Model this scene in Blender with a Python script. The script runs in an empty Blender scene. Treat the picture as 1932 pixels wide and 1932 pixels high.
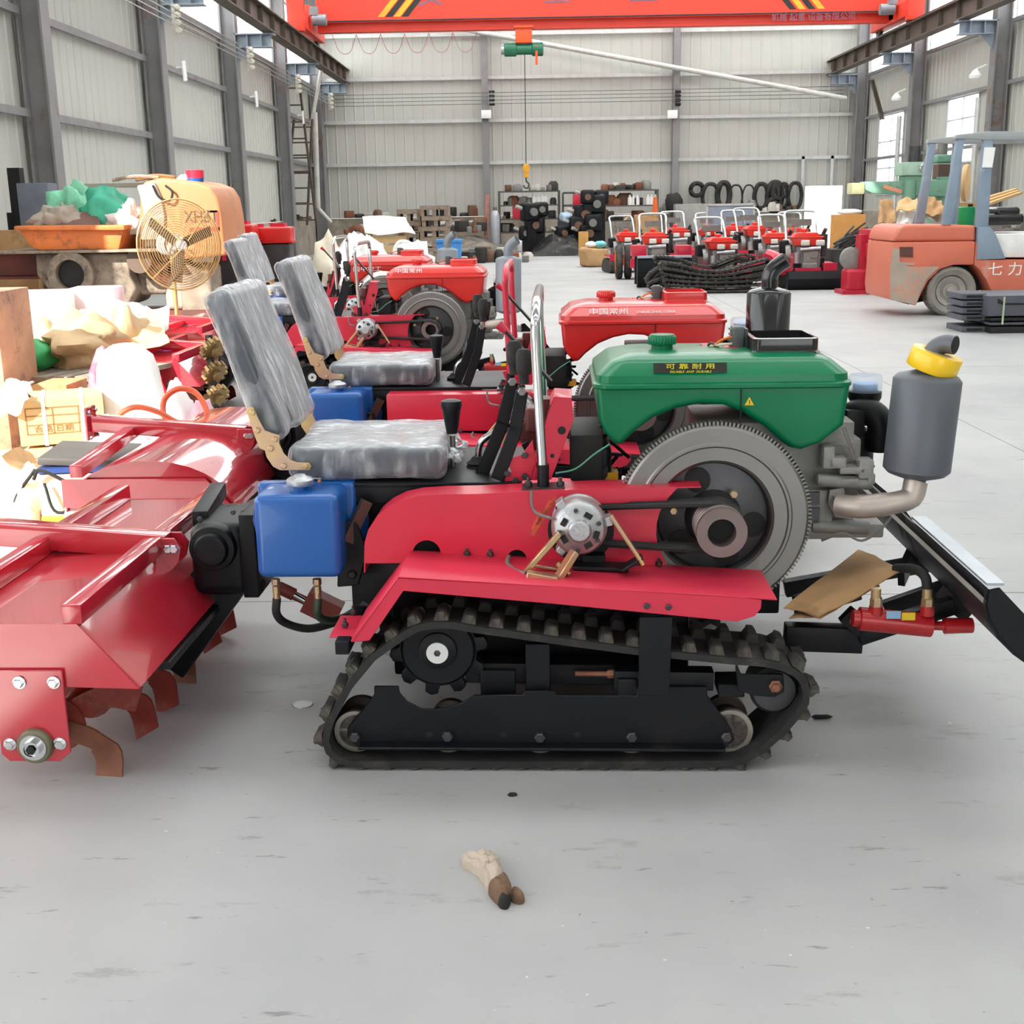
import bpy, bmesh, math, random
from mathutils import Vector as V, Matrix as MX, noise as NZ
R = math.radians
rnd = random.Random(7)
SC = bpy.context.scene
COL = SC.collection
# ------------------------------------------------------------------ camera
FPX, CAMH = 2300.0, 1.4
_Y = V((24, 581, -FPX)).normalized()                 # hall axis seen from the camera
_X = V((1, .0131, .01374)); _X = (_X - _Y * _X.dot(_Y)).normalized()
_Z = _X.cross(_Y)
ROT = MX((_X, _Y, _Z))                               # camera -> world
cam_d = bpy.data.cameras.new('camera'); cam_d.sensor_width = 36; cam_d.lens = 36 * FPX / 1932
cam_d.clip_end = 300; cam_d.clip_start = .05
cam = bpy.data.objects.new('camera', cam_d); COL.objects.link(cam)
cam.matrix_world = MX.Translation((0, 0, CAMH)) @ ROT.to_4x4()
SC.camera = cam
# ------------------------------------------------------------------ sky, sun, exposure
W = bpy.data.worlds.new('sky'); SC.world = W; W.use_nodes = True
bg = W.node_tree.nodes['Background']
bg.inputs['Color'].default_value = (.97, .985, 1.0, 1); bg.inputs['Strength'].default_value = 3.0
sd = bpy.data.lights.new('sun', 'SUN'); sd.energy = 11; sd.angle = R(.6); sd.color = (1, .95, .86)
sun = bpy.data.objects.new('sun', sd); COL.objects.link(sun)
SUN = V((.45, .75, -.56)).normalized()
sun.rotation_euler = SUN.to_track_quat('-Z', 'Y').to_euler(); sun.location = (-20, -20, 25)
vs = SC.view_settings
vs.view_transform = 'Standard'; vs.look = 'None'; vs.gamma = 1; vs.use_curve_mapping = False
vs.exposure = 0.21
SC.cycles.max_bounces = 8; SC.cycles.diffuse_bounces = 5; SC.cycles.glossy_bounces = 3
SC.cycles.transparent_max_bounces = 12; SC.cycles.transmission_bounces = 6
SC.cycles.sample_clamp_indirect = 6; SC.cycles.caustics_reflective = False; SC.cycles.caustics_refractive = False
# ------------------------------------------------------------------ helpers
def ray(px, py): return ROT @ V((px - 966, 966 - py, -FPX))
def onz(px, py, z=0.0):
    d = ray(px, py); return V((0, 0, CAMH)) + d * ((z - CAMH) / d.z)
def ony(px, py, y):
    d = ray(px, py); return V((0, 0, CAMH)) + d * (y / d.y)
def onx(px, py, x):
    d = ray(px, py); return V((0, 0, CAMH)) + d * (x / d.x)
M1 = MX.Translation((0, 2.845, 0)) @ MX.Rotation(R(-1.6), 4, 'Z'); M1I = M1.inverted()
def q(px, py, y):                                    # measured point of the front tractor, in its own frame
    o = M1I @ V((0, 0, CAMH)); d = M1I.to_3x3() @ ray(px, py)
    return o + d * ((y - o.y) / d.y)
def qq(pts, y): return [(q(a, b, y).x, q(a, b, y).z) for a, b in pts]
def lin(c):
    if isinstance(c, str): c = [int(c[i:i + 2], 16) / 255 for i in (0, 2, 4)]
    return tuple(x / 12.92 if x <= .04045 else ((x + .055) / 1.055) ** 2.4 for x in c) + (1,)
MATS = {}
def mt(name, c, rough=.5, metal=0., var=.12, vs=6., bump=0., bs=40., dirt=None, da=.3, ds=3., coat=0., c2=None, spec=.5, aniso=None):
    """painted / metal / cloth surface: colour with noise variation, optional dirt blotches and fine relief"""
    if name in MATS: return MATS[name]
    m = bpy.data.materials.new(name); m.use_nodes = True; MATS[name] = m
    nt = m.node_tree; N = nt.nodes; L = nt.links; b = N['Principled BSDF']
    b.inputs['Roughness'].default_value = rough; b.inputs['Metallic'].default_value = metal
    b.inputs['Coat Weight'].default_value = coat; b.inputs['Specular IOR Level'].default_value = spec
    tc = N.new('ShaderNodeTexCoord'); col = lin(c)
    mp = N.new('ShaderNodeMapping'); L.new(tc.outputs['Object'], mp.inputs[0])
    if aniso: mp.inputs['Scale'].default_value = aniso
    n = N.new('ShaderNodeTexNoise'); n.inputs['Scale'].default_value = vs; n.inputs['Detail'].default_value = 5
    L.new(mp.outputs[0], n.inputs['Vector'])
    cr = N.new('ShaderNodeValToRGB'); L.new(n.outputs['Fac'], cr.inputs[0])
    a = lin(c2) if c2 else tuple(x * (1 - var) for x in col[:3]) + (1,)
    cr.color_ramp.elements[0].position = .3; cr.color_ramp.elements[1].position = .7
    cr.color_ramp.elements[0].color = a
    cr.color_ramp.elements[1].color = tuple(min(1, x * (1 + (0 if c2 else var))) for x in col[:3]) + (1,)
    out = cr.outputs[0]
    if dirt:
        n2 = N.new('ShaderNodeTexNoise'); n2.inputs['Scale'].default_value = ds; n2.inputs['Detail'].default_value = 8
        n2.inputs['Roughness'].default_value = .7
        L.new(tc.outputs['Object'], n2.inputs['Vector'])
        r2 = N.new('ShaderNodeValToRGB'); L.new(n2.outputs['Fac'], r2.inputs[0])
        r2.color_ramp.elements[0].position = .62 - da * .3; r2.color_ramp.elements[1].position = .72 - da * .1
        mx = N.new('ShaderNodeMix'); mx.data_type = 'RGBA'; L.new(r2.outputs[0], mx.inputs[0])
        L.new(out, mx.inputs[6]); mx.inputs[7].default_value = lin(dirt); out = mx.outputs[2]
        rr = N.new('ShaderNodeMapRange'); L.new(r2.outputs[0], rr.inputs[0]); rr.inputs[3].default_value = rough; rr.inputs[4].default_value = .8
        L.new(rr.outputs[0], b.inputs['Roughness'])
    L.new(out, b.inputs['Base Color'])
    if bump:
        n3 = N.new('ShaderNodeTexNoise'); n3.inputs['Scale'].default_value = bs; n3.inputs['Detail'].default_value = 4
        L.new(mp.outputs[0], n3.inputs['Vector'])
        bp = N.new('ShaderNodeBump'); bp.inputs['Strength'].default_value = bump; bp.inputs['Distance'].default_value = .01
        L.new(n3.outputs['Fac'], bp.inputs['Height']); L.new(bp.outputs[0], b.inputs['Normal'])
    return m
class B:
    """collects simple shapes and links them as ONE mesh object"""
    def __init__(s): s.v = []; s.f = []
    def add(s, vs, fs):
        k = len(s.v); s.v += [V(p) for p in vs]; s.f += [tuple(i + k for i in f) for f in fs]; return s
    def box(s, c, size, rot=None):
        c = V(c); h = [x / 2 for x in size]
        vs = [V((x, y, z)) for x in (-h[0], h[0]) for y in (-h[1], h[1]) for z in (-h[2], h[2])]
        if rot is not None: vs = [rot @ v for v in vs]
        return s.add([c + v for v in vs], [(0, 1, 3, 2), (4, 6, 7, 5), (0, 4, 5, 1), (2, 3, 7, 6), (0, 2, 6, 4), (1, 5, 7, 3)])
    def bar(s, a, b, w, h, up=(0, 0, 1)):            # square bar from a to b, w across, h along up
        a = V(a); b = V(b); d = (b - a); L = d.length; d.normalize(); u = V(up)
        x = d.cross(u)
        if x.length < 1e-4: u = V((0, 1, 0)); x = d.cross(u)
        x.normalize(); u = x.cross(d)
        m = MX((d, x, u)).transposed()
        return s.box((a + b) / 2, (L, w, h), m)
    def prism(s, pts, y0, y1, f=None):               # polygon in xz (or mapped by f) extruded along y
        f = f or (lambda a, y, b: (a, y, b)); n = len(pts)
        vs = [f(a, y0, b) for a, b in pts] + [f(a, y1, b) for a, b in pts]
        return s.add(vs, [tuple(range(n)), tuple(range(2 * n - 1, n - 1, -1))] + [(i, i + n, (i + 1) % n + n, (i + 1) % n) for i in range(n)])
    def strip(s, pts, y0, y1, t):                    # bent sheet: polyline in xz with thickness t, extruded along y
        up = []
        for i, (a, b) in enumerate(pts):
            p = V(pts[max(0, i - 1)]); n_ = V(pts[min(len(pts) - 1, i + 1)]); d = (n_ - p).normalized()
            up.append((a - d.y * t, b + d.x * t))
        return s.prism(list(pts) + up[::-1], y0, y1)
    def tube(s, pts, r, n=8, closed=False):
        pts = [V(p) for p in pts]; k = len(pts); rs = r if isinstance(r, (list, tuple)) else [r] * k
        u = None; vs = []
        for i, p in enumerate(pts):
            if closed: d = pts[(i + 1) % k] - pts[i - 1]
            else: d = pts[min(k - 1, i + 1)] - pts[max(0, i - 1)]
            d.normalize()
            if u is None:
                u = d.orthogonal().normalized()
            u = (u - d * u.dot(d)).normalized(); w = d.cross(u)
            vs += [p + (u * math.cos(j * 2 * math.pi / n) + w * math.sin(j * 2 * math.pi / n)) * rs[i] for j in range(n)]
        fs = []
        for i in range(k if closed else k - 1):
            a = i * n; b = ((i + 1) % k) * n
            fs += [(a + j, a + (j + 1) % n, b + (j + 1) % n, b + j) for j in range(n)]
        if not closed: fs += [tuple(range(n - 1, -1, -1)), tuple(range((k - 1) * n, k * n))]
        return s.add(vs, fs)
    def cyl(s, a, b, r, r2=None, n=16): return s.tube([a, b], [r, r if r2 is None else r2], n)
    def lathe(s, prof, c, axis='y', n=32, m=None):   # prof: (radius, height) along the axis
        c = V(c); vs = []; fs = []; k = len(prof)
        for r, h in prof:
            for j in range(n):
                a = j * 2 * math.pi / n; x, y = r * math.cos(a), r * math.sin(a)
                p = V({'z': (x, y, h), 'y': (x, h, y), 'x': (h, x, y)}[axis])
                vs.append(c + (m @ p if m else p))
        for i in range(k - 1):
            fs += [(i * n + j, i * n + (j + 1) % n, (i + 1) * n + (j + 1) % n, (i + 1) * n + j) for j in range(n)]
        fs += [tuple(range(n)), tuple(range((k - 1) * n, k * n))]
        return s.add(vs, fs)
    def rbox(s, c, size, r, k=3, mid=2, m=None, fn=None):   # rounded box; fn displaces (local p, normal) -> p
        h = [x / 2 for x in size]; r = min(r, *(x * .98 for x in h)); c = V(c)
        def co(hh):
            e = [hh - r + r * i / k for i in range(1, k + 1)]
            return [-x for x in e[::-1]] + [-(hh - r) + 2 * (hh - r) * i / mid for i in range(mid + 1)] + e
        idx = {}; vs = []; fs = []
        def vert(p):
            key = tuple(round(x, 5) for x in p)
            if key not in idx:
                p = V(p); i = V([max(-(h[a] - r), min(h[a] - r, p[a])) for a in range(3)])
                d = (p - i); nn = d.normalized() if d.length > 1e-7 else V((0, 0, 1)); p2 = i + nn * r
                if fn: p2 = fn(p2, nn)
                idx[key] = len(vs); vs.append(c + (m @ p2 if m else p2))
            return idx[key]
        for ax in range(3):
            u, w = [(1, 2), (2, 0), (0, 1)][ax]; A, C = co(h[u]), co(h[w])
            for sg in (-1, 1):
                for i in range(len(A) - 1):
                    for j in range(len(C) - 1):
                        P = []
                        for a, b in ((i, j), (i + 1, j), (i + 1, j + 1), (i, j + 1)):
                            p = [0, 0, 0]; p[ax] = sg * h[ax]; p[u] = A[a]; p[w] = C[b]; P.append(vert(p))
                        fs.append(tuple(P if sg > 0 else P[::-1]))
        return s.add(vs, fs)
    def blob(s, c, rad, n=16, amp=.15, sc=2., flat=-.6, seed=0, m=None):   # lumpy sack
        c = V(c); vs = []; fs = []; nr = n // 2
        for i in range(nr + 1):
            t = math.pi * i / nr
            for j in range(n):
                a = 2 * math.pi * j / n
                p = V((math.sin(t) * math.cos(a), math.sin(t) * math.sin(a), math.cos(t)))
                k = 1 + amp * (NZ.noise(p * sc + V((seed * 7.3, seed, 0))) * 1.6 + .6 * abs(NZ.noise(p * sc * 2.7 + V((seed, 3, seed)))))
                p *= k; p.z = max(p.z, flat)
                p = V((p.x * rad[0], p.y * rad[1], p.z * rad[2])); vs.append(c + (m @ p if m else p))
        for i in range(nr):
            fs += [(i * n + j, i * n + (j + 1) % n, (i + 1) * n + (j + 1) % n, (i + 1) * n + j) for j in range(n)]
        return s.add(vs, fs)
    def sheet(s, A, Bq, C, D, n=8, amp=.02, sc=3., t=.004, seed=0):   # crumpled sheet between four corners
        A, Bq, C, D = map(V, (A, Bq, C, D)); nm = (Bq - A).cross(D - A).normalized(); vs = []
        for o in (0, -t):
            for i in range(n + 1):
                for j in range(n + 1):
                    u, w = i / n, j / n; p = (A * (1 - u) + Bq * u) * (1 - w) + (D * (1 - u) + C * u) * w
                    p = p + nm * (amp * (NZ.noise(V((u * sc, w * sc, seed * 3.1))) + .5 * abs(NZ.noise(V((u * sc * 3, w * sc * 2, seed + 9))))) + o); vs.append(p)
        k = (n + 1) ** 2; fs = []
        for i in range(n):
            for j in range(n):
                a = i * (n + 1) + j; fs += [(a, a + n + 1, a + n + 2, a + 1), (k + a, k + a + 1, k + a + n + 2, k + a + n + 1)]
        ed = [i * (n + 1) for i in range(n + 1)] + [n * (n + 1) + j for j in range(1, n + 1)] + [i * (n + 1) + n for i in range(n - 1, -1, -1)] + [j for j in range(n - 1, 0, -1)]
        fs += [(ed[i], ed[i - 1], ed[i - 1] + k, ed[i] + k) for i in range(len(ed))]
        return s.add(vs, fs)
    def hexn(s, c, r, h, ax='y', seg=6): return s.lathe([(r, 0), (r, -h * .8), (r * .8, -h)], c, ax, seg)
    def mesh(s, name, mat, bev=0., seg=2, ang=35, sm=40, bang=30):
        me = bpy.data.meshes.new(name); me.from_pydata(s.v, [], s.f)
        bm = bmesh.new(); bm.from_mesh(me)
        if bev:
            bmesh.ops.remove_doubles(bm, verts=bm.verts, dist=1e-6)
            es = [e for e in bm.edges if len(e.link_faces) == 2 and e.calc_face_angle(0) > R(bang)]
            if es: bmesh.ops.bevel(bm, geom=es, offset=bev, segments=seg, affect='EDGES', profile=.6, clamp_overlap=True)
        bmesh.ops.recalc_face_normals(bm, faces=bm.faces); bm.to_mesh(me); bm.free()
        me.shade_smooth(); me.set_sharp_from_angle(angle=R(sm))
        for m in (mat if isinstance(mat, (list, tuple)) else [mat]): me.materials.append(m)
        return me
    def out(s, name, mat, parent=None, **k):
        return link(name, s.mesh(name, mat, **k), parent)
def link(name, me, parent=None, mw=None):
    o = bpy.data.objects.new(name, me); COL.objects.link(o)
    if parent is not None: o.parent = parent
    if mw is not None: o.matrix_local = mw
    return o
def tag(o, label=None, cat=None, group=None, kind=None):
    for k, v in (('label', label), ('category', cat), ('group', group), ('kind', kind)):
        if v: o[k] = v
    return o
def thing(name, label, cat, loc=(0, 0, 0), rz=0, group=None):
    o = bpy.data.objects.new(name, None); COL.objects.link(o); o.empty_display_size = .1
    o.location = loc; o.rotation_euler = (0, 0, rz); return tag(o, label, cat, group)
def copy_tree(o, parent=None):
    c = o.copy(); COL.objects.link(c)
    if parent is not None: c.parent = parent
    for ch in list(o.children): copy_tree(ch, c)
    return c
def arc(cx, cy, r, a0, a1, n): return [(cx + r * math.cos(R(a0 + (a1 - a0) * i / n)), cy + r * math.sin(R(a0 + (a1 - a0) * i / n))) for i in range(n + 1)]
def spline(pts, n=6):                                # smooth curve through points
    P = [V(p) for p in pts]; P = [P[0] * 2 - P[1]] + P + [P[-1] * 2 - P[-2]]; out = []
    for i in range(1, len(P) - 2):
        for k in range(n):
            t = k / n; a, b, c, d = P[i - 1:i + 3]
            out.append(.5 * ((2 * b) + (c - a) * t + (2 * a - 5 * b + 4 * c - d) * t * t + (3 * b - a - 3 * c + d) * t ** 3))
    return out + [P[-2]]
def text(name, s, size, mat, parent, loc, rot=(R(90), 0, 0), ext=.001, sx=1., shear=0):
    c = bpy.data.curves.new(name, 'FONT'); c.body = s; c.size = size; c.extrude = ext; c.align_x = 'CENTER'; c.align_y = 'CENTER'; c.shear = shear
    o = bpy.data.objects.new(name, c); COL.objects.link(o)
    me = bpy.data.meshes.new_from_object(o.evaluated_get(bpy.context.evaluated_depsgraph_get()))
    bpy.data.objects.remove(o); me.materials.clear(); me.materials.append(mat)
    o = link(name, me, parent); o.location = loc; o.rotation_euler = rot; o.scale = (sx, 1, 1); return o
# ------------------------------------------------------------------ materials
RED = mt('red_paint', 'ca2640', .35, var=.05, coat=.2)
REDT = mt('red_tiller_paint', 'be2636', .2, var=.06, coat=1.)
REDD = mt('dusty_red_paint', 'cc2c46', .45, var=.06, dirt='dc6a78', da=.12, ds=2.2)
REDO = mt('orange_red_paint', 'd22a22', .3, var=.06, coat=.3)
GRN = mt('green_paint', '057048', .3, var=.05, coat=.1, spec=.25)
BLU = mt('blue_paint', '0d56a2', .32, var=.05, coat=.3)
BLK = mt('black_paint', '0d0f14', .45, var=.2, dirt='201e1e', da=.1, ds=5, spec=.3)
BLKG = mt('glossy_black_paint', '121315', .2, var=.1, coat=.3)
RUB = mt('black_rubber', '201f1f', .75, var=.25, vs=12, dirt='453f38', da=.25, ds=6, bump=.3)
RUBD = mt('dusty_rubber', '2e2b29', .8, var=.25, vs=12, dirt='5d564c', da=.35, ds=7, bump=.3)
STL = mt('turned_steel', '84827f', .38, .85, var=.08, vs=3)
STLD = mt('dark_steel', '4a4a4c', .4, .7, var=.2, vs=8)
CHR = mt('chrome', 'd4d6d8', .15, 1., var=.03)
ALU = mt('cast_aluminium', 'b4b5b7', .4, .8, var=.1, vs=20, bump=.15, bs=120)
IRON = mt('grey_cast_iron', '8a8884', .55, .2, var=.15, vs=20, bump=.2, bs=90)
GOLD = mt('yellow_zinc', 'c8ae72', .32, .75, var=.15, vs=14, c2='b89a8c')
MUF = mt('grey_heat_paint', '5d6066', .48, .25, var=.06)
WRAP = mt('grey_seat_vinyl', '474c53', .4, var=.2, vs=7, coat=.3)
CARD = mt('brown_cardboard', 'b08a60', .85, var=.12, vs=5, dirt='7a5a3c', da=.2)
CARDL = mt('tan_cardboard', 'c9a676', .85, var=.08, vs=5)
WHT = mt('white_plastic', 'e4e4e2', .5, var=.03)
SOIL = mt('dirty_red_blade', '8a3a30', .5, .2, var=.25, vs=12, dirt='8f7660', da=.4, ds=9)
RUST = mt('rusty_blade', '8a5a44', .6, .3, var=.3, vs=10)
YEL = mt('yellow_tape', 'f0c414', .35, var=.03, coat=.3)
BLKM = mt('matte_black', '151515', .7, var=.2)
def film_mat():
    m = bpy.data.materials.new('clear_plastic_film'); m.use_nodes = True; nt = m.node_tree; N = nt.nodes; L = nt.links; N.clear()
    o = N.new('ShaderNodeOutputMaterial'); mx = N.new('ShaderNodeMixShader'); tr = N.new('ShaderNodeBsdfTransparent'); g = N.new('ShaderNodeBsdfPrincipled')
    g.inputs['Base Color'].default_value = (.75, .78, .82, 1); g.inputs['Roughness'].default_value = .07; g.inputs['Specular IOR Level'].default_value = .9
    fr = N.new('ShaderNodeLayerWeight'); fr.inputs[0].default_value = .35
    mr = N.new('ShaderNodeMapRange'); L.new(fr.outputs['Facing'], mr.inputs[0]); mr.inputs[3].default_value = .05; mr.inputs[4].default_value = .75
    tc = N.new('ShaderNodeTexCoord'); mp = N.new('ShaderNodeMapping'); mp.inputs['Scale'].default_value = (7, 13, 2.2)
    n = N.new('ShaderNodeTexNoise'); n.inputs['Scale'].default_value = 2.2; n.inputs['Detail'].default_value = 5; n.inputs['Distortion'].default_value = .8
    L.new(tc.outputs['Object'], mp.inputs[0]); L.new(mp.outputs[0], n.inputs['Vector'])
    bp = N.new('ShaderNodeBump'); bp.inputs['Strength'].default_value = .8; bp.inputs['Distance'].default_value = .02
    L.new(n.outputs['Fac'], bp.inputs['Height']); L.new(bp.outputs[0], g.inputs['Normal']); L.new(bp.outputs[0], fr.inputs['Normal'])
    n2 = N.new('ShaderNodeTexNoise'); n2.inputs['Scale'].default_value = 3.1; n2.inputs['Detail'].default_value = 6; L.new(mp.outputs[0], n2.inputs['Vector'])
    r2 = N.new('ShaderNodeMapRange'); L.new(n2.outputs['Fac'], r2.inputs[0]); r2.inputs[1].default_value = .5; r2.inputs[2].default_value = .68; r2.inputs[4].default_value = .3  # white haze mixed in as streaks, standing in for bright highlights
    ad = N.new('ShaderNodeMath'); ad.operation = 'ADD'; ad.use_clamp = True; L.new(mr.outputs[0], ad.inputs[0]); L.new(r2.outputs[0], ad.inputs[1])
    L.new(ad.outputs[0], mx.inputs[0]); L.new(tr.outputs[0], mx.inputs[1]); L.new(g.outputs[0], mx.inputs[2]); L.new(mx.outputs[0], o.inputs[0])
    return m
FILM = film_mat()
def pane_mat(name, col, tl):
    m = bpy.data.materials.new(name); m.use_nodes = True; nt = m.node_tree; N = nt.nodes; L = nt.links; N.clear()
    o = N.new('ShaderNodeOutputMaterial'); mx = N.new('ShaderNodeMixShader'); mx.inputs[0].default_value = tl
    tr = N.new('ShaderNodeBsdfTransparent'); t = N.new('ShaderNodeBsdfTranslucent'); t.inputs[0].default_value = col
    L.new(tr.outputs[0], mx.inputs[1]); L.new(t.outputs[0], mx.inputs[2]); L.new(mx.outputs[0], o.inputs[0]); return m
PANE = pane_mat('dusty_window_glass', (.9, .92, .92, 1), .25)
FRP = pane_mat('translucent_roof_sheet', (.93, .95, .96, 1), 1.)
# ------------------------------------------------------------------ hall
XL, XR, YB, YF, ZR = -6.5, 10.45, 39.5, -9.0, 9.0
def floor_mat():
    m = bpy.data.materials.new('worn_concrete'); m.use_nodes = True; nt = m.node_tree; N = nt.nodes; L = nt.links; b = N['Principled BSDF']
    tc = N.new('ShaderNodeTexCoord')
    def nz(sc, det, mul=(1, 1, 1), ro=.6):
        mp = N.new('ShaderNodeMapping'); mp.inputs['Scale'].default_value = mul; mp.inputs['Rotation'].default_value = (0, 0, R(24 * mul[0]))
        n = N.new('ShaderNodeTexNoise'); n.inputs['Scale'].default_value = sc; n.inputs['Detail'].default_value = det; n.inputs['Roughness'].default_value = ro
        L.new(tc.outputs['Object'], mp.inputs[0]); L.new(mp.outputs[0], n.inputs['Vector']); return n.outputs['Fac']
    def ramp(s, p0, p1, c0, c1):
        r = N.new('ShaderNodeValToRGB'); L.new(s, r.inputs[0]); e = r.color_ramp.elements
        e[0].position = p0; e[1].position = p1; e[0].color = c0; e[1].color = c1; return r.outputs[0]
    def mix(f, a, bcol):
        x = N.new('ShaderNodeMix'); x.data_type = 'RGBA'; L.new(f, x.inputs[0]); L.new(a, x.inputs[6]); x.inputs[7].default_value = bcol; return x.outputs[2]
    base = ramp(nz(.9, 6), .35, .65, lin('9f9f9f'), lin('acacab'))
    W4 = (1, 1, 1, 1); K4 = (0, 0, 0, 1)
    c = mix(ramp(nz(5, 6, (.5, 1.6, 1), .75), .60, .70, K4, (.6, .6, .6, 1)), base, lin('77746f'))
    c = mix(ramp(nz(14, 4, (.35, 1.6, 1), .7), .65, .70, K4, (.7, .7, .7, 1)), c, lin('6c6761'))
    c = mix(ramp(nz(34, 3, (1, 1.2, 1), .6), .72, .74, K4, (.6, .6, .6, 1)), c, lin('5f5a54'))
    c = mix(ramp(nz(45, 2, (.9, 1, 1), .5), .755, .77, K4, W4), c, lin('c8c8c6'))
    L.new(c, b.inputs['Base Color'])
    rr = N.new('ShaderNodeMapRange'); L.new(nz(2.3, 5), rr.inputs[0]); rr.inputs[3].default_value = .34; rr.inputs[4].default_value = .6
    L.new(rr.outputs[0], b.inputs['Roughness']); b.inputs['Specular IOR Level'].default_value = .35
    bp = N.new('ShaderNodeBump'); bp.inputs['Strength'].default_value = .12; bp.inputs['Distance'].default_value = .01
    L.new(nz(9, 6), bp.inputs['Height']); L.new(bp.outputs[0], b.inputs['Normal']); return m
FLOOR = floor_mat()
fl = bpy.data.objects.new('floor', None); COL.objects.link(fl); fl['kind'] = 'structure'
# concrete bays with recessed joints
xs = [-14, -4.6, 2.8, 10.45]; ys = [-9, 4.25, 10.4, 16.6, 22.8, 29, 35.2, 39.6]
for i in range(3):
    for j in range(7):
        B().box(((xs[i] + xs[i + 1]) / 2, (ys[j] + ys[j + 1]) / 2, -.1), (xs[i + 1] - xs[i] - .006, ys[j + 1] - ys[j] - .006, .2)).out('slab', FLOOR, fl)
WALLM = mt('cream_wall_sheet', 'b6b6af', .55, var=.04, vs=1.2, dirt='a09a8c', da=.08, ds=.6, aniso=(1, 1, .25))
GIRT = mt('galvanised_girt', 'c2c3c1', .4, .4, var=.08)
COLM = mt('grey_steel_column', '828081', .5, .05, var=.1, vs=3, dirt='7a5c48', da=.1, ds=1.3)
RAILM = mt('brown_rail_beam', '5c5148', .6, .2, var=.2, vs=3)
BRK = mt('bluegrey_bracket', '8f9aa6', .5, .1, var=.1)
PLN = mt('dirty_plaster', 'a39a8c', .9, var=.2, vs=2, bump=.3, dirt='6a6258', da=.3, ds=1.2)
def struct(name):
    o = bpy.data.objects.new(name, None); COL.objects.link(o); o['kind'] = 'structure'; return o
def panel_mesh(w, h, horiz):                        # profiled sheet w wide, h high, ribs up; local x along the wall, z up, y out
    b = B(); n = max(2, round(w / .3)); pts = []
    for i in range(n):
        a = w * i / n; s = w / n
        pts += [(a, 0), (a + s * .78, 0), (a + s * .86, .014), (a + s * .92, .014)]
    pts += [(w, 0)]
    vs = [(x, -y, 0) for x, y in pts] + [(x, -y, h) for x, y in pts]; k = len(pts)
    b.add(vs, [(i, i + 1, k + i + 1, k + i) for i in range(k - 1)])
    return b.mesh('panel', WALLM, sm=20)
def wall_panels(par, a0, a1, z0, z1, put):
    n = max(1, round((a1 - a0) / .9)); w = (a1 - a0) / n; me = panel_mesh(w, z1 - z0, 0)
    for i in range(n): link('panel', me, par, put(a0 + i * w, z0))
wb = struct('wall_back')
wall_panels(wb, XL - .2, XR + .2, 1.05, 9.2, lambda a, z: MX.Translation((a, YB, z)))
B().box(((XL + XR) / 2, YB + .1, .52), (XR - XL, .34, 1.05)).out('plinth', PLN, wb)
for z in (2.66, 3.92, 5.17, 6.42):
    B().bar((XL, YB - .1, z), (XR, YB - .1, z), .06, .1).out('girt', GIRT, wb)
for px in (919, 1272):
    p = ony(px, 380, YB - .25); c = B()
    for dy in (-.12, .12): c.box((p.x, YB - .28 + dy, 4.6), (.2, .02, 9.2))
    c.box((p.x, YB - .28, 4.6), (.02, .24, 9.2)); c.out('column', COLM, wb)
for px in (830, 975):                               # door frame posts at the far right
    p = ony(1200 + px / 2.64, 320, YB - .1); B().box((p.x, YB - .1, 1.35), (.09, .06, 2.7)).out('post', GIRT, wb)
def ywall(par, x, sgn, segs):                       # segs: (y0, y1, z0, z1) solid sheet fields; sgn: +1 faces +x
    for y0, y1, z0, z1 in segs:
        if sgn > 0: wall_panels(par, y0, y1, z0, z1, lambda a, z: MX.Translation((x, a, z)) @ MX.Rotation(R(90), 4, 'Z'))
        else: wall_panels(par, -y1, -y0, z0, z1, lambda a, z: MX.Translation((x, -a, z)) @ MX.Rotation(R(-90), 4, 'Z'))
CY = [16.75, 22.15, 27.9, 33.6, 39.1]
wl = struct('wall_left')
ywall(wl, XL - .05, 1, [(9.2, 40, 1.05, 4.95), (12.2, 40, 6.9, 9.2), (-9.2, 12.2, 6.6, 9.2), (9.2, 12.2, 4.95, 6.6)])  # unseen opening beside the camera, edges set to shape the sun patch
B().box((XL - .2, 15.5, .52), (.34, 49, 1.05)).out('plinth', PLN, wl)  # its unseen near stretch is added to cut low side light
for z in (2.65, 3.9, 4.95, 6.9):
    for a, b in zip([11.2] + CY[:-1], CY): B().bar((XL + .06, a + .2, z), (XL + .06, b - .2, z), .07, .1).out('girt', COLM, wl)
wr = struct('wall_right')
WIN = [(29.6, 31.7, 2.2, 3.72), (35.3, 37.7, 1.5, 3.72), (23.4, 25.4, 1.6, 3.7)]
seg = [(-9, 40, 7.2, 9.2), (-9, 22.15, 1.05, 5.0)]
y = 22.15
for y0, y1, z0, z1 in sorted(WIN):
    seg += [(y, y0, 1.05, 5.0), (y0, y1, 1.05, z0), (y0, y1, z1, 5.0)]; y = y1
seg += [(y, 40, 1.05, 5.0)]
ywall(wr, XR + .05, -1, seg)
B().box((XR + .2, 15.5, .52), (.34, 49, 1.05)).out('plinth', PLN, wr)
for z in (2.53, 3.76, 5.0, 7.2):
    for a, b in zip([-9, -1, 5, 10.7] + CY[:-1], [-1, 5, 10.7] + CY): B().bar((XR - .06, a + .2, z), (XR - .06, b - .2, z), .07, .08).out('girt', COLM, wr)
def hcol(par, x, y, w=.3, d=.3):
    b = B()
    for dx in (-d / 2, d / 2): b.box((x + dx, y, 4.5), (.03, w, 9))
    b.box((x, y, 4.5), (d, .02, 9)); b.out('column', COLM, par)
for y in CY + [10.7, -1, -8.5]: hcol(wr, XR - .2, y)
for y in CY + [-9]: hcol(wl, XL + .18, y)
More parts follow.
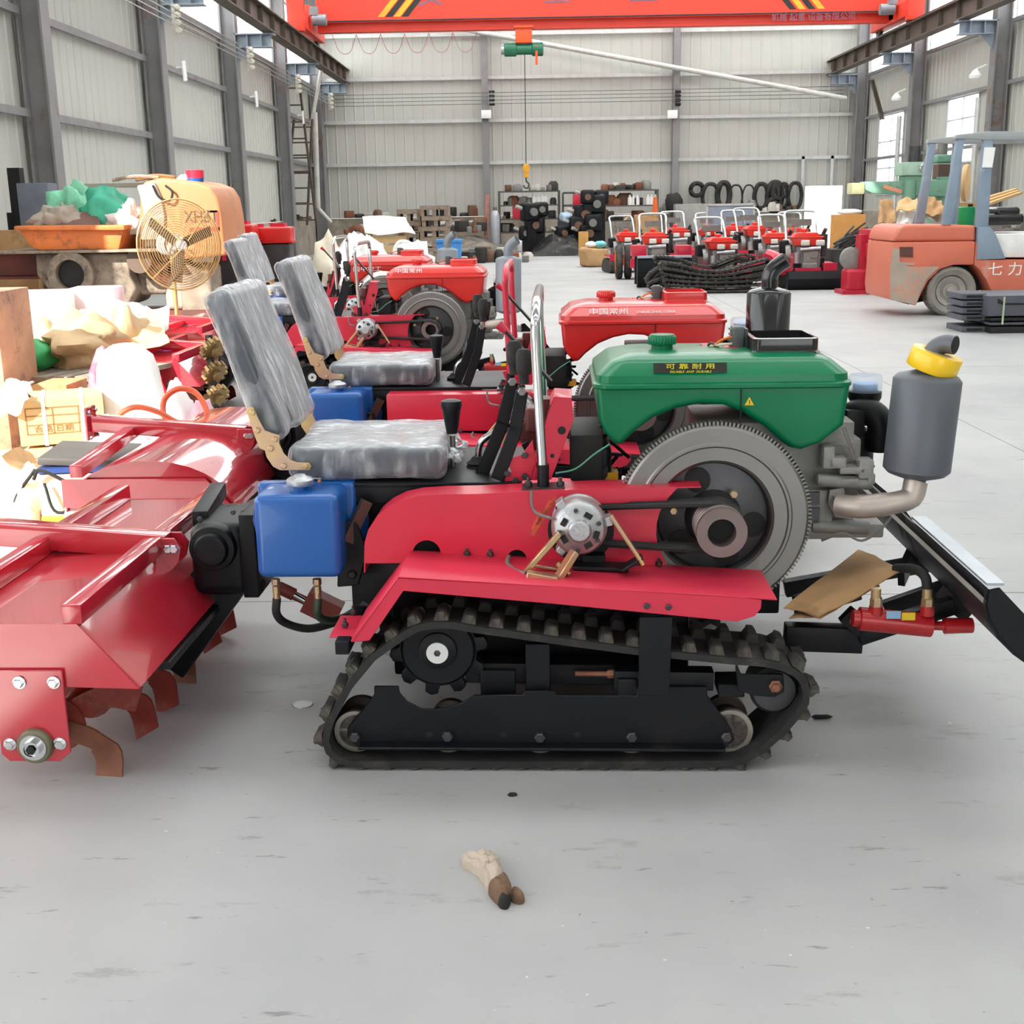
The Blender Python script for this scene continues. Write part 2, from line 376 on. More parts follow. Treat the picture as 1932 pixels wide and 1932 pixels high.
def bracket(par, x, y, sg):                          # crane rail corbel on a column
    b = B(); a = 0 if sg > 0 else math.pi
    f = lambda u, yy, z: (x + sg * u, yy, z)
    b.prism([(0, 4.45), (.28, 4.75), (.75, 4.78), (.75, 5.02), (0, 5.02)], y - .012, y + .012, f)
    b.box((x + sg * .4, y, 5.03), (.85, .3, .025)); b.box((x + sg * .42, y, 4.77), (.7, .26, .02))
    for u in (.25, .55): b.box((x + sg * u, y, 4.9), (.02, .26, .25))
    b.out('corbel', BRK, par)
for y in CY: bracket(wl, XL + .34, y, 1); bracket(wr, XR - .36, y, -1)
def rail(name, x):
    o = struct(name)
    b = B(); b.box((x, 15.5, 5.07), (.26, 48.5, .03)); b.box((x, 15.5, 5.46), (.28, 48.5, .03)); b.box((x, 15.5, 5.27), (.02, 48.5, .4))
    b.out('girder', RAILM, o); s = B()
    for k in range(40): s.box((x, -8 + k * 1.2, 5.27), (.22, .015, .37))
    t = s.out('stiffeners', RAILM, o); t['kind'] = 'stuff'
    B().box((x, 15.5, 5.51), (.06, 48.5, .07)).out('rail', STLD, o)
XRL, XRR = XL + 1.05, XR - 1.05
rail('trim_1', XRL); rail('trim_2', XRR)
FRM = mt('window_frame_paint', 'b8bcc0', .5)
wn = 0
def window(x, y0, y1, z0, z1, nv, nh, gm=None):
    global wn; wn += 1; o = struct('window_%d' % wn)
    b = B(); t = .04
    for z in (z0, z1): b.box((x, (y0 + y1) / 2, z), (.07, y1 - y0, t))
    for y in (y0, y1): b.box((x, y, (z0 + z1) / 2), (.07, t, z1 - z0))
    for i in range(1, nv): b.box((x, y0 + (y1 - y0) * i / nv, (z0 + z1) / 2), (.05, .03, z1 - z0))
    for i in range(1, nh): b.box((x, (y0 + y1) / 2, z0 + (z1 - z0) * i / nh), (.05, y1 - y0, .03))
    b.out('frame', FRM, o)
    for i in range(nv):
        for k in range(nh):
            a = y0 + (y1 - y0) * i / nv; c = z0 + (z1 - z0) * k / nh
            B().box((x, a + (y1 - y0) / nv / 2, c + (z1 - z0) / nh / 2), (.006, (y1 - y0) / nv - .03, (z1 - z0) / nh - .03)).out('pane', gm or PANE, o)
for a, b in zip([12.2] + CY, CY + [40]):
    if b - a > 1: window(XL - .05, a + .02, b - .02, 5.0, 6.85, 2, 1, FRP)
for a, b in zip([-9, -1, 5, 10.7] + CY[:-1], [-1, 5, 10.7] + CY): window(XR + .05, a + .2, b - .2, 5.05, 7.15, 2, 1)
for w in WIN: window(XR + .05, *w, 2, 3)
ce = struct('ceiling')
RFM = mt('roof_sheet', 'a8a8a4', .6)
y = YF
for k in range(8):
    y1 = -6.5 + k * 6.0; sw = (1.2, 1.2, 2.4, 2.6, 3.4, 3.4, 3.6, 3.6)[k]  # unseen roof strips added for light, wider towards the far end
    B().box(((XL + XR) / 2, (y + y1) / 2, ZR + .1), (XR - XL + .6, y1 - y, .1)).out('roof_sheet', RFM, ce)
    for xa, xb in (((XL - .3, .1), (1.7, XR + .3)) if k == 4 else ((XL - .3, XR + .3),)):  # gap added in one strip so sun reaches the white board
        B().box(((xa + xb) / 2, y1 + sw / 2, ZR + .1), (xb - xa, sw, .01)).out('skylight', FRP, ce)
    y = y1 + sw
B().box(((XL + XR) / 2, (y + 40) / 2, ZR + .1), (XR - XL + .6, 40 - y, .1)).out('roof_sheet', RFM, ce)
wf = struct('wall_front_unseen')  # unseen rear wall, added to hold back sun and fill behind the camera
B().box(((XL + XR) / 2, YF, 6.8), (XR - XL + .6, .1, 4.8)).out('panel', WALLM, wf)
for a, b in ((XL - .3, XL + 7), (XR - 5, XR + .3)): B().box(((a + b) / 2, YF, 2.25), (b - a, .1, 4.5)).out('panel', WALLM, wf)
# ------------------------------------------------------------------ crawler tillers
def resample(loop, step):
    P = [V((a, 0, b)) for a, b in loop]; n = len(P); out = []; acc = 0.; Ls = [(P[(i + 1) % n] - P[i]).length for i in range(n)]
    N_ = round(sum(Ls) / step); st = sum(Ls) / N_; i = 0; d = 0.
    for k in range(N_):
        t = k * st
        while acc + Ls[i] < t: acc += Ls[i]; i += 1
        out.append(P[i].lerp(P[(i + 1) % n], (t - acc) / Ls[i]))
    return out
def smooth_loop(loop, it=2):
    P = [V(p) for p in loop]
    for _ in range(it):
        P = [x for i in range(len(P)) for x in (P[i].lerp(P[(i + 1) % len(P)], .25), P[i].lerp(P[(i + 1) % len(P)], .75))]
    return [(p.x, p.y) for p in P]
def lug_mesh(mat):
    b = B(); l, w, h = .04, .085, .022
    b.add([(-l / 2, -w / 2, 0), (l / 2, -w / 2, 0), (l / 2, w / 2, 0), (-l / 2, w / 2, 0), (-l * .3, -w * .34, h), (l * .3, -w * .34, h), (l * .3, w * .3, h), (-l * .3, w * .3, h)],
          [(0, 3, 2, 1), (4, 5, 6, 7), (0, 1, 5, 4), (1, 2, 6, 5), (2, 3, 7, 6), (3, 0, 4, 7)])
    b.box((0, -w * .26, h * .55), (l * .5, w * .45, h * 1.1)); return b.mesh('lug', mat, bev=.005, seg=2)
LUG = lug_mesh(RUBD)
TRK = [(606, 1400), (611, 1366), (653, 1289), (698, 1235), (747, 1200), (774, 1181), (809, 1173), (849, 1171), (884, 1178), (1091, 1207), (1206, 1222), (1385, 1240),
       (1450, 1244), (1500, 1258), (1525, 1283), (1532, 1310), (1526, 1337), (1483, 1387), (1440, 1424), (1390, 1449), (1200, 1451), (660, 1450), (630, 1438), (614, 1424)]
def make_track(par, y0, y1, lugs, singly=True):
    pts = resample(qq(TRK, 0.0), .0345); n = len(pts); b = B(); t = .02; vs = []
    nr = []
    for i, p in enumerate(pts):
        d = pts[(i + 1) % n] - pts[i - 1]; nr.append(V((-d.z, 0, d.x)).normalized())
    s = 1 if sum((p - V((.0, 0, .3))).dot(k) for p, k in zip(pts, nr)) > 0 else -1
    for p, k in zip(pts, nr):
        k = k * s
        for yy, o in ((y0, -.002), (y0, -t), (y1, -t), (y1, -.002)): vs.append(p + k * o + V((0, yy, 0)))
    for i in range(n):
        a, c = i * 4, ((i + 1) % n) * 4
        b.add([], []); b.f += [(a + j, c + j, c + (j + 1) % 4, a + (j + 1) % 4) for j in range(4)]
    b.v = vs
    tr = b.out('rubber_track', RUB, par, sm=50)
    L = []; w = y1 - y0
    for i in range(0, n, 2):
        for r in (0, 1):
            j = (i + r) % n; k = nr[j] * s; x = (pts[(j + 1) % n] - pts[j - 1]).normalized(); yv = V((0, 1, 0)) * (1 if r == 0 else -1)
            if x.cross(yv).dot(k) < 0: x = -x
            mw = MX((x, yv, k)).transposed().to_4x4(); mw.translation = pts[j] + V((0, y0 + w * (.24 if r == 0 else .76), 0)) - k * .002
            L.append(mw)
    if singly:
        for mw in L: link('lug', LUG, tr, mw)
    else:
        b2 = B()
        for mw in L:
            me = LUG; kk = len(b2.v); b2.v += [mw @ v.co for v in me.vertices]; b2.f += [tuple(i + kk for i in p.vertices) for p in me.polygons]
        o = b2.out('lugs', RUBD, tr); o['kind'] = 'stuff'
    return tr
def make_tractor(name, label, tank_mat, o):
    root = thing(name, label, 'tractor', group='crawler tillers parked in a row')
    SH = o.get('shift', 0.); S = V((SH, 0, 0))
    def e(px, py, y): return q(px, py, y) + S        # engine end of the machine
    def ee(pts, y): return [(a + SH, b) for a, b in qq(pts, y)]
    W_ = 1.2                                         # overall width over the tracks
    P = lambda nm, b, m, par=root, **k: b.out(nm, m, par, **k)
    # --- undercarriage, near side and far side
    for side in (0, 1):
        Y = lambda y: y if side == 0 else W_ - y
        tr = make_track(root, min(Y(0), Y(.2)), max(Y(0), Y(.2)), None, side == 0)
        pl = [(706, 1295), (752, 1295), (754, 1308), (768, 1324), (795, 1338), (822, 1339), (849, 1335), (876, 1324), (895, 1312), (988, 1311), (989, 1304), (1048, 1304), (1048, 1312),
              (1202, 1313), (1203, 1296), (1334, 1296), (1335, 1313), (1379, 1375), (1385, 1396), (1370, 1412), (674, 1408), (655, 1392), (655, 1375), (706, 1311)]
        b = B(); b.prism(qq(pl, .035), Y(.035), Y(.043))
        p0, p1 = q(676, 1409, .01), q(1368, 1413, .01); b.bar(p0 + V((0, Y(.02) - p0.y, 0)), p1 + V((0, Y(.02) - p1.y, 0)), .045, .008)
        fr = P('track_frame', b, BLK, bev=.002, seg=1)
        if side == 0:
            hb = B(); hb.hexn((0, 0, 0), .0145, .016); hm = hb.mesh('bolt', STLD, sm=20)
            for px, py in ((670, 1388), (845, 1387), (1019, 1389), (1192, 1388), (1370, 1388)): link('bolt', hm, fr, MX.Translation(q(px, py, .035)))
            sb = B(); sb.hexn((0, 0, 0), .007, .006); sm_ = sb.mesh('bolt', RUST, sm=20)
            for px, py in ((1215, 1304), (1254, 1304)): link('bolt', sm_, fr, MX.Translation(q(px, py, .035)))
            hh = B(); hh.lathe([(.008, 0), (.008, -.0015)], (0, 0, 0), 'y', 12); hm = hh.mesh('hole', BLKM)
            for px, py in ((810, 1386), (950, 1386), (1089, 1386)): link('hole', hm, fr, MX.Translation(q(px, py, .035)))
        # rollers
        for px, py, r in ((672, 1380, .056), (845, 1384, .052), (1019, 1385, .052), (1192, 1385, .052), (1377, 1380, .058)):
            c = q(px, py, .05); b = B()
            b.lathe([(r * .3, 0), (r * .8, .0), (r * .82, .004), (r * .9, .004), (r * .92, 0), (r, .002), (r, .02), (r * .7, .03), (r * .7, .08), (r, .09), (r, .11), (r * .3, .11)], (c.x, Y(.052) - (.11 if side else 0), c.z), 'y', 28)
            ro_ = P('track_roller', b, mt('worn_roller', '4a403a', .5, .4, var=.2, dirt='5a4034', da=.2)); b = B(); b.lathe([(r * .9, .0), (r * .9, -.003), (r * 1.01, -.003), (r * 1.01, .008)], (c.x, Y(.052) + (-.0 if not side else .0), c.z), 'y', 32); P('roller_rim', b, mt('bright_rim', 'a09a92', .35, .8), ro_)
        # front idler and yoke
        c = q(1455, 1290, .1); b = B(); r = .062
        b.lathe([(r * .3, -.05), (r * .85, -.05), (r, -.04), (r, .04), (r * .85, .05), (r * .3, .05)], (c.x, Y(.1), c.z), 'y', 28); P('idler_wheel', b, STLD)
        y0, y1 = sorted((Y(.02), Y(.028))); b = B()
        b.prism(qq([(1388, 1246), (1398, 1272), (1478, 1272), (1480, 1306), (1462, 1316), (1425, 1313), (1392, 1304), (1388, 1260)], .02), y0, y1)
        a, d = q(1352, 1291, .08), q(1400, 1291, .08); b.bar((a.x, Y(.08), a.z), (d.x, Y(.08), d.z), .09, .035); P('idler_yoke', b, BLK, bev=.002, seg=1)
        if side == 0:
            b = B(); c = q(1463, 1294, .018); b.hexn(c, .017, .008); b.hexn(c - V((0, .008, 0)), .011, .012); P('idler_nut', b, RUST, sm=20)
        # cross structure above the plate
        b = B(); a, d = q(880, 1262, .13), q(1195, 1266, .13); b.bar((a.x, Y(.13), a.z), (d.x, Y(.13), d.z), .06, .055)
        a, d = q(990, 1256, .07), q(1040, 1256, .07); b.box(((a.x + d.x) / 2, Y(.07), q(1019, 1258, .07).z), (.062, .02, .13))
        a = q(940, 1285, .1); b.box((a.x, Y(.1), a.z), (.09, .03, .07)); P('cross_beam', b, BLK, bev=.002, seg=1)
        b = B(); a, d = q(1158, 1277, .07), q(1345, 1280, .07); b.bar((a.x, Y(.07), a.z), (d.x, Y(.07), d.z), .05, .05)
        a, d = q(1165, 1290, .06), q(1200, 1290, .06); b.bar((a.x, Y(.06), a.z), (d.x, Y(.06), d.z), .05, .045); P('tension_cylinder', b, BLK, bev=.004)
        b = B(); a, d = q(1085, 1271, .08), q(1160, 1271, .08); b.cyl((a.x, Y(.08), a.z), (d.x, Y(.08), d.z), .007); b.hexn((d.x, Y(.08), d.z), .012, .02, 'x'); P('tension_rod', b, RUST)
        b = B(); b.prism(qq([(1208, 1165), (1269, 1165), (1266, 1222), (1263, 1312), (1204, 1312), (1206, 1222)], -.004), *sorted((Y(-.004), Y(.004)))); P('fender_bracket', b, BLK, bev=.001, seg=1)
        # sprocket
        c = q(825, 1232, .06); b = B(); r = .1; pts = []
        for k in range(10):
            a = k * 36 + 8
            for da, rr in ((-11, r), (-8, r * 1.22), (0, r * 1.28), (8, r * 1.22), (11, r)): pts.append((c.x + rr * math.cos(R(a + da)), c.z + rr * math.sin(R(a + da))))
        b.prism(pts, *sorted((Y(.085), Y(.115)))); P('drive_sprocket', b, BLK, bev=.003)
        b = B(); sg = 1 if side == 0 else -1
        b.lathe([(r * .92, sg * .03), (r * .97, sg * .0), (r * .9, -sg * .008), (r * .5, -sg * .008), (r * .48, -sg * .014), (r * .3, -sg * .02)], (c.x, Y(.085), c.z), 'y', 40)
        hub = P('sprocket_disc', b, BLK)
        b = B(); b.lathe([(.028, 0), (.028, -sg * .006), (.01, -sg * .006)], (c.x, Y(.063), c.z), 'y', 28); P('hub_washer', b, WHT, hub)
        b = B(); b.hexn((c.x, Y(.06), c.z), .009, .005); P('hub_bolt', b, STLD, hub, sm=20)
        # fender
        fo = qq([(664, 1211), (752, 1091), (1050, 1107), (1353, 1122), (1437, 1132), (1436, 1148), (1424, 1163), (1390, 1173), (1206, 1155), (1050, 1140), (761, 1115), (697, 1209)], -.006)
        b = B(); b.prism(fo, *sorted((Y(-.006), Y(-.003)))); m = qq([(664, 1211), (752, 1091), (1466, 1133)], -.006); b.strip(m, *sorted((Y(-.006), Y(.235))), .004)
        a, d = q(664, 1211, -.006), q(633, 1212, .0)
        b.box((a.x - .02, Y(.12), a.z - .004), (.09, .16, .005))
        fd = P('fender', b, REDD, bev=.0012, seg=1)
        if side == 0:
            for px, py in ((1220, 1143), (1261, 1145)):
                b = B(); b.hexn(q(px, py, -.006), .008, .006); P('bolt', b, STLD, fd, sm=20)
            for px, py, yy in ((667, 1160, .2), (652, 1193, .1)):
                c = q(px, py, yy); c = V((c.x, c.y, a.z + .0)); b = B(); b.cyl(c, c + V((0, 0, .025)), .004); b.hexn(c + V((0, 0, .004)), .009, -.01, 'z'); P('bolt', b, STLD, fd, sm=20)
            z = lambda px, py, yy: q(px, py, yy)
            for px, py in ((881, 1048), (925, 1049), (1201, 1068), (1243, 1066)):
                c = q(px, py, .215); b = B(); b.cyl(c, c + V((0, 0, .018)), .004); b.hexn(c, .009, -.01, 'z'); P('bolt', b, STLD, fd, sm=20)
            b = B(); a, d = q(868, 1053, .2), q(940, 1054, .2); b.bar(a, d, .035, .004); P('mounting_tab', b, RED, fd)
        b = B(); a = q(648, 1222, .02); b.box((a.x + .0, Y(.14), a.z + .006), (.035, .28, .035)); P('fender_support', b, BLK, bev=.002, seg=1)
        b = B(); a, d = q(700, 1130, .35), q(665, 1175, .3); b.bar((a.x, Y(.3), a.z), (d.x - .02, Y(.26), d.z - .02), .04, .02); P('support_arm', b, BLK)
    # --- chassis
    b = B(); zt = q(800, 910, .36).z; x0, x1 = q(655, 905, .4).x, q(1470, 1100, .4).x + SH
    b.box(((x0 + x1) / 2, .6, .40), (x1 - x0, .44, .22)); b.box((q(770, 980, .4).x, .6, .5), (.34, .4, .2)); P('chassis', b, BLK, bev=.008)
    b = B(); xa, xb = q(600, 905, .36).x, q(985, 912, .36).x; b.box(((xa + xb) / 2 + SH / 2, .6, zt - .005), (xb - xa + SH, .5, .012))
    b.box(((xa + xb) / 2, .36, zt - .03), (xb - xa, .012, .05)); P('seat_platform', b, BLK, bev=.003)
    b = B(); xa_, xb_ = q(742, 1250, .22).x, q(1300, 1250, .22).x; b.box(((xa_ + xb_) / 2 + SH / 2, .6, .29), (xb_ - xa_ + SH, .74, .24)); P('belly_box', b, BLK, bev=.01)
    b = B(); xa = q(690, 1000, .42).x
    b.prism(qq([(655, 925), (720, 925), (745, 1010), (742, 1130), (690, 1135), (650, 1080)], .4), .4, .42)
    b.prism(qq([(640, 985), (672, 985), (694, 1040), (676, 1105), (636, 1108)], .3), .3, .312)
    b.cyl(q(664, 1085, .29), q(664, 1085, .32), .012); P('rear_side_plate', b, BLK, bev=.003, seg=1)
    b = B(); b.bar(q(692, 945, .33), q(655, 1022, .3), .018, .03); P('shift_rod', b, mt('grimy_steel', '5a4a42', .5, .5, var=.3))
    # --- belt case on the near side
    if o.get('case', 'arch') == 'arch':
        zz = .22
        fp = [(689, 1063), (690, 1024), (697, 1000), (716, 972), (735, 957), (760, 945), (792, 938), (840, 935), (900, 934), (1010, 929)]
        fr_ = ee([(1130, 924), (1278, 921), (1262, 938), (1253, 950), (1244, 968), (1239, 989), (1238, 1008), (1241, 1028), (1248, 1045), (1258, 1066)], zz)
        nt1 = [(975 + 19 * math.cos(R(a)), 1056 - 19 * math.sin(R(a))) for a in range(0, 181, 20)]
        nt2 = [(805 + 27 * math.cos(R(a)), 1046 - 27 * math.sin(R(a))) for a in range(0, 181, 20)]
        poly = qq(fp, zz) + fr_ + ee([(1200, 1068)], zz) + qq(nt1 + nt2 + [(770, 1062)], zz)
        b = B(); b.prism(poly, zz, zz + .004); b.strip(qq(fp, zz) + ee([(1130, 924), (1278, 921), (1323, 920)], zz), zz, zz + .1, .003)
        b.strip(qq([(689, 1080), (689, 1063)], zz), zz, zz + .1, .003)
        bc = P('belt_case', b, RED)
        b = B(); b.prism(qq([(695, 1062), (697, 1005), (720, 975), (770, 950), (1000, 938)], .3) + ee([(1230, 930), (1215, 990), (1240, 1060)], .3), .3, .31); P('back_plate', b, BLKM, bc)
    else:
        a, d = q(730, 985, .3), q(1100, 985, .3); zt_ = q(900, 948, .24).z
        b = B(); b.box(((a.x + d.x) / 2 + .06, .3, zt_ - .06), (d.x - a.x + .16, .12, .15)); bc = P('belt_case', b, RED, bev=.004)
        c = q(760, 1062, .2); b = B(); b.hexn((a.x + .02, .2, zt_ - .09), .01, -.012, 'z'); P('bolt', b, STLD, bc, sm=20)
    # --- flywheel, pulley, belts
    c = e(1343, 971, .31); r = .256; rad = .252; prof = []
    b = B(); n = 150; pts = []
    for k in range(n):
        a = k * 360 / n
        for da, rr in ((-.75, rad - .006), (-.45, rad + .004), (.45, rad + .004), (.75, rad - .006)): pts.append((c.x + rr * math.cos(R(a + da)), c.z + rr * math.sin(R(a + da))))
    k_ = len(pts); inn = [(c.x + .238 * math.cos(2 * math.pi * i / k_ - .013), c.z + .238 * math.sin(2 * math.pi * i / k_ - .013)) for i in range(k_)]
    for ring_ in ([(x, .275, z) for x, z in inn], [(x, .275, z) for x, z in pts], [(x, .3, z) for x, z in pts], [(x, .3, z) for x, z in inn]): b.v += [V(v) for v in ring_]
    b.f += [(r_ * k_ + i, r_ * k_ + (i + 1) % k_, (r_ + 1) % 4 * k_ + (i + 1) % k_, (r_ + 1) % 4 * k_ + i) for r_ in range(4) for i in range(k_)]; P('ring_gear', b, STL)
    b = B(); b.lathe([(.05, .305), (.146, .305), (.15, .268), (.157, .262), (.19, .262), (.194, .258), (.2, .258), (.204, .262), (.24, .262), (.246, .268), (.246, .34), (.05, .34)], (c.x, 0, c.z), 'y', 72)
    fw = P('flywheel', b, STL)
    b = B(); b.lathe([(.04, .25), (.06, .255), (.075, .285), (.142, .297), (.1475, .285), (.1475, .31), (.04, .31)], (c.x, 0, c.z), 'y', 60); P('flywheel_dish', b, STLD, fw)
    hb = B(); hb.lathe([(.034, 0), (.034, -.003), (.03, -.004)], (0, 0, 0), 'y', 24); hm = hb.mesh('flywheel_hole', BLKM)
    for a in (113, 220, -12, 290): link('flywheel_hole', hm, fw, MX.Translation((c.x + .108 * math.cos(R(a)), .2905, c.z + .108 * math.sin(R(a)))) @ MX.Rotation(R(-a), 4, 'Y') @ MX.Rotation(R(10), 4, 'Z'))
    ym = .13 if o.get('pulley', 1) else .2
    c2 = V((c.x + .004, 0, c.z - .002)); rp = .064
    pr = [(.036, ym + .05), (.036, ym), (rp, ym), (rp, ym + .012)]
    for k in range(4): y = ym + .018 + k * .022; pr += [(rp, y), (rp - .012, y + .007), (rp - .012, y + .011), (rp, y + .018)]
    pr += [(rp, .27)]
    b = B(); b.lathe(pr, c2, 'y', 44); pu = P('pulley', b, mt('pulley_steel', '7d6f6c', .42, .6, var=.12), ); b = B(); b.lathe([(.036, 0), (.035, -.002)], (c2.x, ym + .05, c2.z), 'y', 24)
    P('pulley_bore', b, BLKM, pu)
    xl = q(1050, 980, .26).x
    for k in range(3):
        y = .15 + k * .022 + .03
        b = B(); lo = [(c2.x, y, c2.z + rp), (c2.x + rp * .7, y, c2.z + rp * .7), (c2.x + rp, y, c2.z), (c2.x + rp * .7, y, c2.z - rp * .7), (c2.x, y, c2.z - rp), (xl, y + .03, c2.z - .04), (xl, y + .03, c2.z + .045)]
        b.tube(lo, .0085, 6, True); P('drive_belt', b, RUB)
    for px, py in ((1384, 931), (1270, 962)):
        b = B(); b.hexn(e(px, py, .25), .011, .016); P('hub_bolt', b, GOLD, sm=20)
    # --- alternator with pedal
    al = V(q(1093, 996, .14)); b = B(); ra = .071
    b.lathe([(.02, -.04), (ra * .36, -.04), (ra * .42, -.028), (ra * .86, -.022), (ra * .97, -.008), (ra, .004), (ra, .03), (ra * .94, .034), (ra * .94, .07), (ra, .074), (ra, .085), (.02, .085)], al, 'y', 40)
    for a in (12, 128, 232): b.box(al + V((math.cos(R(a)) * ra * 1.04, .02, math.sin(R(a)) * ra * 1.04)), (.022, .05, .022), MX.Rotation(R(-a), 3, 'Y'))
    at = P('alternator', b, ALU, bev=.0015, seg=1)
    for a in (60, 345, 300, 210, 150):
        b = B(); b.box(al + V((math.cos(R(a)) * ra * .63, -.0285, math.sin(R(a)) * ra * .63)), (.02, .004, .013), MX.Rotation(R(-a + 90), 3, 'Y')); P('vent_slot', b, BLKM, at)
    for a in (100, 185, 265, 330, 20):
        b = B(); b.hexn(al + V((math.cos(R(a)) * ra * .74, -.024, math.sin(R(a)) * ra * .74)), .006, .008); P('bolt', b, STLD, at, sm=20)
    b = B(); b.lathe([(.086, 0), (.086, -.004)], q(1096, 1000, .221), 'y', 36); P('case_opening', b, BLKM)
    b = B(); b.cyl(q(1152, 972, .12), q(1214, 1066, .1), .006, n=8); P('adjusting_rod', b, GOLD, at)
    b = B(); b.bar(q(1080, 1066, .16), q(1185, 1070, .16), .06, .01); b.bar(q(1100, 1052, .2), q(1141, 1055, .2), .05, .03); b.bar(q(1172, 1074, .12), q(1212, 1050, .12), .045, .008); P('alternator_bracket', b, BLK, at, bev=.002, seg=1)
    b = B(); b.bar(q(991, 1080, .1), q(1056, 1006, .1), .022, .014); b.bar(q(993, 1088, .06), q(1051, 1098, .06), .03, .03, (0, 1, 0)); b.bar(q(1050, 1096, .07), q(1085, 1040, .09), .03, .016)
    b.bar(q(1052, 1062, .1), q(1075, 1085, .08), .012, .012); b.bar(q(1010, 1068, .12), q(1052, 1074, .12), .012, .008); P('pedal', b, GOLD, bev=.002, seg=1)
    b = B(); b.tube(spline([q(1003, 925, .2), q(1003, 950, .19), q(1012, 968, .18), q(1040, 978, .12)], 6), .004, 6); P('cable', b, mt('grey_cable', '6d6a66', .6)); b = B(); b.tube(spline([q(960, 1050, .2), q(958, 1064, .16), q(972, 1076, .12), q(992, 1083, .08)], 5), .006, 6); P('cable', b, mt('grey_cable', '6d6a66', .6))
    # --- engine
    b = B(); a = e(1440, 900, .42)
    b.box((a.x + .03, .58, a.z + .0), (.42, .32, .3)); b.box((e(1570, 880, .4).x, .55, e(1570, 900, .4).z), (.16, .26, .2)); b.box((e(1535, 960, .4).x, .54, e(1535, 970, .4).z), (.1, .3, .14))
    b.cyl(e(1540, 905, .38), e(1645, 912, .38), .018); b.cyl(e(1530, 992, .4), e(1640, 995, .4), .02); b.box((e(1600, 985, .5).x, .5, e(1600, 985, .5).z), (.15, .2, .04)); en = P('engine_block', b, IRON, bev=.008)
    for px, py in ((1536, 940), (1536, 970)):
        b = B(); c = e(px, py, .385); b.box(c, (.028, .012, .035)); P('cover_recess', b, STLD, en)
    for px, py, w, h in ((1575, 870, .05, .03), (1605, 884, .07, .02), (1630, 882, .04, .05), (1560, 860, .03, .06), (1600, 905, .05, .018), (1640, 900, .02, .03)):
        b = B(); b.box(e(px, py, .39), (w, .06, h)); P('engine_fitting', b, IRON, en, bev=.006)
    b = B(); pts = spline([e(1580, 952, .36), e(1620, 956, .33), e(1680, 950, .32), e(1718, 938, .33), e(1728, 908, .34)], 5); b.tube(pts, [.03] * 5 + [.032] * 5 + [.03] * 5 + [.031] * 6, 16)
    P('exhaust_elbow', b, mt('exhaust_casting', 'b5a9a0', .45, .6, var=.15, vs=9))
    b = B(); b.prism(ee([(1566, 925), (1592, 920), (1600, 965), (1612, 982), (1575, 975), (1562, 950)], .37), .37, .385); b.hexn(e(1576, 935, .37), .008, .008); P('exhaust_flange', b, IRON, bev=.003, seg=1)
    # muffler
    m0, m1 = e(1728, 893, .36), e(1751, 708, .36)
    if 'flaps' not in o: m1 = m1 + V((-.03, 0, .1)); m0 = m0 + V((-.02, 0, 0))
    ax = (m1 - m0).normalized(); hgt = (m1 - m0).length; mm = V((0, 0, 1)).rotation_difference(ax).to_matrix(); rm = .087 if not o.get('slim') else .07
    b = B(); b.lathe([(.026, -.03), (.03, -.012), (.045, -.01), (rm - .012, 0), (rm, .012), (rm, hgt - .012), (rm - .01, hgt), (.035, hgt + .012), (.026, hgt + .012)], m0, 'z', 40, mm)
    mu = P('muffler', b, o.get('muf', MUF))
    b = B(); t0 = m0 + ax * (hgt + .008); pts = spline([t0, t0 + ax * .045, t0 + ax * .08 + V((.02, 0, 0)), t0 + ax * .11 + V((.06, -.01, 0))] if 'flaps' not in o else [t0, t0 + ax * .035, t0 + ax * .062 + V((.012, 0, 0)), t0 + ax * .074 + V((.03, -.012, 0)), t0 + ax * .073 + V((.05, -.03, 0))], 5); b.tube(pts, .0245 if 'flaps' in o else .032, 18); P('tail_pipe', b, o.get('muf', MUF), mu)
    d = (pts[-1] - pts[-2]).normalized(); b = B(); b.cyl(pts[-1] - d * .002, pts[-1] + d * .0015, .0215 if 'flaps' in o else .028); P('pipe_mouth', b, BLKM, mu)
    # fuel tank and water hopper in one painted body
    by0, by1 = .36, .80
    seam = e(1118, 725, by0).z; xl, xr = e(1124, 734, by0).x, e(1606, 734, by0).x
    low = [(1124, 731), (1130, 793), (1141, 818), (1160, 838), (1172, 842), (1195, 818), (1232, 790), (1276, 772), (1320, 763), (1366, 765), (1406, 781), (1444, 806), (1475, 834), (1490, 845), (1512, 850), (1549, 837), (1593, 804), (1607, 731)]
    b = B(); lp = ee(low, by0); lp = [(x, z) if i not in (0, len(lp) - 1) else (x, seam) for i, (x, z) in enumerate(lp)]
    b.prism(lp, by0 + .004, by1); tk = P('fuel_tank', b, tank_mat, bev=.03, seg=4, bang=50)
    def rr(x0, x1, y0, y1, r, z): return [(cx + r * math.cos(R(a)), cy + r * math.sin(R(a)), z) for cx, cy, a0 in ((x1 - r, y1 - r, 0), (x0 + r, y1 - r, 90), (x0 + r, y0 + r, 180), (x1 - r, y0 + r, 270)) for a in range(a0, a0 + 91, 15)]
    ztop = e(1300, 680, by0 + .04).z; b = B(); rings = [rr(xl - .004, xr + .004, by0 - .004, by1 + .004, .045, seam - .016), rr(xl - .008, xr + .008, by0 - .008, by1 + .008, .045, seam - .012), rr(xl - .008, xr + .008, by0 - .008, by1 + .008, .045, seam - .003),
        rr(xl, xr, by0, by1, .045, seam + .002), rr(xl + .002, xr - .002, by0 + .002, by1 - .002, .045, seam + .02), rr(xl + .036, xr - .036, by0 + .036, by1 - .036, .04, ztop - .006), rr(xl + .046, xr - .046, by0 + .046, by1 - .046, .04, ztop), rr(xl + .09, xr - .09, by0 + .1, by1 - .1, .04, ztop + .012)]
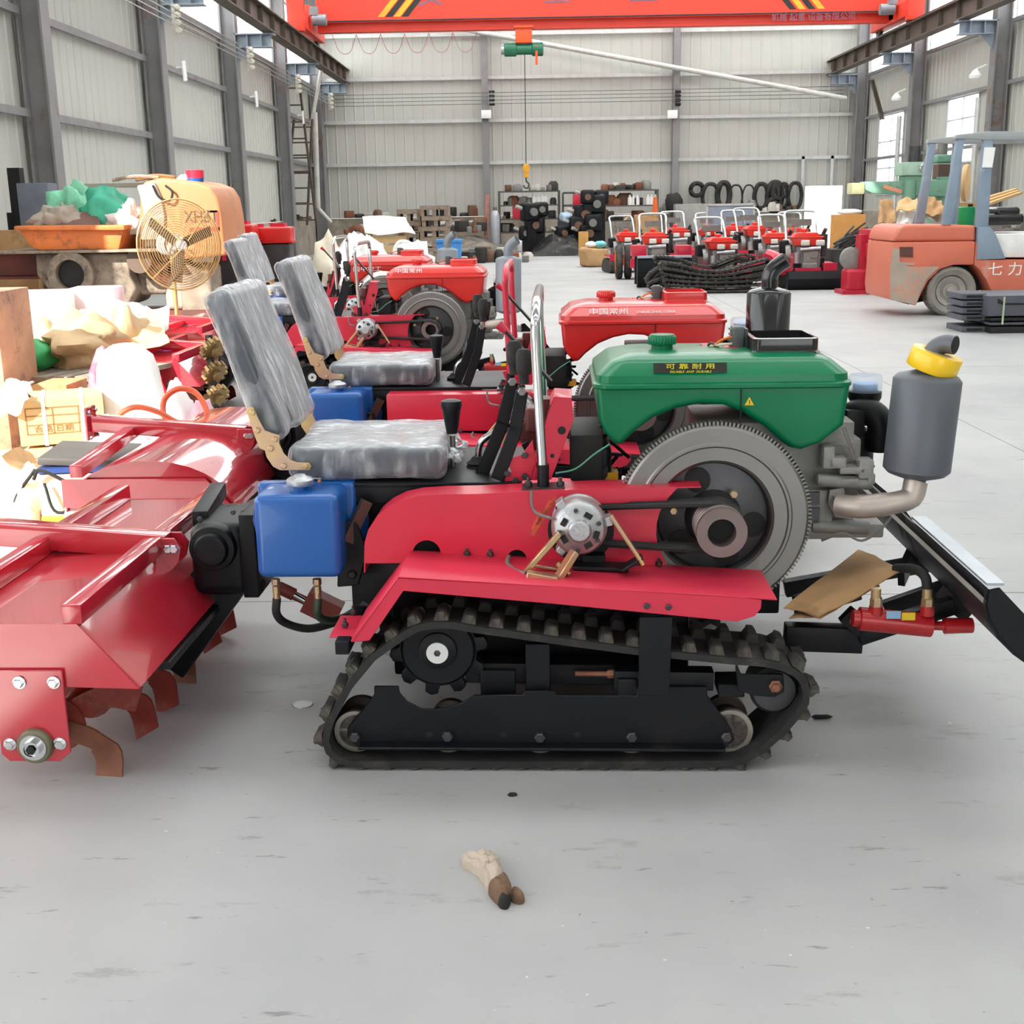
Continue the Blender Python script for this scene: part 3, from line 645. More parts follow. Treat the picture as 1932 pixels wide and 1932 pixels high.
    k = len(rings[0]); vs = [p for r_ in rings for p in r_]; fs = [(i * k + j, i * k + (j + 1) % k, (i + 1) * k + (j + 1) % k, (i + 1) * k + j) for i in range(len(rings) - 1) for j in range(k)] + [tuple(range(k - 1, -1, -1)), tuple(range((len(rings) - 1) * k, len(rings) * k))]
    b.add(vs, fs); tt = P('tank_top', b, tank_mat, tk, sm=30)
    xs_ = e(1400, 700, by0).x; b = B(); b.box((xs_, by0 + .002, seam - .06), (.0025, .006, .11)); P('tank_seam', b, BLKM, tk)
    cx = e(1249, 660, .58); cz = ztop + .01; b = B(); n = 28; pr = []
    for k_ in range(n * 2): a = k_ * 180 / n; r_ = .041 if k_ % 2 else .0385; pr.append((cx.x + r_ * math.cos(R(a)), .58 + r_ * math.sin(R(a))))
    b.prism(pr, cz + .014, cz + .036, lambda a, y, c_: (a, c_, y)); b.lathe([(.03, 0), (.03, .016)], (cx.x, .58, cz), 'z', 24); b.lathe([(.038, .035), (.034, .041)], (cx.x, .58, cz), 'z', 28)
    P('tank_cap', b, o.get('cap', tank_mat), tk, bev=.002, seg=1, bang=60)
    hx = e(1470, 655, .58).x; b = B(); z0 = ztop + .008
    o1 = rr(hx - .088, hx + .088, .47, .69, .02, 0); o2 = rr(hx - .078, hx + .078, .48, .68, .016, 0); o3 = rr(hx - .095, hx + .095, .465, .695, .02, 0); k = len(o1)
    up = lambda ring, z: [(x, y, z) for x, y, _ in ring]
    rg = [up(o3, z0), up(o1, z0 + .006), up(o1, z0 + .038), up(o2, z0 + .04), up(o2, z0 + .012)]; vs = [p for r_ in rg for p in r_]
    b.add(vs, [(i * k + j, i * k + (j + 1) % k, (i + 1) * k + (j + 1) % k, (i + 1) * k + j) for i in range(4) for j in range(k)] + [tuple(range(4 * k, 5 * k))])
    P('water_hopper', b, o.get('hop', BLKG), tk)
    # regulator box with wires
    c = e(1391, 640, .62); b = B(); b.rbox((c.x, .62, c.z), (.036, .06, .075), .008)
    for k_ in range(5): b.box((c.x - .019, .62, c.z - .028 + k_ * .014), (.006, .05, .004))
    b.box((c.x + .022, .63, c.z - .004), (.008, .07, .07)); P('voltage_regulator', b, mt('grey_cast_box', '55585a', .5, .3), tk)
    b = B(); b.bar(e(1330, 650, .66), e(1385, 690, .6), .05, .008); b.box((e(1378, 690, .6).x, .6, ztop + .01), (.04, .06, .006)); P('regulator_bracket', b, RED, tk)
    for i, mm_ in enumerate((mt('orange_wire', 'd8742a', .5), mt('white_wire', 'd8d4c0', .5), mt('black_wire', '2a2a2c', .5))):
        b = B(); b.tube(spline([c + V((-.012, -.02, .01 - i * .02)), c + V((-.05, -.03, .0 - i * .012)), c + V((-.075, .0, -.03 + .01 * i)), c + V((-.085, .03, -.05))], 5), .004, 6); P('wire', b, mm_, tk)
    # air filter and intake
    c = e(1632, 735, .6); b = B(); b.lathe([(.034, -.055), (.034, -.04), (.042, -.03), (.046, -.022), (.046, -.005)], c, 'z', 28); b.lathe([(.02, -.1), (.02, -.05)], c, 'z', 16); af = P('air_filter', b, BLK)
    b = B(); b.lathe([(.046, -.005), (.046, .035), (.043, .042), (.0, .043)], c, 'z', 28); P('filter_bowl', b, pane_mat('clear_bowl', (.8, .85, .9, 1), .35) if 'clear_bowl' not in bpy.data.materials else bpy.data.materials['clear_bowl'], af)
    b = B(); b.lathe([(.034, 0), (.034, .018)], c, 'z', 20); P('filter_element', b, mt('pale_blue_filter', '7fa9e0', .6), af)
    b = B(); b.tube(spline([e(1590, 790, .58), e(1630, 775, .56), e(1660, 795, .54), e(1660, 850, .54)], 6), .037, 16); b.box(e(1608, 795, .56), (.05, .08, .075)); b.cyl(e(1620, 870, .58), e(1622, 810, .58), .04); b.cyl(e(1590, 850, .6), e(1600, 800, .6), .05); P('air_intake', b, BLK, bev=.003)
    b = B(); b.tube(spline([e(1556, 840, .4), e(1595, 840, .38), e(1618, 870, .38), e(1650, 880, .38)], 5), .004, 6); P('fuel_line', b, mt('grey_cable', '6d6a66', .6)); b = B(); b.tube(spline([e(1592, 806, .35), e(1602, 835, .35), e(1612, 866, .36)], 4), .005, 6); P('fuel_line', b, mt('grey_cable', '6d6a66')); b = B(); b.tube(spline([e(1550, 1020, .36), e(1590, 1006, .34), e(1625, 1020, .33), e(1660, 1000, .33), e(1682, 975, .33)], 5), .004, 6); P('fuel_line', b, mt('grey_cable', '6d6a66'))
    # loom between pedestal and engine
    b = B()
    for k_ in range(9):
        a = e(1090 + rnd.random() * 40, 830 + rnd.random() * 70, .45 + rnd.random() * .2); d = e(1150 + rnd.random() * 40, 800 + rnd.random() * 110, .45 + rnd.random() * .2)
        b.tube(spline([a, a.lerp(d, .5) + V((0, 0, -.05 + rnd.random() * .09)), d], 6), .0055, 6)
    P('wiring_loom', b, BLKM); b = B(); b.tube(spline([e(1048, 893, .34), e(1085, 885, .34), e(1120, 858, .34), e(1150, 838, .36)], 5), .003, 5); P('earth_wire', b, mt('green_wire', '4f8f78', .5))
    b = B(); b.rbox(e(1118, 870, .5), (.1, .16, .12), .02); b.cyl(e(1120, 888, .42), e(1120, 888, .5), .04); P('starter_motor', b, BLK); b = B(); b.box(e(1148, 893, .46), (.05, .08, .02)); P('starter_lead', b, mt('orange_tape', 'd89a20', .5))
    b = B(); b.box(e(1105, 845, .55), (.09, .3, .13)); P('battery_cover', b, BLKM, bev=.01)
    # --- controls
    b = B(); b.lathe([(.008, 0), (.008, .11)], q(856, 893, .56), 'z', 10); gl = P('gear_lever', b, STL); c = q(852, 788, .56)
    b = B(); b.lathe([(.015, -.045), (.02, -.02), (.026, .02), (.031, .036), (.029, .048), (.018, .052)], c, 'z', 20); P('gear_knob', b, BLK, gl); b = B(); b.box(q(856, 897, .56), (.06, .06, .012)); P('lever_plate', b, BLK, gl)
    c = q(902, 890, .56); b = B(); b.lathe([(.04, -.015), (.042, .0), (.034, .006), (.038, .014), (.03, .02), (.033, .027), (.024, .033), (.014, .045)], c, 'z', 20); bo = P('rubber_boot', b, RUB)
    b = B(); b.tube(spline([q(902, 862, .56), q(906, 838, .56), q(922, 822, .56), q(964, 797, .56)] if o.get('lever', 1) else [q(902, 862, .56), q(912, 836, .56), q(938, 815, .56), q(978, 770, .56), q(985, 690, .56)], 5), .01, 12); P('shift_lever', b, CHR)
    if not o.get('lever', 1):
        b = B(); c = q(990, 680, .56); b.lathe([(.014, -.05), (.026, .02), (.022, .03)], c, 'z', 16); P('gear_knob', b, BLK)
    for (x0, y0, x1, y1, yy, gx) in ((905, 905, 967, 720, .47, 0), (938, 905, 985, 738, .36, 1)):
        a, d = q(x0, y0, yy), q(x1, y1, yy); b = B(); mid = a.lerp(d, .6) + V((.012, 0, 0)); b.bar(a, mid, .01, .036, (-1, 0, .4)); b.bar(mid - (mid - a).normalized() * .01, d, .01, .034, (-1, 0, .25)); lv = P('clutch_lever', b, BLK, bev=.002, seg=1)
        b = B(); b.hexn(d + V((0, -.006, 0)), .012, .012); P('bolt', b, STL, lv, sm=20)
        b = B(); t = d + V((.006, 0, .02)); b.tube([t, t + V((-.002, 0, .03))], .014, 10); b.lathe([(.018, 0), (.021, .01), (.021, .055), (.014, .066)], t + V((0, 0, .025)), 'z', 16); P('lever_grip', b, RUB, lv)
    # handle loop over the case
    hm_ = o.get('handle', CHR); y0, y1 = .27, .93; a = q(1025, 915, y0) + S * .5; t = q(1010, 640, y0) + S * .5; t2 = q(1011, 575, y0) + S * .5
    pts = [a, a.lerp(t, .5), t, t.lerp(t2, .6)] + [V((t2.x, y0 + .06, t2.z + .0)), V((t2.x, y0 + .16, t2.z + .004)), V((t2.x, y1 - .16, t2.z + .004)), V((t2.x, y1 - .06, t2.z))] + [V((p.x, y1, p.z)) for p in (t.lerp(t2, .6), t, a.lerp(t, .5), a)]
    b = B(); b.tube(spline(pts, 4), .0125, 14); P('grab_handle', b, hm_); b = B(); b.bar(q(985, 921, y0) + S * .5, q(1066, 916, y0) + S * .5, .07, .007); hp = P('handle_plate', b, STLD)
    b = B(); b.cyl(a + V((0, 0, -.01)), a + V((0, 0, .055)), .0155); P('handle_socket', b, BLK, hp)
    for px in (997, 1057):
        c = q(px, 918, y0 - .01) + S * .5; b = B(); b.hexn(c, .01, -.014, 'z'); b.cyl(c, c + V((0, 0, .024)), .005, n=8); P('bolt', b, STLD, hp, sm=20)
    # red pedestal
    y0 = .36; b = B(); b.prism(ee([(1008, 905), (1042, 762), (1046, 752), (1078, 752), (1083, 790), (1040, 905)], y0), y0, y0 + .006); b.strip(ee([(1000, 905), (1040, 765)], y0), y0, y0 + .16, -.005)
    b.strip(ee([(1040, 765), (1046, 752), (1079, 754)], y0), y0, y0 + .16, .005); b.prism(ee([(955, 868), (985, 858), (1005, 830), (1012, 880), (1015, 906), (948, 908), (950, 892), (965, 890)], y0), y0, y0 + .005); pd = P('control_pedestal', b, RED, bev=.001, seg=1)
    for px, py, r_ in ((1060, 812, .011), (1042, 860, .006)):
        b = B(); b.lathe([(r_, 0), (r_, -.001)], e(px, py, y0), 'y', 16); P('pedestal_hole', b, BLKM, pd)
    for px, py in ((957, 893), (972, 906), (990, 898), (990, 858)):
        b = B(); b.hexn(e(px, py, y0), .009, .01); P('bolt', b, STLD, pd, sm=20)
    b = B(); b.lathe([(.045, 0), (.045, .02), (.02, .03)], e(1010, 820, .5), 'y', 24); b.rbox(e(1005, 790, .5), (.04, .08, .07), .01); b.box(e(1030, 770, .52), (.05, .07, .06)); P('control_valve', b, mt('maroon_valve', '5a2a28', .4, .2))
    b = B(); b.bar(e(998, 850, .46), e(990, 835, .46), .02, .02); b.bar(e(1040, 720, .62), e(955, 625, .64), .022, .008); P('valve_lever', b, BLK); b = B(); b.tube([e(962, 632, .64), e(940, 612, .64)], [.008, .014], 10); P('lever_grip', b, RED)
    # --- seat
    st = seat(o)
    for ob in st: ob.parent = root
    # --- blue oil tank with hoses
    c = q(560, 1015, .2); w = (q(640, 1015, .2).x - q(480, 1015, .2).x); h = q(560, 938, .2).z - q(560, 1094, .2).z
    b = B(); b.rbox((c.x, .3, c.z), (w, .2, h), .022, 4, 2); ot = P('oil_tank', b, BLU); b = B(); b.rbox((c.x + .0, .37, c.z + .0), (w + .045, .05, h * 1.02), .012, 3, 1)
    for sx in (-1, 1): b.prism([(c.x + sx * (w / 2 + .02), c.z + .05), (c.x + sx * (w / 2 + .045), c.z + .03), (c.x + sx * (w / 2 + .05), c.z - .0), (c.x + sx * (w / 2 + .04), c.z - .05), (c.x + sx * (w / 2 + .02), c.z - .06)], .385, .39)
    P('tank_flange', b, BLU, ot); zc = c.z + h / 2; b = B(); b.lathe([(.024, -.01), (.024, .016)], (c.x, .28, zc), 'z', 20); P('filler_neck', b, BLU, ot)
    b = B(); b.lathe([(.034, .012), (.036, .016), (.036, .027), (.03, .032), (.02, .034), (.014, .04), (0, .041)], (c.x, .28, zc), 'z', 28); P('filler_cap', b, ALU, ot)
    for px, mat_, pts in ((520, RUB, [(519, 1140), (522, 1158), (540, 1176), (580, 1186), (620, 1178), (650, 1165), (690, 1140)]), (598, mt('green_black_hose', '2c3d2c', .5), [(598, 1140), (600, 1160), (618, 1170), (645, 1166), (690, 1150)])):
        a = q(px, 1092, .27); b = B(); b.hexn((a.x, .27, a.z), .012, .018, 'z'); b.hexn((a.x, .27, a.z - .02), .0105, .022, 'z'); b.cyl((a.x, .27, a.z - .03), (a.x, .27, a.z - .062), .0095); P('brass_fitting', b, GOLD, ot, sm=20)
        b = B(); b.tube(spline([V((a.x, .27, a.z - .055))] + [q(x, y, .27 + .25 * i / len(pts)) for i, (x, y) in enumerate(pts[1:])], 5), .0115, 12); P('oil_hose', b, mat_, ot)
    for i_, (m_, pts_) in enumerate(((mt('orange_wire', 'd8742a', .5), [(532, 925), (560, 912), (590, 917), (606, 908)]), (mt('orange_wire', 'd8742a', .5), [(545, 918), (575, 922), (600, 914)]), (mt('white_wire', 'd8d4c0', .5), [(538, 916), (570, 906), (604, 920)]), (WHT, [(552, 905), (575, 918), (582, 928)]))):
        b = B(); b.tube(spline([q(x, y, .36 + .03 * i_) for x, y in pts_], 5), .006, 6); P('wire', b, m_, ot)
    b = B(); b.sheet(q(535, 930, .36), q(625, 929, .36), q(608, 905, .5), q(545, 905, .5), 8, .015, 3, .003, 4); P('paper_wrap', b, mt('crumpled_paper', 'c9b8a8', .7, var=.3, vs=8), ot)
    b = B(); b.tube([q(525, 1108, .7), q(555, 1122, .7), q(556, 1124, .7), q(580, 1135, .7)], [.02, .02, .014, .014], 12); b.bar(q(578, 1130, .7), q(640, 1160, .7), .06, .07); lc = P('lift_cylinder', b, mt('dull_red_ram', '8e3a30', .5, .1)); b = B(); b.cyl(q(555, 1122, .68), q(590, 1142, .68), .008); P('piston_rod', b, CHR, lc)
    # --- dozer blade in front
    b = B(); b.bar(e(1480, 1200, .3), e(1625, 1205, .3), .05, .07); b.bar(e(1620, 1200, .28), e(1800, 1140, .26), .04, .045); b.bar(e(1600, 1185, .25), e(1625, 1160, .25), .03, .07); P('blade_arm', B().bar(e(1500, 1145, .35), e(1620, 1110, .4), .03, .06), BLK, bev=.004)
    P('blade_arm', B().bar(e(1480, 1110, .75), e(1750, 1062, .75), .04, .05), BLK, bev=.004); P('blade_arm', B().bar(e(1670, 1150, .45), e(1815, 1100, .4), .035, .05), BLK, bev=.004); P('arm_lug', B().bar(e(1700, 1090, .6), e(1720, 1045, .7), .02, .06), BLK); b.bar(e(1790, 1150, .3), e(1815, 1120, .3), .1, .07); arm = P('blade_arm', b, BLK, bev=.004)
    b = B(); b.lathe([(.0125, 0), (.0125, -.003)], e(1612, 1172, .22), 'y', 20); P('pivot_hole', b, mt('bare_edge', 'b9bcbc', .5), arm)
    bl = [(1690, 970), (1712, 985), (1740, 1015), (1760, 1060), (1768, 1100), (1800, 1160)]
    y0, y1 = -.13, 1.25
    en_p = e(1893, 1116, y0); cur = ee([(1866, 1112), (1861, 1140), (1868, 1168), (1888, 1202), (1915, 1230), (1960, 1262), (2010, 1280)], y0)
    ch = [(x + .012, z - .002) for x, z in cur]
    b = B(); b.strip(cur, y0, y1, -.008); bd = P('dozer_blade', b, BLK)
    b = B(); b.prism(cur + ee([(2035, 1262), (2000, 1215), (1932, 1158), (1885, 1108)], y0), y0 - .006, y0); P('blade_end_plate', b, BLK, bd); P('blade_end_plate', B().prism(cur + ee([(2035, 1262), (2000, 1215), (1932, 1158), (1885, 1108)], y0), y1, y1 + .006), BLK, bd)
    a = V((cur[0][0], 0, cur[0][1])); b = B(); b.bar((a.x + .014, y0 + .0, a.z + .012), (a.x + .014, y0 + .62, a.z + .012), .04, .006, (0, 0, 1)); P('blade_top_edge', b, mt('bright_worn_steel', 'aab0b6', .35, .6), bd)
    b = B(); b.bar((a.x - .018, y0 + .0, a.z - .02), (a.x - .018, y1, a.z - .02), .04, .01, (1, 0, 1)); P('blade_stiffener', b, mt('grey_stiffener', '8a867e', .45, .5), bd)
    b = B(); b.tube([e(1608, 1166, .2), e(1620, 1167, .2), e(1621, 1167, .2), e(1756, 1180, .2)], [.022, .022, .031, .031], 18); b.tube([e(1754, 1180, .2), e(1780, 1181, .2), e(1781, 1181, .2), e(1834, 1180, .2)], [.012, .012, .021, .02], 14)
    for px in (1652, 1749): b.cyl(e(px, 1160, .19), e(px + 1, 1143, .19), .018)
    ram = P('hydraulic_ram', b, mt('red_ram', 'b01c20', .35, .1, coat=.3))
    for px in (1652, 1749): b = B(); b.hexn(e(px, 1146, .19), .016, -.03, 'z'); b.cyl(e(px, 1136, .19), e(px + 1, 1110, .19), .013); P('brass_fitting', b, GOLD, ram, sm=20)
    b = B(); b.tube(spline([e(1750, 1112, .19), e(1745, 1088, .2), e(1725, 1074, .25), e(1690, 1072, .32)], 6), .013, 12); P('oil_hose', b, RUB, ram)
    b = B(); b.box(e(1686, 1160, .166), (.036, .003, .02)); P('sticker', b, mt('blue_sticker', '8ab0cc', .4), ram); b = B(); b.box(e(1714, 1163, .166), (.034, .003, .02)); P('sticker', b, mt('yellow_sticker', 'e0bc1c', .4), ram)
    tiller(root, o)
    return root
def seat(o):
    out = []
    zs = q(690, 905, .38).z; x0, x1 = q(548, 895, .38).x, q(832, 895, .38).x; W = .42; yc = .58
    z1 = q(690, 848, .38).z
    def nzf(amp, sc, sd):
        return lambda p, n: p + n * amp * (NZ.noise(V((p.x * sc[0], p.y * sc[1], p.z * sc[2] + sd))) + .6 * NZ.noise(V((p.x * sc[0] * 2.3, p.y * sc[1] * 2.1, p.z * sc[2] * 2.2 + sd))))
    h = z1 - zs; cc = V(((x0 + x1) / 2, yc, (zs + z1) / 2 + .004))
    b = B(); b.rbox(cc, (x1 - x0, W, h), .022, 3, 6); cu = b.out('seat_cushion', WRAP, None); out.append(cu)
    b = B(); b.rbox(cc + V((.004, 0, .003)), (x1 - x0 + .02, W + .014, h + .012), .026, 3, 16, fn=nzf(.009, (7, 11, 12), 1)); b.out('plastic_wrap', FILM, cu)
    if o.get('flaps'):
        for k in range(4):
            a = V((x1, yc - .17 + k * .09, z1 - .01)); b = B(); b.sheet(a, a + V((.05, -.02, -.02 - .01 * k)), a + V((.045, .08, -.055)), a + V((-.005, .09, -.02)), 7, .025, 3, .002, k); b.out('plastic_flap', FILM, cu)
    # backrest: leaning slab
    pb, pt = q(494, 832, .38), q(384, 562, .38); pf = q(520, 822, .38); ax = (pt - pb); L = ax.length; ax.normalize(); nx = V((ax.z, 0, -ax.x)); T = .068
    m = MX((nx, V((0, 1, 0)), ax)).transposed(); cc = pb.lerp(pt, .5) + nx * T / 2; cc.y = yc
    b = B(); b.rbox(cc, (T, W, L), .022, 3, 6, m); bk = b.out('backrest', WRAP, None); out.append(bk)
    b = B(); b.rbox(cc, (T + .012, W + .014, L + .02), .026, 3, 20, m, nzf(.011, (11, 16, 3.5), 5)); b.out('plastic_wrap', FILM, bk)
    # hinge plates
    g = [(465, 775), (470, 767), (478, 768), (488, 790), (500, 812), (528, 822), (527, 836), (535, 855), (548, 868), (560, 872), (583, 873), (588, 880), (584, 887), (528, 887), (515, 880), (503, 862), (500, 850), (490, 846), (480, 820)]
    for y in (.35, .81):
        b = B(); b.prism(qq(g, .35), y - .003, y + .003); hp = b.out('hinge_plate', GOLD, None, bev=.001, seg=1); out.append(hp)
        if y < .5:
            for px, py in ((477, 778), (486, 812), (511, 846), (536, 879), (577, 879), (519, 829)):
                b = B(); b.hexn(q(px, py, y - .003), .008, .007); bo = b.out('bolt', GOLD, hp, sm=20)
    return out
def tiller(root, o):
    WT = 1.3; y0 = -.1
    P = lambda nm, b, m, par=root, **k: b.out(nm, m, par, **k)
    mat = REDT; dome = o.get('dome')
    lf, rf = q(262, 1300, y0), q(160, 1182, y0); tl = V((rf.x - .44, 0, rf.z)); ll = V((lf.x - .68, 0, lf.z + .02))
    hs = thing('tiller_unit', None, None) if 0 else None
    if dome:
        cx = (lf.x + ll.x) / 2; r = (lf.x - ll.x) / 2
        top = [(cx + r * math.cos(R(a)) * .97, lf.z + (rf.z - lf.z) * 1.22 * math.sin(R(a))) for a in range(180, -1, -12)]
    else: top = [(ll.x, ll.z), (tl.x, tl.z), (rf.x - .02, rf.z), (lf.x, lf.z)]
    b = B(); b.strip(top, y0 + .005, y0 + WT - .005, .005); hood = P('tiller_hood', b, mat, sm=25)
    if dome: P('hood_end', B().prism(top, y0 + .02, y0 + .024), mat, hood)
    for y in (y0, y0 + WT - .006):
        b = B(); b.prism([(ll.x, ll.z - .0)] + ([(x, z + .006) for x, z in top[1:-1]] if not dome else [(tl.x - .12, rf.z - .03), (rf.x, rf.z - .03)]) + [(lf.x, lf.z)], y, y + .006); ep = P('tiller_end_plate', b, mat, hood)
        bx = q(70, 1405, y0); b = B(); hw = .088
        b.prism([(bx.x - hw + .02, bx.z - .04), (bx.x - hw, bx.z - .02), (bx.x - hw, q(0, 1262, y0).z), (bx.x + hw, q(0, 1262, y0).z), (bx.x + hw, bx.z - .015), (bx.x + hw - .03, bx.z - .04)], y - .012 if y < .5 else y + .006, y - .004 if y < .5 else y + .014); bp = P('bearing_plate', b, mat, hood, bev=.002, seg=1)
        if y < .5:
            for px, py in ((37, 1287), (102, 1287), (20, 1403), (114, 1402)):
                c = q(px, py, y0 - .012); b = B(); b.lathe([(.016, 0), (.016, -.004)], c, 'y', 16); b.hexn(c - V((0, .004, 0)), .0125, .01); P('bolt', b, CHR, bp, sm=25)
            c = q(68, 1405, y0 - .012); b = B(); b.lathe([(.045, .004), (.045, -.01), (.04, -.016), (.03, -.016)], c, 'y', 32); P('bearing', b, mt('bearing_housing', '77745f', .4, .5, var=.15), bp)
            b = B(); b.lathe([(.033, -.0), (.033, -.02), (.022, -.02), (.022, -.034), (.017, -.034), (.016, -.03)], c, 'y', 28); P('shaft_end', b, CHR, bp); b = B(); b.hexn(c - V((0, .0335, 0)), .012, .002); P('hex_socket', b, BLKM, bp)
    # rubber apron under the front edge
    b = B(); b.bar((lf.x - .012, y0 + .2, lf.z - .018), (lf.x - .012, y0 + WT, lf.z - .018), .05, .02); P('apron', b, BLK, hood)
    # rails on top and long arm
    if not dome:
        for x in (rf.x - .03, rf.x - .36):
            b = B(); b.bar((x, y0 - .0, rf.z + .03), (x, y0 + WT, rf.z + .03), .05, .05); P('hood_rail', b, mat, hood, bev=.005)
    else:
        b = B(); x = tl.x - .06; b.bar((x, y0, rf.z + .0), (x, y0 + WT * .62, rf.z + .05), .05, .05); P('hood_rail', b, mat, hood, bev=.005)
    yc = y0 + WT / 2; a, d = q(-40, 1000, yc), q(318, 1028, yc)
    zo = .0
    b = B(); b.bar(a + V((-.12, 0, zo + .01)), d + V((0, 0, zo)), .07, .07); tb = P('tiller_beam', b, mat, bev=.006)
    b = B(); b.prism([(d.x - .03, d.z + .03), (d.x + .03, d.z + .03), (d.x + .05, d.z), (d.x + .04, d.z - .04), (d.x, d.z - .09), (d.x - .03, d.z - .09)], yc - .04, yc - .03); b.prism([(d.x - .03, d.z + .03), (d.x + .03, d.z + .03), (d.x + .05, d.z), (d.x + .04, d.z - .04), (d.x, d.z - .09), (d.x - .03, d.z - .09)], yc + .03, yc + .04)
    pl = P('beam_clevis', b, mat, tb, bev=.002, seg=1)
    for dx, dz in ((.03, .0), (.012, .0)):
        b = B(); b.hexn((d.x + dx, yc - .04, d.z + dz - .0), .014, .012); P('bolt', b, CHR, pl, sm=20)
    b = B(); b.prism([(a.x + .32, d.z - .03), (a.x + .38, d.z - .03), (a.x + .38, d.z - .11), (a.x + .35, d.z - .11)], yc - .02, yc - .01); P('gusset', b, mat, tb)
    b = B(); xe = a.x - .12; b.box((xe, yc, a.z + .01), (.012, .11, .14)); bp = P('beam_end_plate', b, mat, tb, bev=.003, seg=1)
    for yy in (yc - .04, yc + .04):
        for zz in (-.05, .06): b = B(); b.hexn((xe + .004, yy, a.z + zz), .01, -.012, 'x'); P('bolt', b, CHR, bp, sm=20)
    # gearbox
    c = q(420, 1035, .6); b = B(); b.rbox((c.x + .01, .66, c.z - .015), (.17, .3, .22), .04); b.lathe([(.03, -.03), (.045, -.03), (.05, -.012), (.066, -.012), (.072, .03)], (c.x, .5, c.z + .03), 'y', 32); b.box((c.x + .1, .66, c.z - .0), (.045, .3, .25)); b.cyl((c.x - .03, .55, c.z - .06), (c.x - .03, .62, c.z - .06), .03)
    b.bar((c.x, .62, c.z - .08), (lf.x - .18, .62, q(70, 1405, 0).z), .1, .16); gb = P('gearbox', b, BLK, bev=.005, bang=45)
    for dx, dz in ((.08, .12), (.08, -.1), (-.05, .1), (-.06, -.02), (.0, -.1), (.05, .12)): b = B(); b.hexn((c.x + dx, .565, c.z + dz), .008, .008); P('bolt', b, STLD, gb, sm=20)
    b = B(); b.bar((c.x - .06, .6, c.z + .09), (c.x - .1, .95, c.z + .1), .05, .05); b.bar((c.x, .9, c.z), (q(660, 1000, .6).x, .8, c.z + .02), .16, .14); P('drive_tube', b, BLK, gb, bev=.008)
    b = B(); ax = q(485, 1105, .55); b.lathe([(.022, 0), (.022, .02), (.012, .02), (.012, 0)], ax, 'y', 20); P('tow_eye', b, BLK, gb)
    # rotor
    bx = q(70, 1405, y0); rt = B(); rt.cyl((bx.x, y0 + .0, bx.z), (bx.x, y0 + WT, bx.z), .035, n=14)
    for k in range(6): y = y0 + .12 + k * .21; rt.lathe([(.075, 0), (.075, .008)], (bx.x, y, bx.z), 'y', 20)
    ro = P('rotor', rt, SOIL)
    b = B(); w = .03; arm = [(0, 0, .03), (.015, 0, .09), (.05, 0, .14), (.1, .0, .17)]; vs = []
    n = 9; cur = spline([(0, 0, .03), (-.012, 0, .1), (.0, .015, .155), (.055, .055, .195)], 3)
    for i, p in enumerate(cur):
        t = i / (len(cur) - 1); s = V((w * (1 - t * .4), 0, 0)) if t < .5 else V((w * .8, 0, -w * .9))
        tw = V((0, .004, 0)); s = V((s.x, t * .0, s.z)); vs += [p - s - tw, p + s - tw, p + s + tw, p - s + tw]
    k = len(cur); fs = [(i * 4 + j, (i + 1) * 4 + j, (i + 1) * 4 + (j + 1) % 4, i * 4 + (j + 1) % 4) for i in range(k - 1) for j in range(4)] + [(0, 1, 2, 3), ((k - 1) * 4 + 3, (k - 1) * 4 + 2, (k - 1) * 4 + 1, (k - 1) * 4)]
    b.add(vs, fs); bm_ = b.mesh('blade', SOIL); bm2 = bm_.copy(); bm2.materials[0] = RUST
    for i in range(6):
        for j, ang in enumerate((118, 62, -8, -75)):
            y = y0 + .12 + i * .21 + (.01 if j % 2 else -.006); m = MX.Translation((bx.x, y, bx.z)) @ MX.Rotation(R(ang - (i * 17) % 24), 4, 'Y') @ MX.Diagonal((1, 1 if j % 2 else -1, 1, 1))
            link('blade', bm_ if (i + j) % 3 else bm2, ro, m)
def place(t, wx, wy, rz=-1.6): t.matrix_world = MX.Translation((wx, wy, 0)) @ MX.Rotation(R(rz), 4, 'Z')
T1 = make_tractor('crawler_tiller', 'red crawler tiller with green engine tank, plastic-wrapped seat and black tracks', GRN, dict(flaps=1)); place(T1, 0, 2.845)
def place_at(t, L, px, py, wy, rz=-1.6):
    r = MX.Rotation(R(rz), 3, 'Z') @ L; place(t, ony(px, py, wy + r.y).x - r.x, wy, rz)
TANKR = mt('tank_red_paint', 'c8201e', .3, var=.06, coat=.35)
T2 = make_tractor('crawler_tiller', 'red crawler tiller with tall red loop handle, black muffler and domed tiller hood', TANKR,
    dict(shift=.125, case='box', handle=RED, muf=BLKG, hop=TANKR, dome=1, lever=0, slim=0)); place_at(T2, q(560, 945, .2), 634, 755, 2.845 + 1.78)
T3 = make_tractor('crawler_tiller', 'red crawler tiller with grey muffler standing second from the far end of the row', REDO,
    dict(shift=.07, hop=REDO, muf=mt('light_grey_muffler', '82888f', .5, .2), pulley=0)); place_at(T3, q(825, 1232, .06), 589, 707, 8.05)
T4 = make_tractor('crawler_tiller', 'red crawler tiller farthest from the green one, white lettering on its tank side', REDO, dict(shift=-.12, hop=REDO, muf=mt('light_grey_muffler', '82888f'), pulley=0)); place_at(T4, q(1249, 660, .58) + V((-.12, 0, 0)), 706, 484, 9.95)
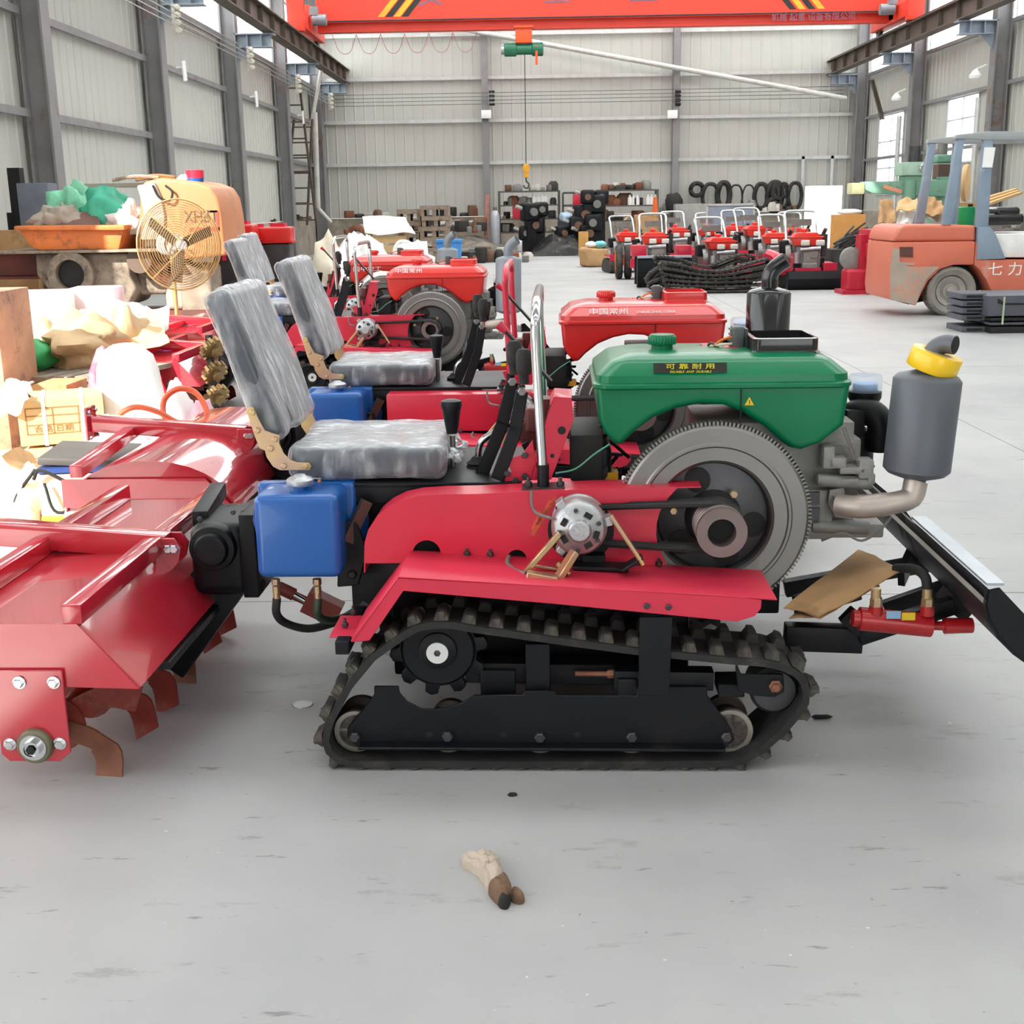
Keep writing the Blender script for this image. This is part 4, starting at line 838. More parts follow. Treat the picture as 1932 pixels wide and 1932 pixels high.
# lettering
LBK = mt('label_black', '17180f', .4); LYE = mt('label_yellow', 'd8d020', .4); LWH = mt('letter_white', 'f2f0ee', .4)
def on_tank(t, s): return [c for c in t.children if c.name.startswith('fuel_tank')][0]
tk = on_tank(T1, 0); m = q(1302, 697, .372); b = B(); b.box((m.x, m.y, m.z + .004), (.192, .003, .027), MX.Rotation(R(-24), 3, 'X')); lb = b.out('tank_label', LBK, tk)
rt = (R(66), 0, 0)
text('lettering', '可 靠 耐 用', .016, LYE, lb, (m.x, m.y - .0035, m.z + .0075), rt, sx=1.7); text('lettering', 'RELIABLE  AND  DURABLE', .0085, LYE, lb, (m.x, m.y - .007, m.z - .0055), rt, sx=1.1, shear=.3)
m = q(1414, 758, .362); b = B(); b.prism([(m.x - .013, m.z - .01), (m.x + .013, m.z - .01), (m.x, m.z + .013)], .361, .3635); tr = b.out('warning_triangle', mt('warning_yellow', 'e6c020', .4), tk, bev=.002, seg=1, bang=60)
b = B(); b.box((m.x, .3607, m.z + .001), (.002, .001, .009)); b.box((m.x, .3607, m.z - .006), (.002, .001, .0025)); b.out('warning_mark', LBK, tr)
for t, s, px, py, sz, sh in ((T2, '中国常州', 1245, 700, .03, .15), (T3, '中国常州', 1235, 700, .035, .07), (T4, '国中农工', 1240, 752, .045, -.12)):
    z = q(px, py, .372); tk = on_tank(t, 0); f = py > 720
    text('lettering', s, sz, LWH, tk, (z.x + sh, z.y - (.018 if f else .003), z.z + (.0 if f else .004)), (R(90), 0, 0) if f else rt, sx=1.35)
    if t is T2: text('lettering', 'CHANG ZHOU CHINA', .014, LWH, tk, (z.x + sh + .19, z.y - .003, z.z + .002), rt, sx=1.1, shear=.3)
b = B(); z = q(1420, 752, .355); b.box((z.x - .1, .355, z.z), (.03, .003, .028)); b.out('warning_sign', mt('warning_yellow', 'e6c020', .4), on_tank(T4, 0))
for (x0, y0, x1, y1, w_) in ((1004, 1010, 1040, 945, .012), (1012, 990, 1049, 938, .008), (1003, 1000, 1020, 965, .006)):
    b = B(); b.bar(q(x0, y0, .2195), q(x1, y1, .2195), .001, w_, (0, 0, 1)); b.out('scuff', mt('orange_scuff', 'c8583c', .7, var=.3, vs=60), [c for c in T1.children if c.name.startswith('belt_case')][0])
# tape roll on the exhaust of the front tractor
c = M1 @ q(1763, 682, .36); b = B(); tm = MX.Rotation(R(17), 3, 'Y') @ MX.Rotation(R(8), 3, 'X')
b.lathe([(.038, -.025), (.064, -.025), (.066, -.022), (.066, .022), (.064, .025), (.038, .025), (.038, -.02)], (0, 0, 0), 'z', 40, tm); o = b.out('tape_roll', YEL); o.location = c
tag(o, 'roll of yellow adhesive tape slipped over the grey exhaust pipe', 'tape')
b = B(); b.lathe([(.0385, -.0252), (.037, -.025), (.037, .025), (.0385, .0252)], (0, 0, 0), 'z', 32, tm); b.out('paper_core', CARDL, o)
# cardboard on the blade arms
cb = thing('cardboard_sheet', 'bent piece of brown cardboard lying on the black blade arms', 'cardboard', (0, 0, 0)); cb.matrix_world = M1
b = B(); b.sheet(q(1478, 1150, .16), q(1545, 1160, .16), q(1702, 1080, .3), q(1620, 1033, .62), 10, .012, 2, .004, 4); b.out('flap', CARD, cb)
b = B(); b.sheet(q(1490, 1162, .15), q(1548, 1166, .17), q(1660, 1105, .3), q(1600, 1090, .5), 8, .012, 2, .004, 6); b.out('lower_flap', CARD, cb)
# ------------------------------------------------------------------ on the near floor
p = onz(930, 1668); GLV = mt('dirty_pale_cloth', 'b5a797', .9, var=.12, vs=18, bump=.7, bs=55, dirt='8c7c6a', da=.2, ds=20); GLB = mt('dirty_brown_cuff', '6b5340', .9, var=.3, vs=20, bump=.4)
gl = thing('work_glove', 'crumpled pale work glove with a dark brown cuff lying on the concrete', 'glove', (p.x, p.y, 0))
def gpt(px, py): w = onz(px, py); return V((w.x - p.x, w.y - p.y, 0))
def pillow(pts, h, seed, amp=.25):                   # soft flat shape over an outline on the floor
    P_ = [gpt(*a) for a in pts]; P_ = spline(P_ + [P_[0]], 4)[:-1]; c = sum(P_, V((0, 0, 0))) / len(P_); k = len(P_); vs = []; rg = ((1, 0), (1.0, .25), (.93, .6), (.78, .85), (.55, 1), (.25, 1.04))
    for s_, z in rg:
        for v in P_: w = c.lerp(v, s_); vs.append((w.x, w.y, z * h * (1 + amp * (NZ.noise(V((w.x * 28, w.y * 28, seed))) + .8 * NZ.noise(V((w.x * 70, w.y * 70, seed)))))))
    n_ = len(rg); return B().add(vs, [(i * k + j, i * k + (j + 1) % k, (i + 1) * k + (j + 1) % k, (i + 1) * k + j) for i in range(n_ - 1) for j in range(k)] + [tuple(range((n_ - 1) * k, n_ * k)), tuple(range(k - 1, -1, -1))])
pillow([(869, 1624), (882, 1620), (893, 1625), (905, 1616), (916, 1622), (927, 1618), (936, 1624), (944, 1632), (947, 1648), (953, 1664), (944, 1676), (930, 1684), (920, 1684), (908, 1664), (892, 1648), (874, 1638)], .03, 3, .4).out('palm', GLV, gl, sm=60)
pillow([(951, 1660), (960, 1672), (967, 1690), (963, 1704), (957, 1714), (944, 1712), (930, 1700), (921, 1686), (930, 1676)], .036, 7).out('cuff', GLB, gl, sm=60)
pillow([(966, 1684), (978, 1688), (990, 1698), (986, 1706), (974, 1706), (964, 1700)], .02, 9).out('thumb', GLB, gl, sm=60)
pillow([(938, 1707), (950, 1704), (960, 1697), (964, 1704), (957, 1716), (945, 1715)], .03, 12).out('cuff_opening', BLKM, gl, sm=60)
p = onz(571, 1330); b = B(); b.lathe([(.0, .004), (.028, .003), (.031, 0)], (p.x, p.y, 0), 'z', 24); tag(b.out('metal_disc', mt('pale_metal_cap', 'a5a8a6', .4, .5)), 'small round metal disc lying on the floor behind the front tracks', 'disc')
for px, py, s in ((1550, 1355, .03), (967, 1502, .012), (610, 1340, .008)):
    p = onz(px, py); b = B(); b.blob((p.x, p.y, .004), (s, s * .35, .006), 8, .3, 2, -.7, px); tag(b.out('scrap_chip', BLKM), {1550: 'small black rubber scrap on the floor before the track front', 967: 'tiny dark chip on the open floor above the glove', 610: 'tiny dark chip beside the metal floor cap'}[px], 'scrap')
# ------------------------------------------------------------------ crane
CRN = mt('crane_orange_red', 'dd3a24', .45, var=.06, vs=2)
YC = 33.0
cr = thing('overhead_crane', 'orange-red overhead travelling crane with a box girder across the hall', 'crane', (0, 0, 0))
zb = ony(1100, 54, YC).z; xa, xb = ony(600, 40, YC).x, ony(1690, 30, YC).x
b = B(); b.box(((xa + xb) / 2, YC, zb + .7), (xb - xa, .5, .95)); b.box(((xa + xb) / 2, YC, zb + 1.19), (xb - xa, .62, .03)); gd = b.out('girder', CRN, cr)
b = B(); b.box(((xa + xb) / 2, YC, zb + .02), (xb - xa, .3, .04)); b.box(((xa + xb) / 2, YC, zb + .13), (xb - xa, .2, .24)); b.box(((xa + xb) / 2, YC - .2, zb + .22), (xb - xa, .16, .02)); b.out('hoist_track', CRN, cr)
b = B(); b.cyl((xa, YC - .28, zb + .24), (xb, YC - .28, zb + .24), .02, n=6); b.out('feed_cable', STLD, cr)
for x, px in ((XRL, 560), (XRR, 1700)):
    b = B(); b.box((x, YC, 5.82), (.34, 3.2, .36)); b.prism([(-.17, 5.7), (.17, 5.7), (.17, 6.3), (-.17, 6.3)], YC - .5, YC + .5, lambda a, y, c: (x + a, y, c)); ec = b.out('end_carriage', CRN, cr, bev=.02)
    for y in (-1.3, 1.3): b = B(); b.lathe([(.19, -.05), (.22, -.05), (.22, -.035), (.19, -.035), (.19, .05)], (x, YC + y, 5.72), 'x', 20); b.out('wheel', STLD, ec)
    b = B(); sgn = 1 if x < 0 else -1; b.box((x - sgn * .0, YC - 1.68, 5.9), (.4, .2, .75)); b.out('buffer', CRN, ec, bev=.01)
    b = B(); b.cyl((x + sgn * .25, YC - .8, 5.9), (x + sgn * .6, YC - .8, 5.9), .13, n=14); b.box((x + sgn * .3, YC - .8, 6.1), (.2, .2, .2)); b.out('drive_motor', mt('grey_motor', '8a9096', .5, .3), ec)
for pxs, sg in (((712, 727, 742, 757), 1), ((1490, 1508, 1526, 1544), -1)):
    for i, px in enumerate(pxs):
        a = ony(px, 22 if sg > 0 else 14, YC - .26); d = .17; h = 1.02 - .33; zz = zb + .33
        b = B(); b.prism([(a.x, zz), (a.x + d, zz), (a.x + d + sg * .75, zz + .85), (a.x + sg * .75, zz + .85)], YC - .256, YC - .251); b.out('hazard_stripe', mt('hazard_yellow', 'f0a51e', .4) if i % 2 == (0 if sg > 0 else 1) else LBK, gd)
PUR = mt('faded_purple_letters', '7d5a6e', .5)
for px, ch in ((812, '安'), (1050, '全'), (1212, '生'), (1462, '产')): text('lettering', ch, .75, PUR, gd, (ony(px, 0, YC).x, YC - .255, zb + .85))
text('maker_lettering', '机械 起重 设备有限公司', .2, PUR, gd, (ony(1530, 28, YC).x, YC - .302, zb + .13)).parent = cr
ho = thing('hoist', 'green electric hoist with an orange trolley hanging from the crane girder', 'hoist', (ony(988, 70, YC).x, YC, zb))
b = B(); b.box((0, 0, -.16), (.42, .3, .34)); b.box((0, 0, .05), (.5, .42, .06)); b.out('trolley', mt('hoist_orange', 'e8551f', .4), ho, bev=.02)
b = B(); b.lathe([(.14, -.5), (.17, -.48), (.17, -.2), (.13, -.18), (.13, .2), (.17, .22), (.17, .48), (.12, .5)], (0, 0, -.47), 'x', 24); b.out('drum', mt('hoist_green', '1f6b4c', .4), ho)
b = B(); b.cyl((-.5, 0, -.47), (-.58, 0, -.47), .12); b.out('motor_cap', ALU, ho); b = B(); b.bar((.32, -.1, -.4), (.32, -.1, -.85), .06, .12); b.out('limit_arm', mt('hoist_orange', 'e8551f', .4), ho)
zt, zh = -.6, ony(993, 310, YC).z - zb; b = B(); b.cyl((.02, 0, zt), (.02, 0, zh), .012, n=6); b.out('wire_rope', STLD, ho)
b = B(); b.box((.02, 0, zh - .16), (.13, .1, .34)); b.cyl((.02, -.07, zh - .1), (.02, .07, zh - .1), .1); hb = b.out('hook_block', mt('hook_yellow', 'd89a2a', .45), ho, bev=.01)
b = B(); b.tube(spline([(.02, 0, zh - .3), (.02, 0, zh - .42), (.09, 0, zh - .5), (.05, 0, zh - .6), (-.03, 0, zh - .58), (-.05, 0, zh - .52)], 5), .022, 8); b.out('hook', STLD, hb)
fc = cr; b = B()
x0 = xa + .3
for i in range(6): b.tube(spline([(x0 + i * .62, YC + .3, zb), (x0 + i * .62 + .18, YC + .3, zb - .42), (x0 + i * .62 + .44, YC + .3, zb - .42), (x0 + i * .62 + .62, YC + .3, zb)], 5), .009, 5)
b.out('festoon_cable', mt('red_cable', 'b8806c', .5), fc)
# conductor wires, brackets, pipes on the walls
SW = mt('bright_wire', 'b9b6ae', .4, .5)
for i in range(4):
    z = ony(335, 22 + i * 11, 22.15).z; b = B(); b.cyl((XL + .69, 9.6, z), (XL + .69, 39.0, z), .01, n=5); tag(b.out('conductor_wire', SW), 'bare conductor wire strung along the long cream wall, %s of four' % ('topmost', 'second from top', 'third from top', 'lowest')[i], 'wire', 'conductor wires on the long wall')
    z2 = ony(750, 178 + i * 7, 39.0).z; b = B(); b.cyl((XL + .75, 39.0, z2), (XR - .75, 39.0, z2), .008, n=5); tag(b.out('conductor_wire', STLD), 'bare conductor wire strung across the end wall, %s of four' % ('topmost', 'second from top', 'third from top', 'lowest')[i], 'wire', 'conductor wires on the end wall')
zi = ony(335, 38, 22.15).z
def insul(x, y, w):
    r = thing('insulator_bracket', 'row of ceramic insulators carrying the wires on %s' % w, 'insulator', (x, y, zi))
    b = B(); b.box((0, 0, -.02), (.06, .05, .5)); b.out('arm', SW, r)
    for k in range(4): b = B(); b.lathe([(.02, -.05), (.05, -.04), (.03, 0), (.05, .03), (.02, .05)], (.07, 0, .17 - k * .12), 'y', 12); b.out('insulator', mt('porcelain', 'd6cfc0', .3), r)
for y, w in zip(CY, ('first', 'second', 'third', 'fourth', 'corner')): insul(XL + .62, y - .22, '%s visible column of the long cream wall' % w)
for px, w in ((919, 'hook side'), (1272, 'far side')):
    p = ony(px + 5, 183, 38.9); r = thing('insulator_bracket', 'black insulators carrying wires on the %s end wall column' % w, 'insulator', (p.x, 39.05, p.z))
    for k in range(4): b = B(); b.lathe([(.02, -.08), (.05, -.06), (.03, 0), (.05, .06), (.02, .1)], (.05, 0, .16 - k * .12), 'x', 10); b.out('insulator', BLK, r)
    p = ony(px - 2, 215, 38.8); b = B(); b.box((p.x, 39.0, p.z), (.3, .16, .24)); tag(b.out('junction_box', WHT, None, bev=.01), 'white junction box on the %s end wall column' % w, 'junction box')
for y, w in zip(CY[1:4], ('second', 'third', 'fourth')):
    b = B(); b.box((XL + .75, y - .3, zi - .85), (.02, .2, .32), MX.Rotation(R(8), 3, 'X')); b.cyl((XL + .6, y - .25, zi - .8), (XL + .75, y - .3, zi - .8), .02, n=8); tag(b.out('wall_lamp', WHT), 'white flat lamp on the %s column of the long cream wall' % w, 'lamp')
for y, w in ((27.9, 'window'), (33.6, 'drill')):
    b = B(); b.lathe([(.04, .1), (.13, -.02), (.12, -.08), (0, -.09)], (XR - .8, y - .3, ony(1860, 140, 27.6).z), 'z', 16); b.cyl((XR - .8, y - .3, ony(1860, 140, 27.6).z + .1), (XR - .55, y - .2, ony(1860, 140, 27.6).z + .2), .02, n=6); tag(b.out('wall_lamp', WHT), 'white shaded lamp on the wall column beside the %s' % ('square window' if w == 'window' else 'tall window'), 'lamp')
    b = B(); b.cyl((XR - .66, y - .19, .8), (XR - .66, y - .19, ony(1735, 170, 33).z - .6), .06, n=8); b.out('conduit', GIRT, wr)
pa, pb_ = ony(835, 60, 39), ony(1602, 186, 39); b = B(); b.cyl((pa.x - 1.5, 38.95, pa.z + .45), (pb_.x - .1, 38.95, pb_.z), .075, n=10); tag(b.out('brace_pipe', mt('pale_pipe', 'c9c7c0', .5)), 'long pale brace pipe sloping across the end wall', 'pipe')
b = B(); a, d = ony(594, 212, 35.5), ony(600, 392, 35.5); b.cyl(a, d, .07, n=10); b.cyl(ony(608, 120, 35.5), ony(585, 250, 35.5), .05, n=8); b.cyl(d, ony(625, 420, 35.5), .05, n=8); tag(b.out('downpipe', mt('pale_pipe', 'c9c7c0', .5)), 'pale downpipe with angled ends beside the corner column', 'pipe')
def ladder(nm, lab, a, d, w, n, Y, mat=RAILM):
    r = thing(nm, lab, 'ladder'); a, d = ony(*a, Y), ony(*d, Y + .4); s = V((w / 2, 0, 0))
    for sg in (-1, 1): b = B(); b.bar(a + s * sg, d + s * sg * 1.4, .05, .05); b.out('rail', mat, r)
    for k in range(n): t = (k + .5) / n; p = a.lerp(d, t); b = B(); b.cyl(p - s * (1 + .4 * t), p + s * (1 + .4 * t), .022, n=6); b.out('rung', mat, r)
    return r
ladder('lattice_ladder', 'brown steel ladder leaning against the fourth wall column', (549, 150), (578, 430), .42, 9, 34.2); ladder('lattice_ladder', 'brown steel ladder crossing behind the other, foot in the corner', (572, 225), (556, 425), .5, 7, 35.0)
a = ladder('lattice_ladder', 'thin dark lattice brace high beside the tall window', (1645, 150), (1665, 225), .05, 3, 36.5); 
# ------------------------------------------------------------------ clutter, left side of the hall
DORG = mt('dusty_orange_paint', 'd9773a', .55, var=.12, vs=4, dirt='6a4c40', da=.34, ds=3.2); DORL = mt('pale_orange_panel', 'b9744a', .5, var=.06, vs=2, dirt='94806e', da=.3, ds=1.5)
GRIM = mt('muddy_casting', '8f8172', .8, .1, var=.3, vs=5, dirt='4a3d36', da=.45, ds=4, bump=.4, bs=20); RUSB = mt('red_brown_primer', '6a2f28', .6, var=.2, vs=4, dirt='4a3a34', da=.3); DUST = mt('dust_grey_sheet', 'a09488', .7, var=.1, vs=3)
BAGW = mt('white_woven_sack', 'e6e3de', .7, var=.04, bump=.3, bs=30); BAGT = mt('tan_woven_sack', 'c4a57c', .75, var=.12, vs=5, bump=.4, bs=25); BAGG = mt('green_mesh_sack', '2f9a55', .6, var=.15); TEAL = mt('pale_green_film', '6fb795', .35, var=.25, vs=7, bump=.5, bs=14); TEAL2 = mt('teal_tarpaulin', '3aa486', .5, var=.2, bump=.4, bs=12)
FOAM = mt('white_foam_block', 'e2dcd6', .8, var=.05, vs=5); FILMW = mt('white_film', 'f0f0ee', .35, var=.03, bump=.4, bs=14); BRNS = mt('brown_sheet', '6e4c42', .7, var=.1); CREAM = mt('cream_enamel', 'e0d2ac', .45, var=.06); YELB = mt('ochre_enamel', 'd99b24', .45, var=.06)
PAPT = mt('tan_paper', 'd2ae80', .7, var=.08); PLK = mt('grey_weathered_slat', '8c8072', .85, var=.2, vs=8); ORH = mt('orange_hose', 'd9623a', .4); PINK = mt('pinkish_bag', 'd8a8b4', .6)
def Yp(px, py, Y): return ony(px, py, Y)
def blobt(nm, lab, cat, px0, py0, px1, py1, Y, d, m, z0=None, amp=.12, seed=0, n=34, group=None, flat=-.75, sc=2.):
    a, c = ony(px0, py1, Y), ony(px1, py0, Y); zb_ = a.z if z0 is None else z0; h = c.z - zb_
    b = B(); rz_ = h / (1 - flat) * 1.0; b.blob(((a.x + c.x) / 2, Y + d / 2, zb_ - flat * rz_ + .002), ((c.x - a.x) / 2 / 1.08, d / 2, rz_), n, amp, sc, flat, seed)
    o = b.out(nm, m, None, sm=85); return tag(o, lab, cat, group)
def boxt(nm, lab, cat, px0, py0, px1, py1, Y, d, m, z0=None, bev=.006, rz=0, group=None):
    a, c = ony(px0, py1, Y), ony(px1, py0, Y); zb_ = a.z if z0 is None else z0
    b = B(); b.box((0, 0, (c.z - zb_) / 2), (c.x - a.x, d, c.z - zb_)); o = b.out(nm, m, None, bev=bev); o.location = ((a.x + c.x) / 2, Y + d / 2, zb_); o.rotation_euler.z = rz
    return tag(o, lab, cat, group)
# concrete pump
YM = 12.9
mx = thing('concrete_pump', 'dirty orange concrete pump with hopper full of sacks and a rounded engine hood', 'machine', (0, 0, 0))
def mq(pts, Y=YM): return [(ony(a, b, Y).x, ony(a, b, Y).z) for a, b in pts]
def P(nm, b, m, par, **k): return b.out(nm, m, par, **k)
b = B(); b.prism(mq([(35, 431), (48, 430), (215, 432), (235, 428), (225, 470), (75, 472), (60, 466)]), YM - .02, YM + .95); b.prism(mq([(33, 426), (240, 424), (240, 434), (33, 434)]), YM - .1, YM + 1.0); hp = P('hopper', b, DORG, mx, bev=.015)
b = B(); b.box((ony(150, 473, YM).x, YM + .4, ony(150, 474, YM).z), (1.75, 1.0, .03)); P('hopper_shelf', b, GRIM, mx, bev=.008)
b = B(); b.prism(mq([(62, 478), (240, 478), (242, 520), (255, 545), (240, 575), (200, 588), (110, 560), (85, 545), (65, 520)]), YM + .05, YM + .8); P('pump_casting', b, GRIM, mx, bev=.04, seg=3)
c = ony(138, 517, YM); b = B(); b.lathe([(.12, .25), (.28, .2), (.28, .08), (.22, .06), (.2, -.12), (.235, -.13), (.235, -.19), (.15, -.2), (.145, -.02), (0, -.02)], (c.x, YM + .1, c.z), 'y', 32); P('outlet_pipe', b, GRIM, mx)
b = B(); b.lathe([(.14, -.0), (0, -.001)], (c.x, YM - .03, c.z), 'y', 24); P('outlet_mouth', b, BLKM, mx)
b = B(); hd = [(262, 352), (270, 342), (300, 335), (365, 342), (395, 352), (408, 372), (415, 405), (424, 482), (345, 490), (268, 448), (258, 420)]
b.prism(mq(hd), YM + .06, YM + 1.1); hd_ = P('engine_hood', b, DORL, mx, bev=.05, seg=3)
b = B(); b.prism(mq([(256, 350), (290, 344), (302, 370), (309, 405), (308, 452), (264, 453), (270, 405), (262, 370)]), YM + .02, YM + .5); P('hood_band', b, DUST, mx, bev=.02)
b = B(); b.prism(mq([(95, 345), (258, 342), (262, 400), (250, 420), (240, 410), (230, 352), (98, 352)]), YM + .7, YM + .9); P('hood_end', b, DUST, mx)
LET = mt('black_stencil', '3a2c26', .7)
z = ony(377, 410, YM); text('lettering', 'XHBT', .17, LET, hd_, (z.x, YM + .055, z.z), sx=.8); b = B(); a, c = ony(355, 433, YM), ony(412, 436, YM); b.box(((a.x + c.x) / 2, YM + .057, a.z), (c.x - a.x, .006, .035)); a = ony(408, 418, YM); b.box((a.x, YM + .057, a.z), (.03, .006, .2)); P('red_stripe', b, mt('stencil_red', 'b8352c', .6), hd_)
a, c = ony(388, 399, YM), ony(403, 399, YM); b = B(); b.box(((a.x + c.x) / 2, YM + .057, a.z), (.13, .006, .02)); P('stencil_bar', b, LET, hd_)
for px0, py0, px1, py1, m_ in ((245, 470, 300, 560, GRIM), (282, 465, 320, 540, GRIM), (300, 480, 330, 590, DUST), (330, 500, 385, 600, GRIM)):
    a, c = ony(px0, py1, YM), ony(px1, py0, YM); b = B(); b.rbox(((a.x + c.x) / 2, YM + .5, (a.z + c.z) / 2), (c.x - a.x, .5, c.z - a.z), .06); P('drive_housing', b, m_, mx)
b = B(); a = ony(262, 492, YM); b.cyl((a.x, YM + .0, a.z), (a.x, YM + .5, a.z), .13); P('drive_motor', b, mt('brown_motor', '5d4a40', .6), mx)
a, c = ony(-40, 433, YM + .4), ony(420, 433, YM + .4); b = B(); b.box(((a.x + c.x) / 2, YM + .55, ony(50, 452, YM).z), (c.x - a.x, .04, .3)) if 0 else None
b = B(); a, c = ony(-60, 530, YM), ony(80, 478, YM); b.box(((a.x + c.x) / 2, YM + .6, (a.z + c.z) / 2), (c.x - a.x, .14, c.z - a.z - .04)); b.box(((a.x + c.x) / 2, YM + .6, c.z), (c.x - a.x, .3, .03)); b.box(((a.x + c.x) / 2, YM + .6, a.z), (c.x - a.x, .3, .03)); P('chassis_beam', b, RUSB, mx)
b = B(); b.box((ony(230, 560, YM).x, YM + .55, .28), (2.0, .7, .16)); P('skid', b, RUSB, mx)
for x in (110, 330): b = B(); p = ony(x, 560, YM); b.box((p.x, YM + .5, .11), (.22, .8, .2)); P('skid_foot', b, RUSB, mx)
a, c = ony(-60, 478, YM + .9), ony(60, 434, YM + .9); boxt('plywood_stack', 'brown stack of plywood with a faded green mark behind the concrete pump', 'plywood', -60, 434, 62, 478, 14.1, .5, CARD, z0=0.0)
b = B(); p = ony(33, 360, 14.6); b.box((p.x, 14.6, .95), (.14, .14, 1.9)); b.box((p.x - .08, 14.58, 1.3), (.1, .1, .2)); tag(b.out('steel_post', BLK), 'black steel post standing behind the hopper of the concrete pump', 'post')
b = B(); a, c = ony(47, 470, 14.3), ony(92, 345, 14.3); b.box(((a.x + c.x) / 2, 14.4, c.z / 2), (c.x - a.x, .3, c.z)); tag(b.out('grey_cabinet', mt('bluegrey_panel', '5f6672', .5), None, bev=.01), 'slate grey cabinet with a pale edge between the post and the hopper', 'cabinet')
# things in the hopper and on the hood
ZH = ony(150, 434, YM).z - .06
o = blobt('plastic_sack', 'pale green crumpled film sack in the orange hopper', 'sack', 76, 353, 165, 440, YM + .35, .5, TEAL, ZH, .28, 3, 36, flat=-.5, sc=2.5)
o = blobt('plastic_sack', 'bright teal knotted sack at the middle of the orange hopper', 'sack', 138, 356, 240, 440, YM + .2, .5, TEAL2, ZH, .22, 8, 36, flat=-.5, sc=2.5)
o = blobt('plastic_sack', 'grey cloth heap in front of the pale green sack', 'sack', 50, 390, 160, 440, YM + .1, .4, DUST, ZH, .35, 13, 36, flat=-.5, sc=3)
b = B(); b.sheet(Yp(72, 428, YM + .02), Yp(192, 428, YM + .02), Yp(180, 398, YM + .3), Yp(118, 404, YM + .3), 6, .03, 2, .01, 3); tag(b.out('brown_board', BRNS), 'dark brown bent board leaning in the orange hopper', 'board')
o = blobt('plastic_sack', 'silvery plastic bundle at the hood end of the orange hopper', 'sack', 188, 385, 262, 438, YM + .15, .4, FILMW, ZH, .4, 21, 36, flat=-.5, sc=3.5)
ZT = ony(330, 343, YM).z
for i, (a, c, m_, r_) in enumerate((((212, 337), (300, 338), GRIM, .018), ((255, 333), (332, 346), mt('brown_rod', '7a5a36', .6), .025), ((218, 340), (330, 347), GRIM, .015))):
    A_, C_ = Yp(*a, YM + .3 + i * .1), Yp(*c, YM + .3 + i * .1); b = B(); b.tube(spline([V((A_.x, A_.y, ZT + .03 + i * .01)), V(((A_.x + C_.x) / 2, A_.y, ZT + .07)), V((C_.x, C_.y, ZT + .05))], 4), r_, 6); tag(b.out('bent_rod', m_), ('grey bent rod on top of the orange hood', 'brown thick rod on top of the orange hood', 'thin dark rod lowest on the orange hood')[i], 'rod')
o = blobt('plastic_sack', 'small white bag on the orange hood beside the red cup', 'sack', 332, 330, 357, 348, YM + .3, .15, FILMW, ZT, .3, 5, 14)
p = ony(369, 345, YM + .35); cu = thing('paint_tub', 'red and blue tub standing on the orange hood', 'tub', (p.x, YM + .35, ZT)); b = B(); b.lathe([(.085, 0), (.09, .04)], (0, 0, 0), 'z', 20); b.out('blue_band', BLU, cu); b = B(); b.lathe([(.09, .04), (.095, .12), (.085, .12), (.08, .1), (0, .1)], (0, 0, 0), 'z', 20); b.out('tub_wall', RED, cu)
b = B(); b.tube(spline([Yp(288, 350, YM + .01), Yp(300, 372, YM), Yp(320, 378, YM), Yp(325, 362, YM), Yp(312, 350, YM)], 6), .012, 6); tag(b.out('hanging_wire', BLKM), 'dark looped wire hanging down the orange hood', 'wire')
# fan
p = ony(340, 462, 11.6); FANM = mt('gilded_wire', 'd6b078', .35, .6)
fn = thing('pedestal_fan', 'large round wire-caged pedestal fan before the orange hood', 'fan', (p.x, 11.6, 0), R(40)); zc = p.z
ring = lambda r, y, n=36: [(r * math.cos(2 * math.pi * i / n), y, zc + r * math.sin(2 * math.pi * i / n)) for i in range(n)]
b = B()
for k in range(17): r_ = .06 + .022 * k; b.tube(ring(r_, -.09 + .09 * (r_ / .4) ** 2), .0035, 4, True); b.tube(ring(r_, .12 - .1 * (r_ / .4) ** 2), .0035, 4, True)
o = b.out('cage_wires', FANM, fn); o['kind'] = 'stuff'
b = B(); b.tube(ring(.415, .01), .009, 6, True); b.out('cage_rim', FANM, fn)
for k in range(4):
    a = R(45 + k * 90); b = B(); b.tube([(.05 * math.cos(a), -.1, zc + .05 * math.sin(a)), (.41 * math.cos(a), -.0, zc + .41 * math.sin(a))], .006, 5); b.out('cage_spoke', FANM, fn)
for k in range(3):
    a = k * 120 + 20; b = B(); m = MX.Rotation(R(-a), 3, 'Y') @ MX.Rotation(R(25), 3, 'X'); b.rbox(V((0, .02, zc)) + MX.Rotation(R(-a), 3, 'Y') @ V((.2, 0, 0)), (.3, .008, .11), .004, 1, 1, m); b.out('fan_blade', mt('dark_fan_blade', '6b5c48', .5), fn)
b = B(); b.cyl((0, -.06, zc), (0, .06, zc), .04); b.cyl((0, .1, zc), (0, .32, zc), .1); b.out('fan_motor', FILMW, fn); b = B(); b.cyl((0, .2, zc), (0, .2, .03), .02); b.out('pole', FANM, fn); b = B(); b.lathe([(.25, 0), (.25, .03), (.05, .06)], (0, .2, 0), 'z', 24); b.out('base', STLD, fn)
